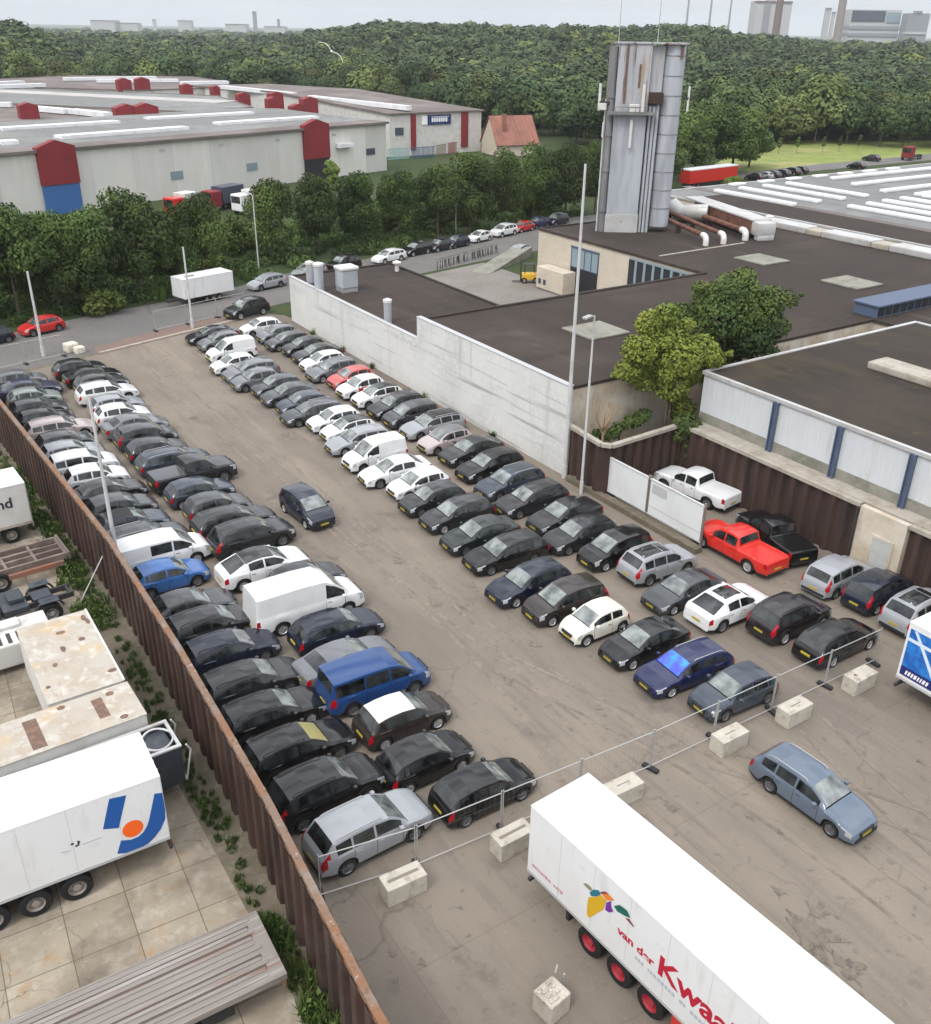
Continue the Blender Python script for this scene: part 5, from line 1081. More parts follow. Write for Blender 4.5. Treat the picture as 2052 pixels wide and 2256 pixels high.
# ------------------------------------------------------------------ trailers and lorries
def ray_hit(px, py, p0, n):
    d = CR @ Vector(((px - PX) / FPX, -(py - PY) / FPX, -1.0)); o = Vector((0, 0, CAM_H))
    return o + d * ((Vector(p0) - o).dot(n) / d.dot(n))
def decal(t, parent, name, px_pts, m, ysign, off, ylocal, lift=0.004):
    """flat shape stuck on a side wall (local plane y = ylocal) of trailer t, outline measured in the photograph"""
    mw = Matrix.Translation(t.location) @ Matrix.Rotation(t.rotation_euler.z, 4, 'Z'); inv = mw.inverted()
    p0 = mw @ Vector((0, ylocal, 0)); n = (mw.to_3x3() @ Vector((0, ysign, 0)))
    P = [inv @ ray_hit(px, py, p0, n) for px, py in px_pts]
    y0 = ylocal + ysign * off; y1 = ylocal + ysign * (off + lift)
    k = len(P); b = MB(); vs = [(p.x, y0, p.z) for p in P] + [(p.x, y1, p.z) for p in P]
    b.add(vs, [tuple(range(k, 2 * k))] + [(i, (i + 1) % k, k + (i + 1) % k, k + i) for i in range(k)])
    return b.build(name, m, parent)
def text_mesh(txt, size, bold=0.0, extr=0.003, shear=0.0):
    cu = bpy.data.curves.new('lettering', 'FONT'); cu.body = txt; cu.size = size; cu.offset = bold; cu.extrude = extr; cu.shear = shear
    o = bpy.data.objects.new('lettering', cu); C.objects.link(o)
    bpy.context.view_layer.update(); dg = bpy.context.evaluated_depsgraph_get()
    me = bpy.data.meshes.new_from_object(o.evaluated_get(dg)); bpy.data.objects.remove(o); bpy.data.curves.remove(cu)
    return me
def add_text(parent, txt, size, m, pos, rot, bold=0.0, name='lettering', shear=0.0, sx=1.0):
    me = text_mesh(txt, size, bold, shear=shear); me.materials.clear(); me.materials.append(m)
    o = link(name, me, parent, pos); o.rotation_euler = rot; o.scale = (sx, 1, 1); return o
def truck_wheel(parent, x, y, r, w, rimm, sg, name='wheel'):
    b = MB().lathe([(-w / 2, r * .58), (-w / 2, r * .92), (-w / 2 + .04, r), (w / 2 - .04, r), (w / 2, r * .92), (w / 2, r * .58), (-w / 2, r * .58)], 'y', (0, 0, 0), 28)
    o = b.build(name, M['tyre'], parent, (x, y, r), smooth=40)
    q = MB().lathe([(sg * w * .45, r * .58), (sg * w * .47, r * .54), (sg * w * .05, r * .46), (sg * w * .03, r * .28), (sg * w * .40, r * .25), (sg * w * .42, .003)], 'y', (0, 0, 0), 20)
    q.build('rim', rimm, o, smooth=40); return o
def semi(name, label, cat, loc, deg, L, W, z0, z1, axles, rimm, roof_m='white_box', side_m='white_side', chassis_m='chassis', legs=True, trim='trim_grey', wr=.52):
    t = thing(name, label, cat, loc, R(deg))
    MB().rbox(0.0, L, -W / 2, W / 2, z0, z1 - .02, .025).build('box_body', M[side_m], t)
    MB().rbox(-.01, L + .01, -W / 2 - .008, W / 2 + .008, z1 - .045, z1 + .012, .02).build('box_roof', M[roof_m], t)
    b = MB()
    for sg in (1, -1): b.box(-.004, L + .004, sg * (W / 2) - (.012 if sg > 0 else -.0) - (0 if sg > 0 else .012), sg * (W / 2) + (.012 if sg > 0 else .0) , z0 - .05, z0 + .07)
    b.build('bottom_rail', M[trim], t)
    c = MB()
    for y in (-.5, .5): c.box(.05, L - .3, y - .07, y + .07, z0 - .42, z0 - .06)
    for k in range(int(L / 1.3)): c.box(.3 + k * 1.3, .42 + k * 1.3, -W / 2 + .1, W / 2 - .1, z0 - .2, z0 - .055)
    for a in axles: c.tube([(a, -W / 2 + .2, wr), (a, W / 2 - .2, wr)], .09, 8)
    c.build('chassis', M[chassis_m], t)
    u = MB().box(-.05, .06, -W / 2 + .1, W / 2 - .1, z0 - .62, z0 - .48)
    for y in (-.8, .8): u.box(-.02, .06, y - .05, y + .05, z0 - .48, z0 - .05)
    ub = u.build('underrun_bar', M['chassis'], t)
    for sg in (1, -1): MB().box(-.075, -.052, sg * .95 - .18, sg * .95 + .18, z0 - .6, z0 - .5).build('tail_lamp', M['tail'], ub)
    for a in axles:
        for sg in (1, -1): truck_wheel(t, a, sg * (W / 2 - .2), wr, .36, rimm, sg)
        # mudguard
    d = MB()
    for sg in (1, -1): d.box(-.02, -.002, sg * .02 - .012 * (sg < 0), sg * W / 2 - .06 * sg, z0 + .08, z1 - .09) if sg > 0 else d.box(-.02, -.002, -W / 2 + .06, -.03, z0 + .08, z1 - .09)
    for y in (-.25, .25, -.75, .75): d.tube([(-.04, y, z0 + .05), (-.04, y, z1 - .12)], .018, 6)
    d.build('rear_door', M[side_m], t)
    sm_ = MB()
    k = 1.52
    while k < L - .3:
        for sg in (1, -1): sm_.box(k - .006, k + .006, sg * W / 2 - .003, sg * W / 2 + .003, z0 + .09, z1 - .06)
        k += 1.52
    sm_.build('panel_seams', M['trim_grey'], t)
    rr_ = MB(); k = .9
    while k < L - .3: rr_.box(k - .02, k + .02, -W / 2 + .12, W / 2 - .12, z1 + .0125, z1 + .019); k += 1.2
    rr_.build('roof_bows', M['white_side'], t)
    if legs:
        l = MB()
        for sg in (1, -1): l.box(L - 2.7, L - 2.55, sg * .85 - .07, sg * .85 + .07, .04, z0 - .06).box(L - 2.8, L - 2.45, sg * .85 - .14, sg * .85 + .14, 0, .04)
        l.build('landing_leg', M['chassis'], t)
    return t
kt = semi('semi_trailer', 'long white semi-trailer with red lettering and colourful bird emblem in the foreground', 'trailer', (16.06, 18.06, 0.005), -86.6, 13.6, 2.56, 1.12, 4.0, (3.05, 4.36, 5.67), M['rim_red'])
yl = -1.28
MB().rbox(6.5, 8.1, -1.24, -.75, .42, 1.02, .04).build('side_locker', M['truckred'] if 'truckred' in M else PAINT['truckred'], kt)
MB().box(1.9, 2.05, -1.2, 1.2, .5, .95).build('mud_flap', M['plastic'], kt)
MB().rbox(8.8, 10.4, -.62, .62, 4.013, 4.06, .02).build('roof_hatch', M['white_side'], kt)
Z3 = lambda a: [(1150 + x * .17657, 1900 + y * .17657) for x, y in a]
bird = [('logo_olive', [(768, 268), (800, 258), (858, 300), (885, 345), (850, 352)]), ('logo_teal', [(848, 372), (900, 338), (962, 348), (992, 395), (940, 425), (868, 418)]),
        ('logo_gold', [(838, 432), (930, 430), (985, 404), (1062, 470), (1022, 585), (930, 640), (842, 692), (815, 640), (822, 520)]), ('logo_orange', [(1000, 392), (1080, 390), (1160, 470), (1120, 478), (1066, 466)]),
        ('logo_maroon', [(985, 366), (1040, 360), (1090, 388), (1000, 390)]), ('logo_purple', [(1062, 500), (1118, 482), (1122, 560), (1150, 612), (1096, 622), (1046, 590)]),
        ('logo_green', [(1158, 540), (1228, 528), (1318, 596), (1362, 690), (1290, 662), (1196, 606)]), ('logo_maroon', [(1300, 690), (1345, 700), (1412, 800), (1398, 800)])]
bp_ = MB().box(2.3, 2.31, yl - .001, yl, 2.0, 2.01).build('bird_emblem', M['white_side'], kt)
for i, (mn, pts) in enumerate(bird): decal(kt, bp_, 'emblem_patch', Z3(pts), M[mn], -1, .006 + .003 * i, yl)
def side_pt(t, px, py, ylocal, ysign):
    mw = Matrix.Translation(t.location) @ Matrix.Rotation(t.rotation_euler.z, 4, 'Z')
    return mw.inverted() @ ray_hit(px, py, mw @ Vector((0, ylocal, 0)), mw.to_3x3() @ Vector((0, ysign, 0)))
a = side_pt(kt, 1361, 2053, yl, -1); b = side_pt(kt, 1443, 2126, yl, -1)
o = add_text(kt, 'van der', .42, M['red_ink'], (a.x, yl - .008, a.z - .02), (R(90), 0, 0), .012, sx=1.0); bpy.context.view_layer.update(); o.scale.x = (b.x - a.x) / max(.1, o.dimensions.x)
a2 = side_pt(kt, 1447, 2140, yl, -1); k1 = side_pt(kt, 1460, 2106, yl, -1)
o = add_text(kt, 'Kwaak', max(.7, (k1.z - a2.z) * 1.38), M['red_ink'], (a2.x, yl - .008, a2.z), (R(90), 0, 0), .028); bpy.context.view_layer.update()
kx = side_pt(kt, 1600, 2262, yl, -1)
fit = (kx.x - a2.x) / (.78 * max(.1, o.dimensions.x)); o.scale.x = min(1.5, max(.7, fit))
ln = MB(); a3 = side_pt(kt, 1400, 2112, yl, -1); b3 = side_pt(kt, 1545, 2256, yl, -1); x = a3.x; q = random.Random(3)
while x < b3.x + 2.2:
    w = q.uniform(.05, .13); z = a3.z + (b3.z - a3.z) * (x - a3.x) / (b3.x - a3.x)
    ln.box(x, x + w, yl - .012, yl - .008, z, z + .13); x += w + .04 + (.14 if q.random() < .12 else 0)
ln.build('small_lettering', M['grey_ink'], kt)
ln = MB(); x = .25
while x < 1.75:
    w = q.uniform(.05, .12); ln.box(x, x + w, yl - .012, yl - .008, 1.50, 1.60 + .04 * q.random()); x += w + .035 + (.1 if q.random() < .12 else 0)
ln.build('small_lettering', M['pink_ink'], kt)

ut = semi('semi_trailer', 'white semi-trailer with a blue and orange logo in the slab yard', 'trailer', (5.12, 27.08, 0.006), 178.0, 13.6, 2.6, 1.2, 4.0, (3.2, 4.5, 5.8), M['rim_dusty'])
Z2 = lambda a: [(x * .32715, 1600 + y * .32715) for x, y in a]
lg = MB().box(.3, .31, 1.3, 1.301, 2, 2.01).build('logo', M['white_side'], ut)
decal(ut, lg, 'logo_bar', Z2([(735, 490), (850, 465), (800, 685), (693, 695)]), M['blue_logo'], 1, .004, 1.3)
J = [(1040, 455), (1092, 448), (1112, 560), (1113, 625), (1085, 690), (1045, 745), (1000, 790), (940, 825), (880, 852), (790, 860), (815, 770), (880, 765), (930, 745), (965, 715), (990, 672), (1004, 630)]
decal(ut, lg, 'logo_hook', Z2(J), M['blue_logo'], 1, .004, 1.3)
decal(ut, lg, 'logo_disc', Z2([(895 + 70 * math.cos(2 * math.pi * k / 24) - 8 * math.sin(2 * math.pi * k / 24), 690 + 57 * math.sin(2 * math.pi * k / 24) - 12 * math.cos(2 * math.pi * k / 24)) for k in range(24)]), M['orange_logo'], 1, .004, 1.3)
decal(ut, lg, 'small_mark', Z2([(520, 770), (540, 775), (532, 805), (505, 815), (508, 803), (522, 798)]), M['black_ink'], 1, .004, 1.3)
decal(ut, lg, 'small_mark', Z2([(478, 790), (498, 785), (496, 798), (476, 803)]), M['black_ink'], 1, .004, 1.3)
decal(ut, lg, 'small_line', Z2([(555, 792), (690, 745), (690, 750), (555, 798)]), M['grey_ink'], 1, .004, 1.3)
decal(ut, lg, 'small_line', Z2([(410, 850), (480, 833), (480, 838), (410, 856)]), M['grey_ink'], 1, .004, 1.3)
for k in range(4): MB().box(-.03, -.018, -1.0 + k * .6, -.75 + k * .6, 3.7, 3.8).build('marker_lamp', M['chassis'], ut)

bt = semi('semi_trailer', 'white semi-trailer with a blue printed side cut by the right edge', 'trailer', (36.4, 17.85, 0.005), -90.5, 13.6, 2.6, 1.15, 4.0, (3.4, 4.7, 6.0), M['rim_dusty'])
b = MB().box(.12, 13.4, -1.309, -1.303, 1.82, 3.72); pp = b.build('printed_panel', M['blue_print'], bt)
MB().box(.12, 13.4, -1.312, -1.303, 1.36, 1.815).build('navy_band', M['navy_band'], bt)
s1 = MB()
for k in range(6):
    x0 = .3 + k * 2.1; s1.add([(x0, -1.313, 3.70), (x0 + .16, -1.313, 3.70), (x0 + 1.5, -1.313, 1.84), (x0 + 1.28, -1.313, 1.84)], [(0, 1, 2, 3)])
s1.add([(.13, -1.3135, 3.12), (13.3, -1.3135, 2.95), (13.3, -1.3135, 3.07), (.13, -1.3135, 3.28)], [(0, 1, 2, 3)])
s1.build('pale_stripes', M['pale_stripe'], pp)
s2 = MB(); x = .35
while x < 12:
    w = q.uniform(.05, .12); s2.add([(x, -1.317, 1.46), (x + w, -1.317, 1.46), (x + w + .05, -1.317, 1.68), (x + .05, -1.317, 1.68)], [(0, 1, 2, 3)]); x += w + .05 + (.22 if q.random() < .14 else 0)
s2.build('band_lettering', M['white_ink'], bt)

# ribbed aluminium flatbed at the bottom left
ft = thing('flatbed_trailer', 'grey ribbed aluminium flatbed trailer at the bottom left corner of the slab yard', 'trailer', (6.3, 19.9, 0.006), R(178))
MB().rbox(0, 12.5, -1.3, 1.3, 1.12, 1.26, .02).build('deck_frame', M['deck'], ft)
d = MB()
for i, y in enumerate([-1.12, -.95, -.78, -.62, -.4, -.2, 0.02, .22, .42, .62, .84, 1.06]):
    d.rbox(.45 if i % 3 else .3, 12.4, y - .062, y + .062, 1.262, 1.288, .008)
d.build('deck_ribs', M['deck'], ft)
d = MB()
for y in (-.86, -.5, .32, .74): d.box(.4, 12.3, y - .055, y + .055, 1.2612, 1.2685)
d.build('deck_grooves', M['deck_groove'], ft)
d = MB()
for sg in (1, -1): d.box(-.02, 12.5, sg * 1.29 - .03, sg * 1.29 + .03, 1.05, 1.275)
d.box(-.03, .04, -1.31, 1.31, 1.04, 1.28); d.build('side_rail', M['deck'], ft)
c = MB()
for y in (-.5, .5): c.box(.3, 12, y - .08, y + .08, .72, 1.11)
c.build('chassis', M['chassis'], ft)
for a in (3.0, 4.3, 5.6):
    for sg in (1, -1): truck_wheel(ft, a, sg * 1.05, .48, .36, M['rim_dusty'], sg)
MB().rbox(-.02, .12, .9, 1.25, .62, 1.03, .03).rbox(-.02, .12, -1.25, -.9, .62, 1.03, .03).build('tail_lamp_bracket', M['chassis_red'], ft)
MB().rbox(1.6, 2.6, .85, 1.22, .45, .95, .05).build('side_box', M['plastic'], ft)

# old white bodies with rust stained roofs
oa = thing('old_box_body', 'old white box body with a rust and dirt stained flat roof, nearer the black tractor', 'box body', (4.35, 33.0, 0.006), R(90))
MB().rbox(.1, 6.2, -1.45, 1.45, .9, 2.97, .03).build('box_body', M['white_old'], oa)
MB().rbox(.08, 6.22, -1.47, 1.47, 2.971, 3.02, .015).build('stained_roof', M['stained_roof'], oa)
MB().box(.08, 6.22, -1.49, -1.40, 3.021, 3.06).build('roof_rail', M['white_old'], oa)
for (x, y, a_, b_) in [(4.9, -.1, .17, .22), (3.6, .1, .28, .12), (3.95, -.75, .18, .15), (2.6, .65, .16, .13), (5.6, -1.2, .3, .12), (5.2, -1.3, .3, .1), (1.2, 1.2, .12, .1), (1.0, -1.25, .16, .2)]:
    MB().prism([(x + a_ * math.cos(k) * rnd.uniform(.7, 1.1), y + b_ * math.sin(k) * rnd.uniform(.7, 1.1)) for k in [i * .6283 for i in range(10)]], 3.021, 3.027).build('rust_stain', M['rust_patch'], oa)
c = MB()
for y in (-.5, .5): c.box(0, 6.2, y - .07, y + .07, .6, .9)
c.build('chassis', M['chassis'], oa)
for x in (1.4, 4.8):
    for sg in (1, -1): truck_wheel(oa, x, sg * 1.2, .46, .3, M['rim_dusty'], sg)
ob = thing('old_box_body', 'long old white box body with large brown rust patches beside the blue logo trailer', 'box body', (5.9, 31.75, 0.006), R(181.5))
MB().rbox(0, 13, -1.2, 1.2, 1.3, 2.96, .03).build('box_body', M['white_old'], ob)
MB().rbox(-.02, 13.02, -1.22, 1.22, 2.961, 3.01, .015).build('stained_roof', M['stained_roof'], ob)
for (x0, x1, y0, y1) in [(1.15, 1.55, -.75, .55), (3.55, 4.05, -.85, 1.0), (5.5, 6.0, -1.0, .9), (7.8, 8.2, -.9, .8)]:
    MB().rbox(x0, x1, y0, y1, 3.0105, 3.024, .004).build('rust_patch', M['rust_patch'], ob)
for (x, y) in [(.75, .9), (.8, -.8), (2.6, -.95)]: MB().prism([(x + .16 * math.cos(k), y + .13 * math.sin(k)) for k in [i * .6283 for i in range(10)]], 3.0105, 3.02).build('rust_stain', M['rust_patch'], ob)
c = MB()
for y in (-.5, .5): c.box(0, 12.8, y - .08, y + .08, .85, 1.29)
c.build('chassis', M['chassis'], ob)
for x in (2.5, 3.8, 5.1):
    for sg in (1, -1): truck_wheel(ob, x, sg * 1.0, .48, .34, M['rim_dusty'], sg)
od = thing('dark_tipper_trailer', 'dark open trailer with a looped hose squeezed between the two white trailers', 'trailer', (6.55, 29.5, 0.006), R(181))
MB().box(0, 12.5, -.85, -.78, .8, 2.5).box(0, 12.5, .78, .85, .8, 2.5).box(0, .07, -.779, .779, .8, 2.45).box(0, 12.5, -.779, .779, .8, .9).build('body', M['tarp_dark'], od)
MB().box(-.03, 12.5, -.90, -.75, 2.501, 2.57).box(-.03, 12.5, .75, .90, 2.501, 2.57).box(-.03, .09, -.749, .749, 2.46, 2.55).build('top_rail', M['alu'], od)
MB().tube([(.62 + .60 * math.cos(k), .62 * math.sin(k), 2.50 + .03 * math.sin(3 * k)) for k in [i * 2 * math.pi / 22 for i in range(22)]], .045, 8).build('hose_loop', M['pole'], od, smooth=50)
MB().rbox(.15, 12.3, -.72, .72, 1.9, 2.35, .1).build('tarpaulin', M['tarp_dark'], od)
for x in (2.4, 3.7):
    for sg in (1, -1): truck_wheel(od, x, sg * .72, .46, .28, M['rim_dusty'], sg)
fr = MB(); fr.box(-.06, .0, -.9, .9, .9, .98)
fr.tube([(-.05, -.85, .9), (-.35, -.85, 2.2), (-.2, -.85, 2.5)], .04, 6).tube([(-.05, .85, .9), (-.35, .85, 2.2), (-.2, .85, 2.5)], .04, 6).build('tail_frame', M['pole'], od)
# black tractor unit with white deck
ta = thing('truck_tractor', 'black tractor unit rear with fifth wheel and mudguards in the slab yard', 'truck', (6.2, 45.1, 0.006), R(183))
c = MB()
for y in (-.42, .42): c.box(0, 6.6, y - .06, y + .06, .72, 1.0)
for x in (.1, 1.6, 3.2): c.box(x, x + .12, -.42, .42, .76, .96)
c.build('chassis', M['chassis'], ta)
MB().rbox(1.0, 1.9, -.45, .45, 1.02, 1.14, .03).build('fifth_wheel', M['tarp_dark'], ta)
for sg in (1, -1):
    w_ = truck_wheel(ta, 1.3, sg * .95, .52, .56, M['rim'], sg)
    truck_wheel(ta, 5.0, sg * 1.0, .50, .34, M['rim'], sg)
    MB().tube([(1.3 + .68 * math.cos(k), sg * .95, .55 + .66 * math.sin(k)) for k in [math.pi * (.08 + .84 * i / 10) for i in range(11)]], .06, 6).rbox(.85, 1.75, sg * .95 - .29, sg * .95 + .29, 1.16, 1.22, .02).build('mudguard', M['tarp_dark'], ta)
MB().rbox(2.2, 3.4, -1.0, 1.0, .9, 1.25, .06).rbox(2.3, 3.0, -.5, .5, 1.26, 1.5, .06).build('air_tanks', M['tarp_dark'], ta)
MB().rbox(3.5, 5.2, -1.1, 1.1, 1.0, 1.5, .06).build('rear_deck', M['tarp_dark'], ta)
wd = thing('white_truck_body', 'white truck bodywork with black louvres lying beside the black tractor unit', 'truck body', (4.5, 41.7, 0.006), R(181))
MB().rbox(0, 6.5, -1.15, 1.15, .35, 1.5, .08).build('bodywork', M['white_old'], wd)
for k in range(7): MB().box(.5 + k * .42, .68 + k * .42, .1, 1.0, 1.498, 1.512).build('louvre', M['chassis'], wd)
MB().rbox(1.2, 4.2, -.9, -.2, 1.5, 1.68, .05).build('raised_flap', M['white_old'], wd)
cb = MB().rbox(5.3, 7.2, -1.22, 1.22, .75, 3.3, .15).build('cab', M['white_old'], ta); MB().box(7.203, 7.215, -1.0, 1.0, 2.0, 2.9).build('windscreen', M['car_glass'], cb)
# skeleton trailers
for (nm_, lb_, x, y, deg, cm, z, W_) in [('skeletal_trailer', 'rusty red skeletal container trailer with bare frame in front of the white lettered box', 6.9, 49.7, 184, 'chassis_brown', 1.15, 2.3), ('skeletal_trailer', 'dark bare trailer frame behind the white lettered box near the fence', 6.2, 58.6, 180, 'chassis_brown', 1.0, 2.2)]:
    t = thing(nm_, lb_, 'trailer', (x, y, 0.006), R(deg)); c = MB()
    for yy in (-W_ / 2 + .1, W_ / 2 - .1): c.box(.2, 11, yy - .08, yy + .08, z - .3, z)
    for yy in (-.3, .3): c.box(.1, 11, yy - .06, yy + .06, z - .32, z - .03)
    for k in range(8): c.box(.1 + k * 1.5, .24 + k * 1.5, -W_ / 2, W_ / 2, z - .2, z - .035)
    c.build('frame', M[cm], t)
    MB().box(0, .13, -W_ / 2 - .05, W_ / 2 + .05, z - .34, z + .05).build('rear_beam', M[cm], t)
    r_ = MB().box(.4, 3.2, W_ / 2 + .02, W_ / 2 + .2, z - .55, z - .3).box(.4, 4.2, -.25, .25, z - .6, z - .33); r_.build('red_side_beam', M['chassis_red'], t)
    for a in (3.6, 4.9, 6.2):
        for sg in (1, -1): truck_wheel(t, a, sg * (W_ / 2 - .05), .5, .36, M['rim_dusty'], sg)
wt = thing('lorry_box_trailer', 'grimy white box trailer with black lettering cut by the left edge', 'trailer', (6.0, 54.7, 0.006), R(183))
MB().rbox(0, 10, -1.25, 1.25, 1.15, 3.5, .04).build('box_body', M['white_old'], wt)
MB().rbox(-.02, 10.02, -1.27, 1.27, 3.48, 3.56, .02).build('box_roof', M['white_side'], wt)
MB().box(-.05, 0.0, -1.2, 1.2, .75, 3.4).box(.0, 10, 1.24, 1.29, 1.02, 1.18).build('trim', M['ledge'], wt)
a = side_pt(wt, 0, 1134, 1.25, 1); b = side_pt(wt, 38, 1103, 1.25, 1)
o = add_text(wt, 'dnd', .85, M['black_ink'], (b.x + 1.55, 1.258, 2.25), (R(90), 0, R(180)), .02)
c = MB()
for yy in (-.5, .5): c.box(.1, 9.8, yy - .08, yy + .08, .75, 1.14)
c.build('chassis', M['chassis'], wt)
MB().rbox(2.3, 5.5, 1.0, 1.22, .6, 1.0, .03).build('side_guard', M['chassis_red'], wt)
for a in (1.2, 6.5):
    for sg in (1, -1): truck_wheel(wt, a, sg * .98, .5, .36, M['rim_dusty'], sg)
# white box trailer on the street
p = at(408, 660, .8)
sb = thing('box_trailer', 'white box trailer standing on the street in front of the trees', 'trailer', (p.x, p.y, 0.01), R(13.4))
MB().rbox(0, 6.1, 0, 2.4, .78, 2.78, .03).build('box_body', M['white_side'], sb)
MB().rbox(-.02, 6.12, -.02, 2.42, 2.782, 2.83, .015).build('box_roof', M['white_box'], sb)
MB().box(.9, 2.0, .9, 1.3, 2.831, 2.85).build('roof_stain', M['rust_patch'], sb)
MB().box(-1.5, 6, .9, 1.05, .5, .77).box(-1.5, 6, 1.35, 1.5, .5, .77).build('chassis', M['chassis'], sb)
for x in (2.7, 3.5, 4.3):
    for y, sg in ((.25, -1), (2.15, 1)): truck_wheel(sb, x, y, .34, .22, M['rim_dusty'], sg)
# lorries seen between the trees and on the far road
def lorry(label, px, py, deg, cabm, boxm, L=7.0, name='lorry'):
    p = at(px, py); t = thing(name, label, 'truck', tuple(p), R(deg))
    cb = MB().rbox(0, 2.1, -1.2, 1.2, .6, 3.1, .2).build('cab', cabm, t)
    MB().box(2.101, 2.115, -1.0, 1.0, 1.8, 2.8).build('windscreen', M['car_glass'], cb)
    if boxm: MB().rbox(-L, -.2, -1.25, 1.25, 1.0, 3.5, .04).build('box_body', boxm, t)
    MB().box(-L, 2.0, -.5, .5, .55, .98).build('chassis', M['chassis'], t)
    for x in (1.2, -L + 1.5, -L + 2.8):
        for sg in (1, -1): truck_wheel(t, x, sg * 1.02, .5, .32, M['rim_dusty'], sg)
    return t
lorry('white lorry cab and box between the street trees in front of the warehouse', 545, 470, 200, M['white_side'], M['white_old'], 5.0)
lorry('dark red lorry beside the white one in front of the warehouse', 480, 462, 205, M['red_paint'], M['far_dark'], 5.0)
lorry('red lorry cab half hidden behind a street tree crown', 398, 478, 205, PAINT['truckred'], M['white_old'], 3.0)
lorry('red tractor lorry on the far road at the right edge', 2003, 352, 190, M['red_paint'], None, 5.5)
p = at(1518, 419); q_ = at(1622, 405); dd = q_ - p; L = dd.length
rt = thing('red_trailer', 'bright red trailer with white roof behind the skylight hall', 'trailer', tuple(p), math.atan2(dd.y, dd.x))
MB().rbox(0, L, 0, 2.5, 1.1, 3.4, .05).build('box_body', PAINT['truckred'], rt); MB().rbox(-.03, L + .03, -.03, 2.53, 3.402, 3.6, .03).build('box_roof', M['white_box'], rt)
MB().box(.3, L - .3, .6, 1.9, .55, 1.09).build('chassis', M['chassis'], rt)
for x in (1.5, 2.8, L - 2.2):
    for y, sg in ((.2, -1), (2.3, 1)): truck_wheel(rt, x, y, .5, .32, M['rim_dusty'], sg)

# ------------------------------------------------------------------ mesh fences, concrete blocks
def mesh_panel(L, Hh=1.95, step=.21):
    f = MB()
    f.tube([(0, 0, .12), (0, 0, Hh + .1)], .024, 6).tube([(L, 0, .12), (L, 0, Hh + .1)], .024, 6).tube([(0, 0, Hh), (L, 0, Hh)], .021, 6).tube([(0, 0, .2), (L, 0, .2)], .021, 6)
    g = MB(); k = step
    while k < L - .02: g.box(k - .0011, k + .0011, -.0011, .0011, .2, Hh); k += step
    for z in (.62, 1.05, 1.5): g.box(0, L, -.0014, .0014, z - .0012, z + .0012)
    return f.mesh('frame', [M['galv']], 40), g.mesh('wire_mesh', [M['duct_dark']])
PM = mesh_panel(3.42)
foot_me = MB().rbox(-.11, .11, -.36, .36, 0, .14, .03).mesh('fence_foot', [M['plastic']])
def fence_run(pts, lab, group, flab, start=0):
    P = [Vector((*p, 0)) for p in pts]; out = []; i = 0; rem = []
    # walk along the polyline in steps of one panel
    pos = P[0]; seg = 0; out.append(pos.copy())
    while True:
        need = 3.5; cur = out[-1]
        while seg < len(P) - 1 and (P[seg + 1] - cur).length < need and seg < len(P) - 2: seg += 1
        d = (P[seg + 1] - cur)
        if d.length < need: break
        out.append(cur + d.normalized() * need)
    for k in range(len(out) - 1):
        a, b = out[k], out[k + 1]; d = b - a
        t = thing('mesh_fence_panel', '%s mesh fence panel %s' % (ORD[k], lab), 'mesh fence', (a.x, a.y, .005), math.atan2(d.y, d.x), group)
        link('frame', PM[0], t); link('wire_mesh', PM[1], t)
        link('fence_foot', foot_me, t, (0, 0, .002), rnd.uniform(-.3, .3))
        if k == len(out) - 2: link('fence_foot', foot_me, t, (3.42, 0, .002), rnd.uniform(-.3, .3))
fence_run([(8.75, 21.55), (14.5, 20.5), (25.3, 20.0), (39.5, 19.75)], 'from the rusty fence, in the row of concrete blocks', 'mesh fence panels across the car park', 'from the rusty fence, under the mesh fence by the blocks')
fence_run([(24.6, 91.0), (36.5, 93.9)], 'left of the street corner of the white wall, along the street', 'mesh fence panels along the street', 'under the street fence left of the white wall')
fence_run([(8.6, 86.1), (18.2, 88.2)], 'from the left at the street end of the second row', 'mesh fence panels at the street end', 'under the fence at the left street end')
def block_mesh():
    b = MB(); b.rbox(-.75, .75, -.37, .37, 0, .80, .035)
    return b.mesh('concrete_block', [M['concrete']])
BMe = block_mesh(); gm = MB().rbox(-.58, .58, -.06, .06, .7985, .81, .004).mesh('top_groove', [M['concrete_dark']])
blk_lab = ['concrete block with a dark top groove in front of the silver off-roader', 'concrete block with a top groove half hidden behind the foreground white trailer', 'concrete block peeking out behind the roof of the foreground white trailer', 'concrete block directly left of the steel blue estate car', 'concrete block in front of the blue grey hatchback', 'concrete block with a brown hole on top, nearest the blue printed trailer']
for i, (px, py) in enumerate([(885, 1925), (1126, 1829), (1370, 1723), (1606, 1611), (1749, 1550), (1894, 1481)]):
    p = at(px, py, .8)
    t = thing('concrete_block', blk_lab[i], 'concrete block', (p.x, p.y - .1, .006), R(rnd.uniform(-3, 2) - 1), 'concrete blocks along the mesh fence')
    o = link('block', BMe, t)
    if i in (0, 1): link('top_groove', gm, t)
    elif i == 5: MB().lathe([(.79, .08), (.806, .08), (.806, .003)], 'z', (-.35, .05, 0), 12).build('lifting_hole', M['rust_patch'], t)
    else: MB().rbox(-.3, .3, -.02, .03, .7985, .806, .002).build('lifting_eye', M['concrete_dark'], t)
p = at(1217, 2185, .85)
t = thing('concrete_block', 'rough pale square concrete block with fence post beside the foreground white trailer', 'concrete block', (p.x, p.y, .006), R(8))
MB().rbox(-.42, .42, -.40, .40, 0, .84, .05).build('block', M['concrete'], t)
tp = MB()
for k in range(26): 
    x, y = rnd.uniform(-.36, .36), rnd.uniform(-.34, .34); s = rnd.uniform(.03, .07); tp.rbox(x - s, x + s, y - s * .8, y + s * .8, .82, .85 + rnd.uniform(.0, .05), .01)
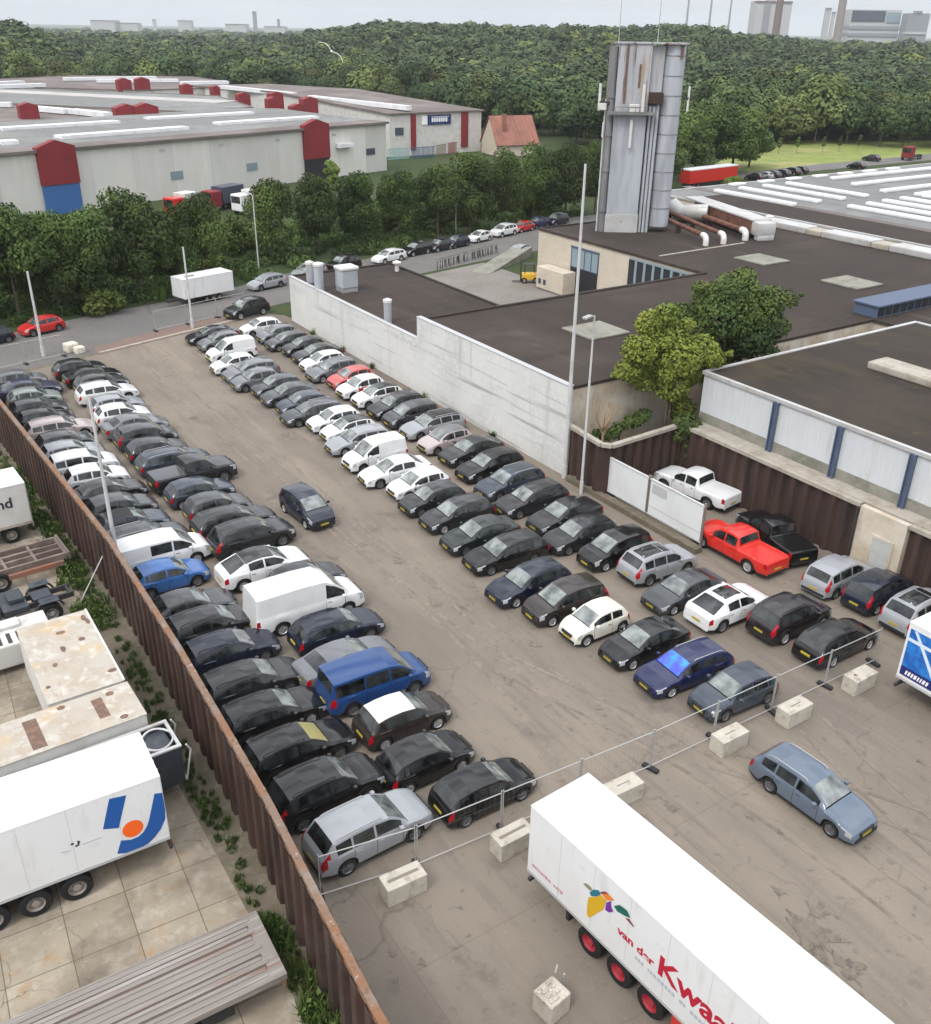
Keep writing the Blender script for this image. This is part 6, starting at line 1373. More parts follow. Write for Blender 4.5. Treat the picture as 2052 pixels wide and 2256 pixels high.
tp.build('rough_top', M['concrete'], t)
MB().tube([(.62, .1, 0), (.62, .1, 1.0)], .035, 8).tube([(.5, .35, .9), (.75, .5, .9)], .03, 8).build('post', M['galv'], t)

# ------------------------------------------------------------------ poles and lamps
def pole(name, label, x, y, h, r0, r1, lamp=None, z=0, group=None, base=True):
    t = thing(name, label, 'pole' if not lamp else 'lamp post', (x, y, z), 0, group)
    MB().tube([(0, 0, 0), (0, 0, h)], [r0, r1], 12).build('pole', M['pole'], t, smooth=40)
    if base: MB().tube([(0, 0, 0), (0, 0, .9)], r0 * 1.25, 12).build('base_sleeve', M['pole'], t, smooth=40)
    if lamp:
        a = R(lamp); dx, dy = math.cos(a), math.sin(a)
        MB().tube([(0, 0, h - .1), (dx * .25, dy * .25, h + .05), (dx * .6, dy * .6, h + .08)], .04, 6).build('arm', M['pole'], t)
        b = MB().rbox(-.1, .65, -.16, .16, -.05, .09, .04); b.build('lamp_head', M['galv'], t, (dx * .55, dy * .55, h + .08), a)
    return t
pole('tall_mast', 'very tall pale mast at the near end of the white wall', 37.25, 43.9, 19.7, .15, .07)
pole('lamp_post', 'lamp post with a flat white head in front of the dark sheet piles', 36.6, 41.4, 11.6, .10, .05, lamp=200)
fp = pole('tall_mast', 'pale mast rising from the rusty fence beside the white van', 8.72, 45.4, 10.7, .13, .06)
MB().tube([(0, 0, 3.2), (-2.4, -.9, .2)], .03, 6).build('stay_cable', M['pole'], fp)
pole('street_pole', 'leaning pale pole at the street by the red hatchback', 13.8, 88.4, 7.5, .13, .09)
pole('street_pole', 'pale pole at the street in front of the white box trailer', 28.0, 90.3, 7.8, .12, .08)
pole('street_lamp', 'slim green grey street lamp beside the silver estate car', 42.7, 109.2, 8.9, .09, .06, lamp=100)
pole('street_lamp', 'street lamp with a dark arm above the white hatchback', 77.0, 118.7, 9.5, .09, .06, lamp=10)

# ------------------------------------------------------------------ bicycles, forklift and odds and ends in the yard
wh = MB().tube([(.33 * math.cos(2 * math.pi * k / 16), 0, .33 + .33 * math.sin(2 * math.pi * k / 16)) for k in range(17)], .022, 5, False).mesh('wheel', [M['tyre']])
fr = MB().tube([(-.5, 0, .33), (-.1, 0, .3), (-.22, 0, .85)], .03, 5).tube([(-.1, 0, .3), (.35, 0, .8), (.5, 0, .33)], .03, 5).tube([(-.2, 0, .75), (.36, 0, .78)], .03, 5).mesh('frame', [M['chassis']])
sd_ = MB().rbox(-.36, -.1, -.07, .07, .86, .93, .02).mesh('saddle', [M['plastic']])
hb = MB().tube([(.28, -.28, 1.0), (.36, 0, 1.0), (.28, .28, 1.0)], .02, 5).mesh('handlebar', [M['chassis']])
a, b = at(962, 592), at(1092, 556)
for k in range(22):
    p = a + (b - a) * (k / 21)
    t = thing('bicycle', 'dark bicycle in the long bicycle row in the paved yard', 'bicycle', (p.x + rnd.uniform(-.2, .2), p.y, .014), R(60 + rnd.uniform(-8, 8)), 'bicycles parked in the paved yard')
    link('frame', fr, t); link('wheel', wh, t, (.5, 0, 0)); link('wheel', wh, t, (-.5, 0, 0)); link('saddle', sd_, t); link('handlebar', hb, t)
rk = MB()
d = b - a; n = Vector((-d.y, d.x, 0)).normalized() * .6
rk.prism([tuple(a - n * .2)[:2], tuple(b - n * .2)[:2], tuple(b + n * .2)[:2], tuple(a + n * .2)[:2]], .35, .95); ro = rk.build('low_hedge', M['chassis']); bpy.data.objects.remove(ro)
p = at(1166, 622)
t = thing('forklift', 'yellow forklift truck at the corner of the cream yard wall', 'forklift', (p.x, p.y, .014), R(150))
MB().rbox(-1.0, .9, -.55, .55, .35, 1.1, .12).build('body', M['forklift_yellow'], t)
cg = MB()
for x in (-.6, .6):
    for y in (-.45, .45): cg.tube([(x, y, 1.1), (x * .8, y, 2.1)], .04, 6)
cg.rbox(-.55, .55, -.5, .5, 2.08, 2.16, .03).build('cab_guard', M['chassis'], t)
MB().box(.95, 1.05, -.35, -.25, .1, 2.5).box(.95, 1.05, .25, .35, .1, 2.5).box(1.05, 2.0, -.3, -.2, .1, .16).box(1.05, 2.0, .2, .3, .1, .16).build('mast', M['chassis'], t)
for x in (-.7, .65):
    for sg in (1, -1): truck_wheel(t, x, sg * .5, .34, .24, M['rim_dusty'], sg)
p = at(1236, 645); t = thing('site_box', 'small cream container with two dark hatches against the cream wall', 'container', (68.0, 84.0, .014), 0)
MB().rbox(-.9, .9, -2.4, 2.4, .1, 2.5, .05).build('body', M['cream_wall'], t); MB().box(-.915, -.902, .6, 1.1, .6, 1.2).box(-.915, -.902, 1.5, 2.0, .6, 1.2).build('hatch', M['far_dark'], t)
a, b = at(1078, 604), at(1172, 566); d = b - a
t = thing('loading_ramp', 'low grey ramp with a weedy top beside the bicycles in the yard', 'ramp', tuple(a), math.atan2(d.y, d.x))
MB().add([(0, 0, 0), (d.length, 0, 0), (d.length, 2.4, 0), (0, 2.4, 0), (d.length, 0, 1.3), (d.length, 2.4, 1.3)], [(0, 1, 2, 3), (0, 3, 5, 4), (0, 4, 1), (3, 2, 5), (1, 4, 5, 2)]).build('ramp', M['plinth'], t)
for i, (px, py, s, lb) in enumerate([(158, 774, .55, 'cream bulk bag at the street end of the second row'), (176, 778, .42, 'smaller pale bulk bag beside the cream one at the street end')]):
    p = at(px, py); o = MB().rbox(-s, s, -s * .9, s * .9, 0, s * 1.5, s * .3).build('bulk_bag', M['bag_white'], None, tuple(p), .3); tag(o, lb, 'bag', 'bulk bags at the street end')

# ------------------------------------------------------------------ gull in the air
d = CR @ Vector(((731 - PX) / FPX, -(113 - PY) / FPX, -1.0)); p = Vector((0, 0, CAM_H)) + d.normalized() * 62
gv = []; gf = []; N = 14
def gull_mesh():
    b = MB()
    # body
    prof = [(-.24, .004), (-.2, .03), (-.1, .055), (.02, .065), (.12, .05), (.17, .04), (.21, .036), (.24, .02), (.29, .004)]
    b.lathe(prof, 'x', (0, 0, 0), 10)
    for sg in (1, -1):
        st = [(0.03, 0, .03, .20), (.30, .02, .12, .17), (.52, .0, .13, .13), (.72, -.10, .05, .07), (.86, -.20, -.05, .015)]
        vs = []
        for (y, x, z, c) in st: vs += [(x + c * .5, sg * y, z), (x - c * .5, sg * y, z - .01), (x + c * .5, sg * y, z - .015), (x - c * .5, sg * y, z - .02)]
        fs = []
        for i in range(len(st) - 1):
            q = 4 * i; fs += [(q, q + 1, q + 5, q + 4), (q + 2, q + 6, q + 7, q + 3), (q, q + 4, q + 6, q + 2), (q + 1, q + 3, q + 7, q + 5)]
        if sg < 0: fs = [f[::-1] for f in fs]
        b.add(vs, fs)
    b.add([(-.2, -.03, 0), (-.2, .03, 0), (-.36, .07, 0), (-.36, -.07, 0), (-.2, 0, .02)], [(0, 1, 2, 3), (0, 3, 4), (1, 4, 2)])
    b.mat(1).add([(.28, -.012, .0), (.28, .012, 0), (.35, 0, -.015), (.28, 0, .012)], [(0, 1, 2), (0, 2, 3), (1, 3, 2)])
    return b.mesh('gull', [M['gull'], M['forklift_yellow']], 50)
go = link('gull', gull_mesh(), None, tuple(p)); go.rotation_euler = (R(38), R(0), R(60)); tag(go, 'white gull gliding in the air in front of the wood', 'bird')

# ------------------------------------------------------------------ skyline
def sky_pos(px, d): 
    p = polar(px, d); p.z = hill(p.x, p.y) * .5; return p
def px_w(n, d): return n / FPX * d * 1.0
def top_z(px, py, d): return CAM_H + ((62 + (px - 1026) * ROLL) - py) / FPX * d * 1.12
def sky_block(name, label, cat, px0, px1, py, d, parts, m='far_pale'):
    p = sky_pos((px0 + px1) / 2, d); w = px_w(px1 - px0, d); z = top_z((px0 + px1) / 2, py, d)
    t = thing(name, label, cat, (p.x, p.y, 0), R(YAW)); MB().box(-w / 2, w / 2, 0, w * .7, 0, z).build('wall', M[m], t)
    for (nm_, x0, x1, z0, z1, mm) in parts:
        MB().box(-w / 2 + w * x0 - .3 * (x0 <= 0), -w / 2 + w * x1 + .3 * (x1 >= 1), -1.2, w * .3, z * z0, z * z1).build(nm_, M[mm], t)
    return t
D = 1700
sky_block('power_station', 'pale grey power station block behind the brown chimney', 'power station', 1667, 1733, 25, D, [('parapet', 0, 1, .965, 1.0, 'chimney_brown'), ('roof_plant', .3, .5, 1.0, 1.05, 'far_pale'), ('facade_rib', .22, .4, 0, .96, 'far_grey')])
sky_block('office_tower', 'glassy white and dark office block on the skyline', 'office block', 1880, 1972, 40, D, [('dark_floors', .02, .68, .74, .98, 'far_dark'), ('floor_band', 0, 1, .40, .48, 'far_grey'), ('floor_band', 0, 1, .56, .64, 'far_grey'), ('side_glazing', .72, .98, .72, .95, 'glass_pale')])
sky_block('office_tower', 'grey block at the right edge of the skyline', 'office block', 2001, 2040, 46, D, [('roof_plant', .3, .6, 1.0, 1.06, 'far_grey'), ('facade_band', 0, 1, .5, .56, 'far_pale')], 'far_grey')
sky_block('silo', 'thin grey silo left of the grey chimney', 'silo', 1815, 1825, 36, D, [('cap', 0, 1, .97, 1.0, 'far_grey')])
sky_block('silo', 'thinner grey silo next to the grey chimney', 'silo', 1830, 1836, 42, D, [('cap', 0, 1, .97, 1.0, 'far_grey')])
for (px, lb, mm, d_, w) in [(1711, 'brown factory chimney on the skyline', 'chimney_brown', 1500, 13), (1848, 'grey factory chimney on the skyline', 'chimney_grey', 1500, 14)]:
    p = sky_pos(px, d_); t = thing('factory_chimney', lb, 'chimney', (p.x, p.y, 0)); r_ = px_w(w, d_) / 2
    MB().tube([(0, 0, 0), (0, 0, 150)], [r_ * 1.15, r_ * .8], 16).build('shaft', M[mm], t, smooth=40); MB().tube([(0, 0, 150), (0, 0, 153)], r_ * .9, 16).build('rim', M['far_dark'], t)
for (px, hub, d_, rot, lb) in [(1512, 122, 2500, 0.3, 'leftmost of three wind turbines behind the wood'), (1562, 128, 2500, 1.0, 'middle one of three wind turbines behind the wood'), (1605, 96, 2600, .5, 'rightmost of three wind turbines, the smallest')]:
    p = sky_pos(px, d_); t = thing('wind_turbine', lb, 'wind turbine', (p.x, p.y, 0), R(YAW), 'wind turbines on the horizon')
    MB().tube([(0, 0, 0), (0, 0, hub)], [3.2, 1.6], 10).build('tower', M['far_grey'], t); MB().rbox(-2, 2, -4, 5, hub - 2, hub + 2, .6).build('nacelle', M['far_pale'], t)
    for k in range(3):
        a = rot + k * 2 * math.pi / 3; c_, s_ = math.cos(a), math.sin(a)
        MB().add([(-1.6 * s_, -4.6, hub + 1.6 * c_), (1.6 * s_, -4.6, hub - 1.6 * c_), (c_ * 40, -4.6, hub + s_ * 40), (-1.6 * s_, -4.1, hub + 1.6 * c_), (1.6 * s_, -4.1, hub - 1.6 * c_), (c_ * 40, -4.4, hub + s_ * 40)], [(0, 1, 2), (5, 4, 3), (0, 2, 5, 3), (1, 4, 5, 2), (0, 3, 4, 1)]).build('blade', M['far_grey'], t)
for (px0, px1, py, lb, mm) in [(559, 566, 34, 'thin dark water tower on the left skyline', 'far_grey'), (612, 617, 46, 'small thin tower right of the water tower', 'far_grey'), (205, 250, 46, 'pale wide block on the left skyline', 'far_pale'), (262, 300, 50, 'low white block on the left skyline', 'far_pale'), (395, 420, 47, 'pale block in the middle of the left skyline', 'far_pale'), (500, 540, 53, 'low pale block by the water tower', 'far_pale'), (585, 625, 57, 'low white block right of the water tower', 'far_pale'), (338, 344, 45, 'thin pale tower on the left skyline', 'far_pale')]:
    sky_block('far_block', lb, 'building', px0, px1, py, 2600, [('roof', 0, 1, .97, 1.0, 'far_grey')], mm)

# ------------------------------------------------------------------ foliage
rng = np.random.default_rng(11)
def leaf_arrays(clumps, n, leaf, droop=0.55, squash=0.8, rg=rng):
    """n leaf-sized quads spread over the outside of a set of clumps; clumps: rows of (x, y, z, r)"""
    cl = np.asarray(clumps, float); w = cl[:, 3] ** 2; k = rg.choice(len(cl), n, p=w / w.sum())
    u = rg.normal(size=(n, 3)); u /= np.linalg.norm(u, axis=1, keepdims=True)
    rad = cl[k, 3] * rg.uniform(.72, 1.06, n)
    pos = cl[k, :3] + u * rad[:, None] * np.array([1, 1, squash])
    nrm = u + rg.normal(size=(n, 3)) * droop; nrm[:, 2] += .3; nrm /= np.linalg.norm(nrm, axis=1, keepdims=True)
    t = np.cross(nrm, rg.normal(size=(n, 3))); t /= np.linalg.norm(t, axis=1, keepdims=True); b = np.cross(nrm, t)
    s = leaf * rg.uniform(.55, 1.25, n)[:, None]; a = rg.uniform(.55, .9, n)[:, None]
    V = np.stack([pos - t * s * .62, pos - b * s * .5 * a, pos + t * s * .62, pos + b * s * .5 * a], 1)
    return V.reshape(-1, 3)
def quads_mesh(name, V, mats, extra=None):
    n = len(V) // 4; me = bpy.data.meshes.new(name)
    ev, ef = extra if extra else ([], [])
    nv = len(V) + len(ev); nl = 4 * n + sum(len(f) for f in ef)
    me.vertices.add(nv); co = np.concatenate([V.ravel(), np.asarray([c for p in ev for c in p], float)]) if ev else V.ravel()
    me.vertices.foreach_set('co', co.astype(np.float32))
    me.loops.add(nl); li = np.concatenate([np.arange(4 * n), np.asarray([len(V) + i for f in ef for i in f], int)]) if ev else np.arange(4 * n)
    me.loops.foreach_set('vertex_index', li.astype(np.int32))
    me.polygons.add(n + len(ef)); ls = np.arange(n) * 4; lt = np.full(n, 4)
    if ef:
        c = 4 * n; a = []; 
        for f in ef: a.append(c); c += len(f)
        ls = np.concatenate([ls, a]); lt = np.concatenate([lt, [len(f) for f in ef]])
    me.polygons.foreach_set('loop_start', ls.astype(np.int32)); me.polygons.foreach_set('loop_total', lt.astype(np.int32))
    if ef: me.polygons.foreach_set('material_index', np.concatenate([np.zeros(n), np.ones(len(ef))]).astype(np.int32))
    for m in mats: me.materials.append(m)
    me.update(calc_edges=True); me.validate(); return me
def crown_clumps(rx, rz, zc, n, rmin=.30, rmax=.48, rg=rng, low=-.75):
    out = [(0, 0, zc, rx * .55)]
    for i in range(n):
        u = rg.normal(size=3); u /= np.linalg.norm(u)
        if u[2] < low: u[2] = abs(u[2])
        q = rg.uniform(.52, .74); out.append((u[0] * rx * q, u[1] * rx * q, zc + u[2] * rz * q, rx * rg.uniform(rmin, rmax)))
    return out
def billow(r, rz, zc, n, rg):
    out = [(0, 0, zc, r * .70)]
    for i in range(n):
        a = rg.uniform(0, 6.283); e = rg.uniform(-.55, .95); q = rg.uniform(.42, .62); ce = math.sqrt(1 - e * e)
        out.append((math.cos(a) * ce * r * q, math.sin(a) * ce * r * q, zc + e * rz * q, r * rg.uniform(.34, .5)))
    return out
def trunk_mb(h, r, limbs=5, rx=3.0, rg=rnd, top=None):
    b = MB(); b.tube([(0, 0, 0), (.05, .02, h * .35), (-.04, .05, h * .7), (0, 0, h)], [r, r * .8, r * .6, r * .25], 9)
    for k in range(limbs):
        a = 2 * math.pi * k / limbs + rg.uniform(-.4, .4); z = h * rg.uniform(.4, .7); L = rx * rg.uniform(.5, .8)
        b.tube([(0, 0, z), (math.cos(a) * L * .45, math.sin(a) * L * .45, z + L * .35), (math.cos(a) * L, math.sin(a) * L, z + L * .8)], [r * .45, r * .3, r * .08], 6)
    return b
def tree(name, label, x, y, h, rx, leaf_m, nleaf, leaf, z0=0.8, group=None, n=20, cat='tree', z=0, proto=None, rz=None):
    t = thing(name, label, cat, (x, y, z), rnd.uniform(0, 6.28), group)
    if proto is None:
        rzv = (h - z0) / 2; cl = crown_clumps(rx, rzv, z0 + rzv, n)
        cme = quads_mesh('crown', leaf_arrays(cl, nleaf, leaf), [LEAF[leaf_m]]); tme = trunk_mb(h * .8, max(.09, h * .018), 6, rx).mesh('trunk', [M['bark']], 50)
    else: cme, tme = proto
    c = link('crown', cme, t); link('trunk', tme, t)
    return t, (cme, tme)
# row of street trees: pixel of the trunk foot, crown top pixel, crown width in pixels
spec = [(-45, 715, 432, 150), (45, 705, 437, 165), (135, 690, 452, 140), (215, 680, 442, 140), (312, 656, 402, 160), (398, 640, 440, 110), (452, 630, 415, 115), (600, 580, 385, 112), (704, 556, 373, 104), (795, 543, 368, 104), (880, 532, 366, 100), (965, 524, 352, 104), (1035, 512, 325, 108), (1105, 500, 318, 104), (1175, 490, 308, 104), (1245, 482, 303, 100), (1310, 470, 300, 90)]
protos = []
side = ['leftmost', 'second', 'third', 'fourth', 'fifth', 'sixth', 'seventh']
for i, (px, py, ty_, w) in enumerate(spec):
    p = at(px, py); dep = (p - Vector((0, 0, CAM_H))).dot(CR @ Vector((0, 0, -1)))
    R_ = w / FPX * dep / 2 * 1.0; best = 8
    for hh in [x * .1 for x in range(50, 180)]:
        q = at(px, ty_, hh)
        if (Vector((q.x, q.y, 0))).length <= p.length - R_ * .35: best = hh; break
    h = min(13.5, max(8.5, best)); pr = None
    if len(protos) < 5: 
        pr = None
    lb = ('%s dense dark tree in the row along the street' % (ORD[i]) + ' from the left') if i < 7 else '%s dense dark street tree right of the gap, counted towards the tower' % ORD[i - 7]
    t, pr2 = tree('street_tree', lb, p.x, p.y, 11.0, 4.3, 'street', 12500, .34, .35, 'dense trees along the street', 24, proto=protos[i % 5] if len(protos) >= 5 else None)
    if len(protos) < 5: protos.append(pr2)
    t.scale = (R_ / 4.3, R_ / 4.3, h / 11.0)
for i, (px, py, h, r) in enumerate([(1500, 398, 14, 7), (1560, 384, 15, 7), (1612, 378, 14, 6.5), (1650, 368, 10, 5), (1440, 425, 13, 6)]):
    p = at(px, py); t, _ = tree('street_tree', '%s dark bushy tree behind the tower and red trailer, counted from left' % ['second', 'third', 'fourth', 'fifth', 'first'][i], p.x, p.y, 11, 4.3, 'street', 0, 0, proto=protos[i % 5], group='bushy trees behind the tower'); t.scale = (r / 4.3, r / 4.3, h / 11)
for i in range(15):
    k = i + 1; a_, b_ = spec[k], spec[k + 1]; pa, pb = at(a_[0], a_[1]), at(b_[0], b_[1]); d_ = (pb - pa).normalized(); p = pa.lerp(pb, .5) + Vector((-d_.y, d_.x, 0)) * rnd.uniform(6, 9)
    t, _ = tree('street_tree', '%s tree from the left in the half hidden second row behind the street trees' % ORD[i], p.x, p.y, 11, 4.3, 'street', 0, 0, proto=protos[(i + 2) % 5], group='second row behind the street trees'); q_ = rnd.uniform(.6, .75); t.scale = (q_, q_, rnd.uniform(.30, .40))
    if i in (6,): t.scale = (.5, .5, .3)
# the two trees standing in the alley beside the factory
def alley_tree(name, label, x, y, cl, leaf_m, n, leaf, h, r):
    t = thing(name, label, 'tree', (x, y, 0)); link('crown', quads_mesh('crown', leaf_arrays(cl, n, leaf, .6), [LEAF[leaf_m]]), t)
    b = MB()
    for k in range(3): b.tube([(rnd.uniform(-.2, .2), rnd.uniform(-.2, .2), 0), (rnd.uniform(-.4, .4), rnd.uniform(-.3, .3), h * .5), (rnd.uniform(-1, 1), rnd.uniform(-.6, .6), h)], [r, r * .7, r * .2], 8)
    b.build('trunk', M['bark'], t, smooth=50); return t
yt = Vector((44.2, 42.0, 0)); cl = []
for (px, py, z_off, rr) in [(1470, 745, 0, 1.5), (1440, 715, 0, 1.2), (1410, 770, 0, 1.2), (1500, 790, 0, 1.4), (1385, 815, 0, .9), (1440, 800, 0, 1.3), (1545, 770, 0, 1.2), (1575, 790, 0, .7), (1480, 850, 0, 1.2), (1500, 900, 0, 1.0), (1420, 840, 0, .8), (1530, 820, 0, 1.0), (1470, 690, 0, .8), (1395, 760, 0, .6)]:
    q = ray_hit(px, py, yt + Vector((rnd.uniform(-.4, .4), rnd.uniform(-.8, 1.0), 0)), Vector((VD.x, VD.y, 0))); cl.append((q.x - yt.x, q.y - yt.y, q.z, rr))
cl += [(c[0] + rnd.uniform(-1, 1) * c[3] * 1.15, c[1] + rnd.uniform(-.6, .6), c[2] + rnd.uniform(-.8, 1) * c[3], c[3] * rnd.uniform(.22, .4)) for c in cl for _ in range(3)]
alley_tree('leafy_tree', 'yellow green tree leaning over the wall corner between the two buildings', yt.x, yt.y, cl, 'yellow', 15000, .22, 8.5, .14)
dt = Vector((50.5, 43.4, 0)); cl = []
for (px, py, rr) in [(1600, 690, 2.4), (1540, 720, 1.8), (1660, 690, 1.9), (1620, 640, 1.7), (1570, 660, 1.6), (1700, 660, 1.3), (1650, 740, 2.0), (1560, 770, 1.6), (1710, 720, 1.1), (1500, 690, 1.0), (1640, 610, .9), (1745, 660, .6), (1600, 780, 1.4), (1490, 735, 1.2), (1600, 830, 1.5), (1680, 775, 1.2), (1510, 790, 1.2), (1530, 850, 1.2), (1460, 720, .8), (1480, 690, .8)]:
    q = ray_hit(px, py, dt + Vector((0, rnd.uniform(-.5, 2.0), 0)), Vector((VD.x, VD.y, 0))); cl.append((q.x - dt.x, q.y - dt.y, q.z, rr * .92))
cl += [(c[0] + rnd.uniform(-1, 1) * c[3] * 1.15, c[1] + rnd.uniform(-.8, .8), c[2] + rnd.uniform(-.8, 1) * c[3], c[3] * rnd.uniform(.22, .4)) for c in cl for _ in range(3)]
alley_tree('leafy_tree', 'big dark green tree rising above the factory roof behind the yellow green one', dt.x, dt.y, cl, 'dark', 26000, .23, 9.5, .2)
cl = []
for (px, py, rr) in [(1515, 935, .9), (1530, 975, .8), (1520, 1000, .55), (1545, 1010, .5), (1500, 955, .7), (1555, 950, .5)]:
    q = ray_hit(px, py, Vector((43.9, 40.3, 0)), Vector((VD.x, VD.y, 0))); cl.append((q.x - 43.9, q.y - 40.3, q.z, rr))
t = thing('ivy', 'green ivy hanging over the corner of the dark sheet piles', 'plant', (43.9, 40.3, 0)); link('leaves', quads_mesh('leaves', leaf_arrays(cl, 2200, .26), [LEAF['dark']]), t)
MB().tube([(.1, .1, 0), (0, 0, 2), (-.1, -.1, 3.6)], [.07, .06, .03], 6).build('stem', M['bark'], t)
cl = [(x, y, .1 + rnd.uniform(0, .5) + .35 * max(0, x), rnd.uniform(.22, .5)) for x, y in [(-2.4 + .23 * k, rnd.uniform(-.3, .5)) for k in range(21)]]
t = thing('shrub', 'dark low shrub in front of the stained plaster gable', 'shrub', (41.0, 43.0, 2.6)); link('leaves', quads_mesh('leaves', leaf_arrays(cl, 2600, .2), [LEAF['dark']]), t); MB().tube([(0, 0, -2.6), (0, 0, .4)], .06, 6).build('stem', M['bark'], t)
bt_ = MB().tube([(0, 0, 0), (0, 0, 4.0)], [.10, .08], 8)
for k in range(11):
    a = 2 * math.pi * k / 11; L = rnd.uniform(.5, 1.1); bt_.tube([(0, 0, 3.3 + .06 * k), (math.cos(a) * L * .6, math.sin(a) * L * .6, 4.0 + .05 * k), (math.cos(a) * L, math.sin(a) * L, 4.9 + rnd.uniform(0, .7)), (math.cos(a) * L * .9, math.sin(a) * L * 1.1, 5.6)], [.055, .04, .035, .02], 5)
tb_ = bt_.build('bare_tree', M['twig'], None, (38.6, 42.0, 0)); tag(tb_, 'bare little pollarded tree with tan twigs behind the lamp post', 'tree')

# weeds along the rusty fence, verge plants along the street
def strip_clumps(pts, n, r0, r1, side=0.5, h=1.0):
    P = [Vector((p[0], p[1], 0)) for p in pts]; out = []
    for i in range(n):
        s = rnd.random() * (len(P) - 1); k = int(s); f = s - k; p = P[k].lerp(P[k + 1], f); d = (P[k + 1] - P[k]).normalized(); nn = Vector((-d.y, d.x, 0))
        q = p + nn * rnd.uniform(-side, side); r = rnd.uniform(r0, r1); out.append((q.x, q.y, r * rnd.uniform(.15, .6) * h, r))
    return out
def blades(clumps, n, L, rg=rng):
    cl = np.asarray(clumps); k = rg.integers(0, len(cl), n); a = rg.uniform(0, 6.283, n); r = cl[k, 3] * np.sqrt(rg.random(n))
    base = np.stack([cl[k, 0] + r * np.cos(a), cl[k, 1] + r * np.sin(a), np.zeros(n) + .01], 1)
    tip = base + np.stack([rg.normal(0, .28, n), rg.normal(0, .28, n), rg.uniform(.5, 1.2, n)], 1) * L
    wv = np.stack([np.cos(a), np.sin(a), np.zeros(n)], 1) * L * .07
    mid = base * .45 + tip * .55; mid[:, 2] += .06 * L
    return np.stack([base - wv, base + wv, mid + wv * .8, tip], 1).reshape(-1, 3)
wl = [(6.6, 6), (6.75, 14.5), (6.85, 20), (7.0, 28), (7.15, 34), (7.2, 43), (7.1, 50), (6.7, 60), (6.3, 68)]
wc = strip_clumps(wl, 330, .06, .20, .36)
big = strip_clumps([(6.75, 15), (6.7, 22)], 26, .25, .5, .2) + strip_clumps([(6.9, 42), (6.5, 64)], 60, .35, .75, .45)
V = np.concatenate([leaf_arrays(wc, 4500, .10, .9), blades(wc, 8000, .28), leaf_arrays(big, 4000, .15, .9), blades(big, 4000, .55)])
weeds = link('weeds', quads_mesh('weeds', V, [LEAF['weed']])); tag(weeds, 'green weeds growing along the foot of the rusty sheet pile fence', 'weeds', kind='stuff')
fe = [tuple(p)[:2] for p in far_edge]
d0 = []
for i in range(900):
    s = .35 + rnd.random() * (len(fe) - 1.36); k = int(s); f = s - k; p = Vector((*fe[k], 0)).lerp(Vector((*fe[k + 1], 0)), f); d = (Vector((*fe[k + 1], 0)) - Vector((*fe[k], 0))).normalized(); nn = Vector((-d.y, d.x, 0))
    o_ = rnd.uniform(.6, 22); r = rnd.uniform(.4, 1.1) * (1 if o_ > 2 else .6); q = p + nn * o_; d0.append((q.x, q.y, r * .5, r))
V = np.concatenate([leaf_arrays(d0, 62000, .33, .7), blades(d0, 26000, .9)])
vg = link('verge_plants', quads_mesh('verge_plants', V, [LEAF['weed']])); tag(vg, 'tangled green verge plants under the street trees', 'verge plants', kind='stuff')
for i, (px, py, r, h, lb) in enumerate([(520, 560, 3.2, 4.5, 'bright yellow green bush in the gap between the street trees'), (470, 600, 2.2, 2.2, 'low bright bush left of the slim street lamp'), (1230, 440, 3.0, 2.6, 'yellow green bush below the tower by the far end of the street'), (1310, 430, 2.6, 2.4, 'yellow green bush hidden at the foot of the tower'), (230, 690, 2.6, 2.2, 'rounded bush on the verge right of the red hatchback'), (1612, 424, 2.2, 2.6, 'bright green bush in front of the red trailer'), (735, 450, 1.6, 8.0, 'yellowish young tree top between two dark street trees')]):
    p = at(px, py); cl = crown_clumps(r, h * .5, h * .5, 12)
    t = thing('bush', lb, 'bush', tuple(p)); link('leaves', quads_mesh('leaves', leaf_arrays(cl, 1800, .42, .7), [LEAF['shrub']]), t); MB().tube([(0, 0, 0), (0, 0, h * .6)], .07, 6).build('stem', M['bark'], t)
# meadow saplings
for i, px in enumerate([1672, 1715, 1755, 1812, 1848, 1890]):
    p = at(px, 341 - i * 1.6); cl = [(0, 0, 2.0, .55), (.1, .1, 2.9, .5), (0, -.1, 3.6, .35)]
    t = thing('sapling', '%s young sapling from the left in the bright meadow' % ORD[i], 'sapling', tuple(p), 0, 'saplings in the meadow'); link('crown', quads_mesh('crown', leaf_arrays(cl, 260, .3), [LEAF['street']]), t); MB().tube([(0, 0, 0), (0, 0, 2.2)], .05, 6).build('trunk', M['bark'], t)
# weeds at the foot of the white wall
wc2 = [(37.1, y, .1, rnd.uniform(.1, .2)) for y in (52, 61.5, 70.4, 76.1, 82.4)]
V = np.concatenate([leaf_arrays(wc2, 260, .12, .8), blades(wc2, 120, .6)]); wl2 = link('weeds', quads_mesh('weeds', V, [LEAF['weed']])); tag(wl2, 'tufts of weeds at the foot of the white side wall', 'weeds', kind='stuff')

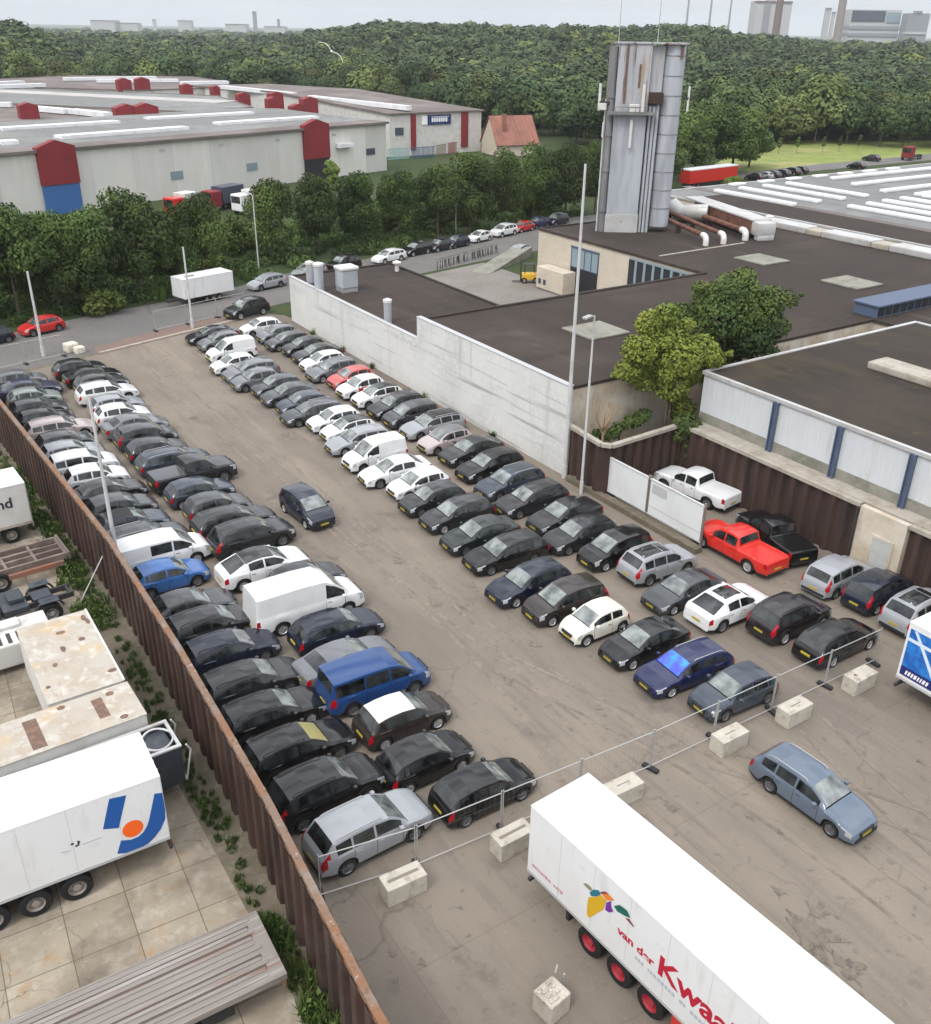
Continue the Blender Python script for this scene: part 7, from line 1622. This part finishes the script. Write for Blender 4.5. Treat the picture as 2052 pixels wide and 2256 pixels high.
# ---- the wood beyond
def near_edge_dist(px):
    K = [(-200, 430), (0, 425), (420, 415), (640, 400), (900, 345), (960, 310), (1050, 292), (1120, 285), (1200, 262), (1480, 255), (1560, 262), (1650, 288), (2052, 296), (2300, 300)]
    return interp(K, px)
wood_protos = []
def wood_mesh(r, h, z0, n, leaf, m, ncl, seed):
    rg = np.random.default_rng(seed); cl = billow(r, (h - z0) / 2, z0 + (h - z0) / 2, 11, rg)
    tr_ = trunk_mb(h * .75, .22, 3, r); return quads_mesh('woodland_tree', leaf_arrays(cl, n, leaf, .22, .85, rg), [LEAF[m], M['bark']], ([tuple(v) for v in tr_.v], [tuple(f) for f in tr_.f]))
for k in range(7):
    m = ['wood', 'wood', 'wood_light', 'wood', 'wood', 'wood', 'wood_light'][k]
    wood_protos.append(wood_mesh(6.6, 12.5, .5 + (k % 3) * .5, 3000, .78, m, 26, 50 + k))
copper = wood_mesh(6.0, 13.5, 1.0, 2600, .75, 'copper', 22, 99)
cand = []
for rowk in range(14):
    off = rowk * 8.4; k = 0; px = -190
    while px < 2250:
        d = near_edge_dist(px) + off; px += (8.2 + rnd.uniform(0, 4.2)) / d * FPX * (.88 if px < 1000 else .9)
        dd = d + rnd.uniform(-3.2, 3.2); p = polar(px, dd); cand.append((dd + (off * .15), px, p))
cand.sort(key=lambda c: c[0] - near_edge_dist(c[1]))
near_t = cand[:292]; rest = cand[292:]
KINDS = ['mid green rounded tree at the front edge of the wood', 'light green tree standing in the front of the wood']
for i, (d, px, p) in enumerate(near_t):
    k = rnd.randrange(7)
    o = link('woodland_tree', wood_protos[k], None, (p.x, p.y, hill(p.x, p.y) - .2), rnd.uniform(0, 6.28)); s = rnd.choice([rnd.uniform(.62, .9), rnd.uniform(.85, 1.15), rnd.uniform(1.1, 1.45)]); o.scale = (s * rnd.uniform(.9, 1.15), s, s * rnd.uniform(.88, 1.12))
    tag(o, KINDS[1 if k in (2, 6) else 0], 'tree', 'trees at the front of the wood')
p = polar(940, 372); o = link('woodland_tree', copper, None, (p.x, p.y, hill(p.x, p.y))); o.scale = (1.1, 1.1, 1.25); tag(o, 'coppery brown tree in the wood above the navy signed warehouse', 'tree')
# everything farther back reads as one mass
far_pts = [(p.x, p.y, d) for d, px, p in rest]; d = 395.0
while d < 3300:
    sp = max(12.0, d * .0175)
    px = -260.0
    while px < 2320:
        dd = d + rnd.uniform(-.4, .4) * sp
        if dd > near_edge_dist(px) + 14 * 8.4 - 4 and dd > 395 and rnd.random() > (.05 if d < 1200 else .25): 
            p = polar(px, dd); far_pts.append((p.x, p.y, dd))
        px += sp * rnd.uniform(.75, 1.2) / d * FPX * .9
    d += sp * (.9 if d < 600 else 1.5)
base = []
for (leaf, n) in ((.95, 1000), (1.5, 460), (2.6, 170)):
    lst = []
    for q in range(5):
        rg = np.random.default_rng(300 + q); cl = billow(1.0, .95, 1.0, 9, rg); lst.append(leaf_arrays(cl, n, leaf / 5.5, .2, .9, rg))
    base.append(lst)
VV = [[], []]
for (x, y, dd) in far_pts:
    lod = 0 if dd < 520 else (1 if dd < 900 else 2); A = base[lod][rnd.randrange(5)]
    r = rnd.choice([rnd.uniform(4.2, 6.5), rnd.uniform(6, 9.0), rnd.uniform(8.5, 11)]) * (1 + .7 * smooth01(700, 2200, dd)); h = r * .55 + rnd.uniform(7.0, 11.5) * (1 if rnd.random() > .12 else 1.2)
    if dd > 1250: h *= .8
    a = rnd.uniform(0, 6.28); ca, sa = math.cos(a), math.sin(a)
    B = np.empty_like(A); B[:, 0] = (A[:, 0] * ca - A[:, 1] * sa) * r + x; B[:, 1] = (A[:, 0] * sa + A[:, 1] * ca) * r + y; B[:, 2] = A[:, 2] * h / 2 + hill(x, y) - .5
    VV[0 if rnd.random() > .14 else 1].append(B)
V0, V1 = np.concatenate(VV[0]), np.concatenate(VV[1])
fw = quads_mesh('far_wood', np.concatenate([V0, V1]), [LEAF['far'], LEAF['wood_light']])
mi = np.zeros(len(fw.polygons), np.int32); mi[len(V0) // 4:] = 1; fw.polygons.foreach_set('material_index', mi)
fo = link('far_wood', fw); tag(fo, 'wide green wood stretching to the horizon behind the industrial area', 'wood', kind='stuff')

# ------------------------------------------------------------------ haze
hz = bpy.data.materials.new('haze'); hz.use_nodes = True; t = hz.node_tree; t.nodes.clear()
ho_ = t.nodes.new('ShaderNodeOutputMaterial'); pv = t.nodes.new('ShaderNodeVolumePrincipled')
pv.inputs['Color'].default_value = (.86, .90, .96, 1); pv.inputs['Density'].default_value = 0.0001; pv.inputs['Anisotropy'].default_value = 0.1
t.links.new(pv.outputs[0], ho_.inputs['Volume'])
hb_ = MB().box(-9600, 9600, -9600, 9600, -2.5, 190).build('haze', hz); tag(hb_, kind='stuff')

# labels must single things out
seen = {}
for o in C.objects:
    if o.parent is None and 'label' in o:
        if len(o['label'].split()) > 16 or len(o['label'].split()) < 4: print('LABEL LENGTH', o.name, o['label'])
        seen.setdefault(o['label'], []).append(o)
for k, v in seen.items():
    if len(v) > 1 and not all('group' in o for o in v): print('DUPLICATE LABEL', k, len(v))
print('objects', len(C.objects))
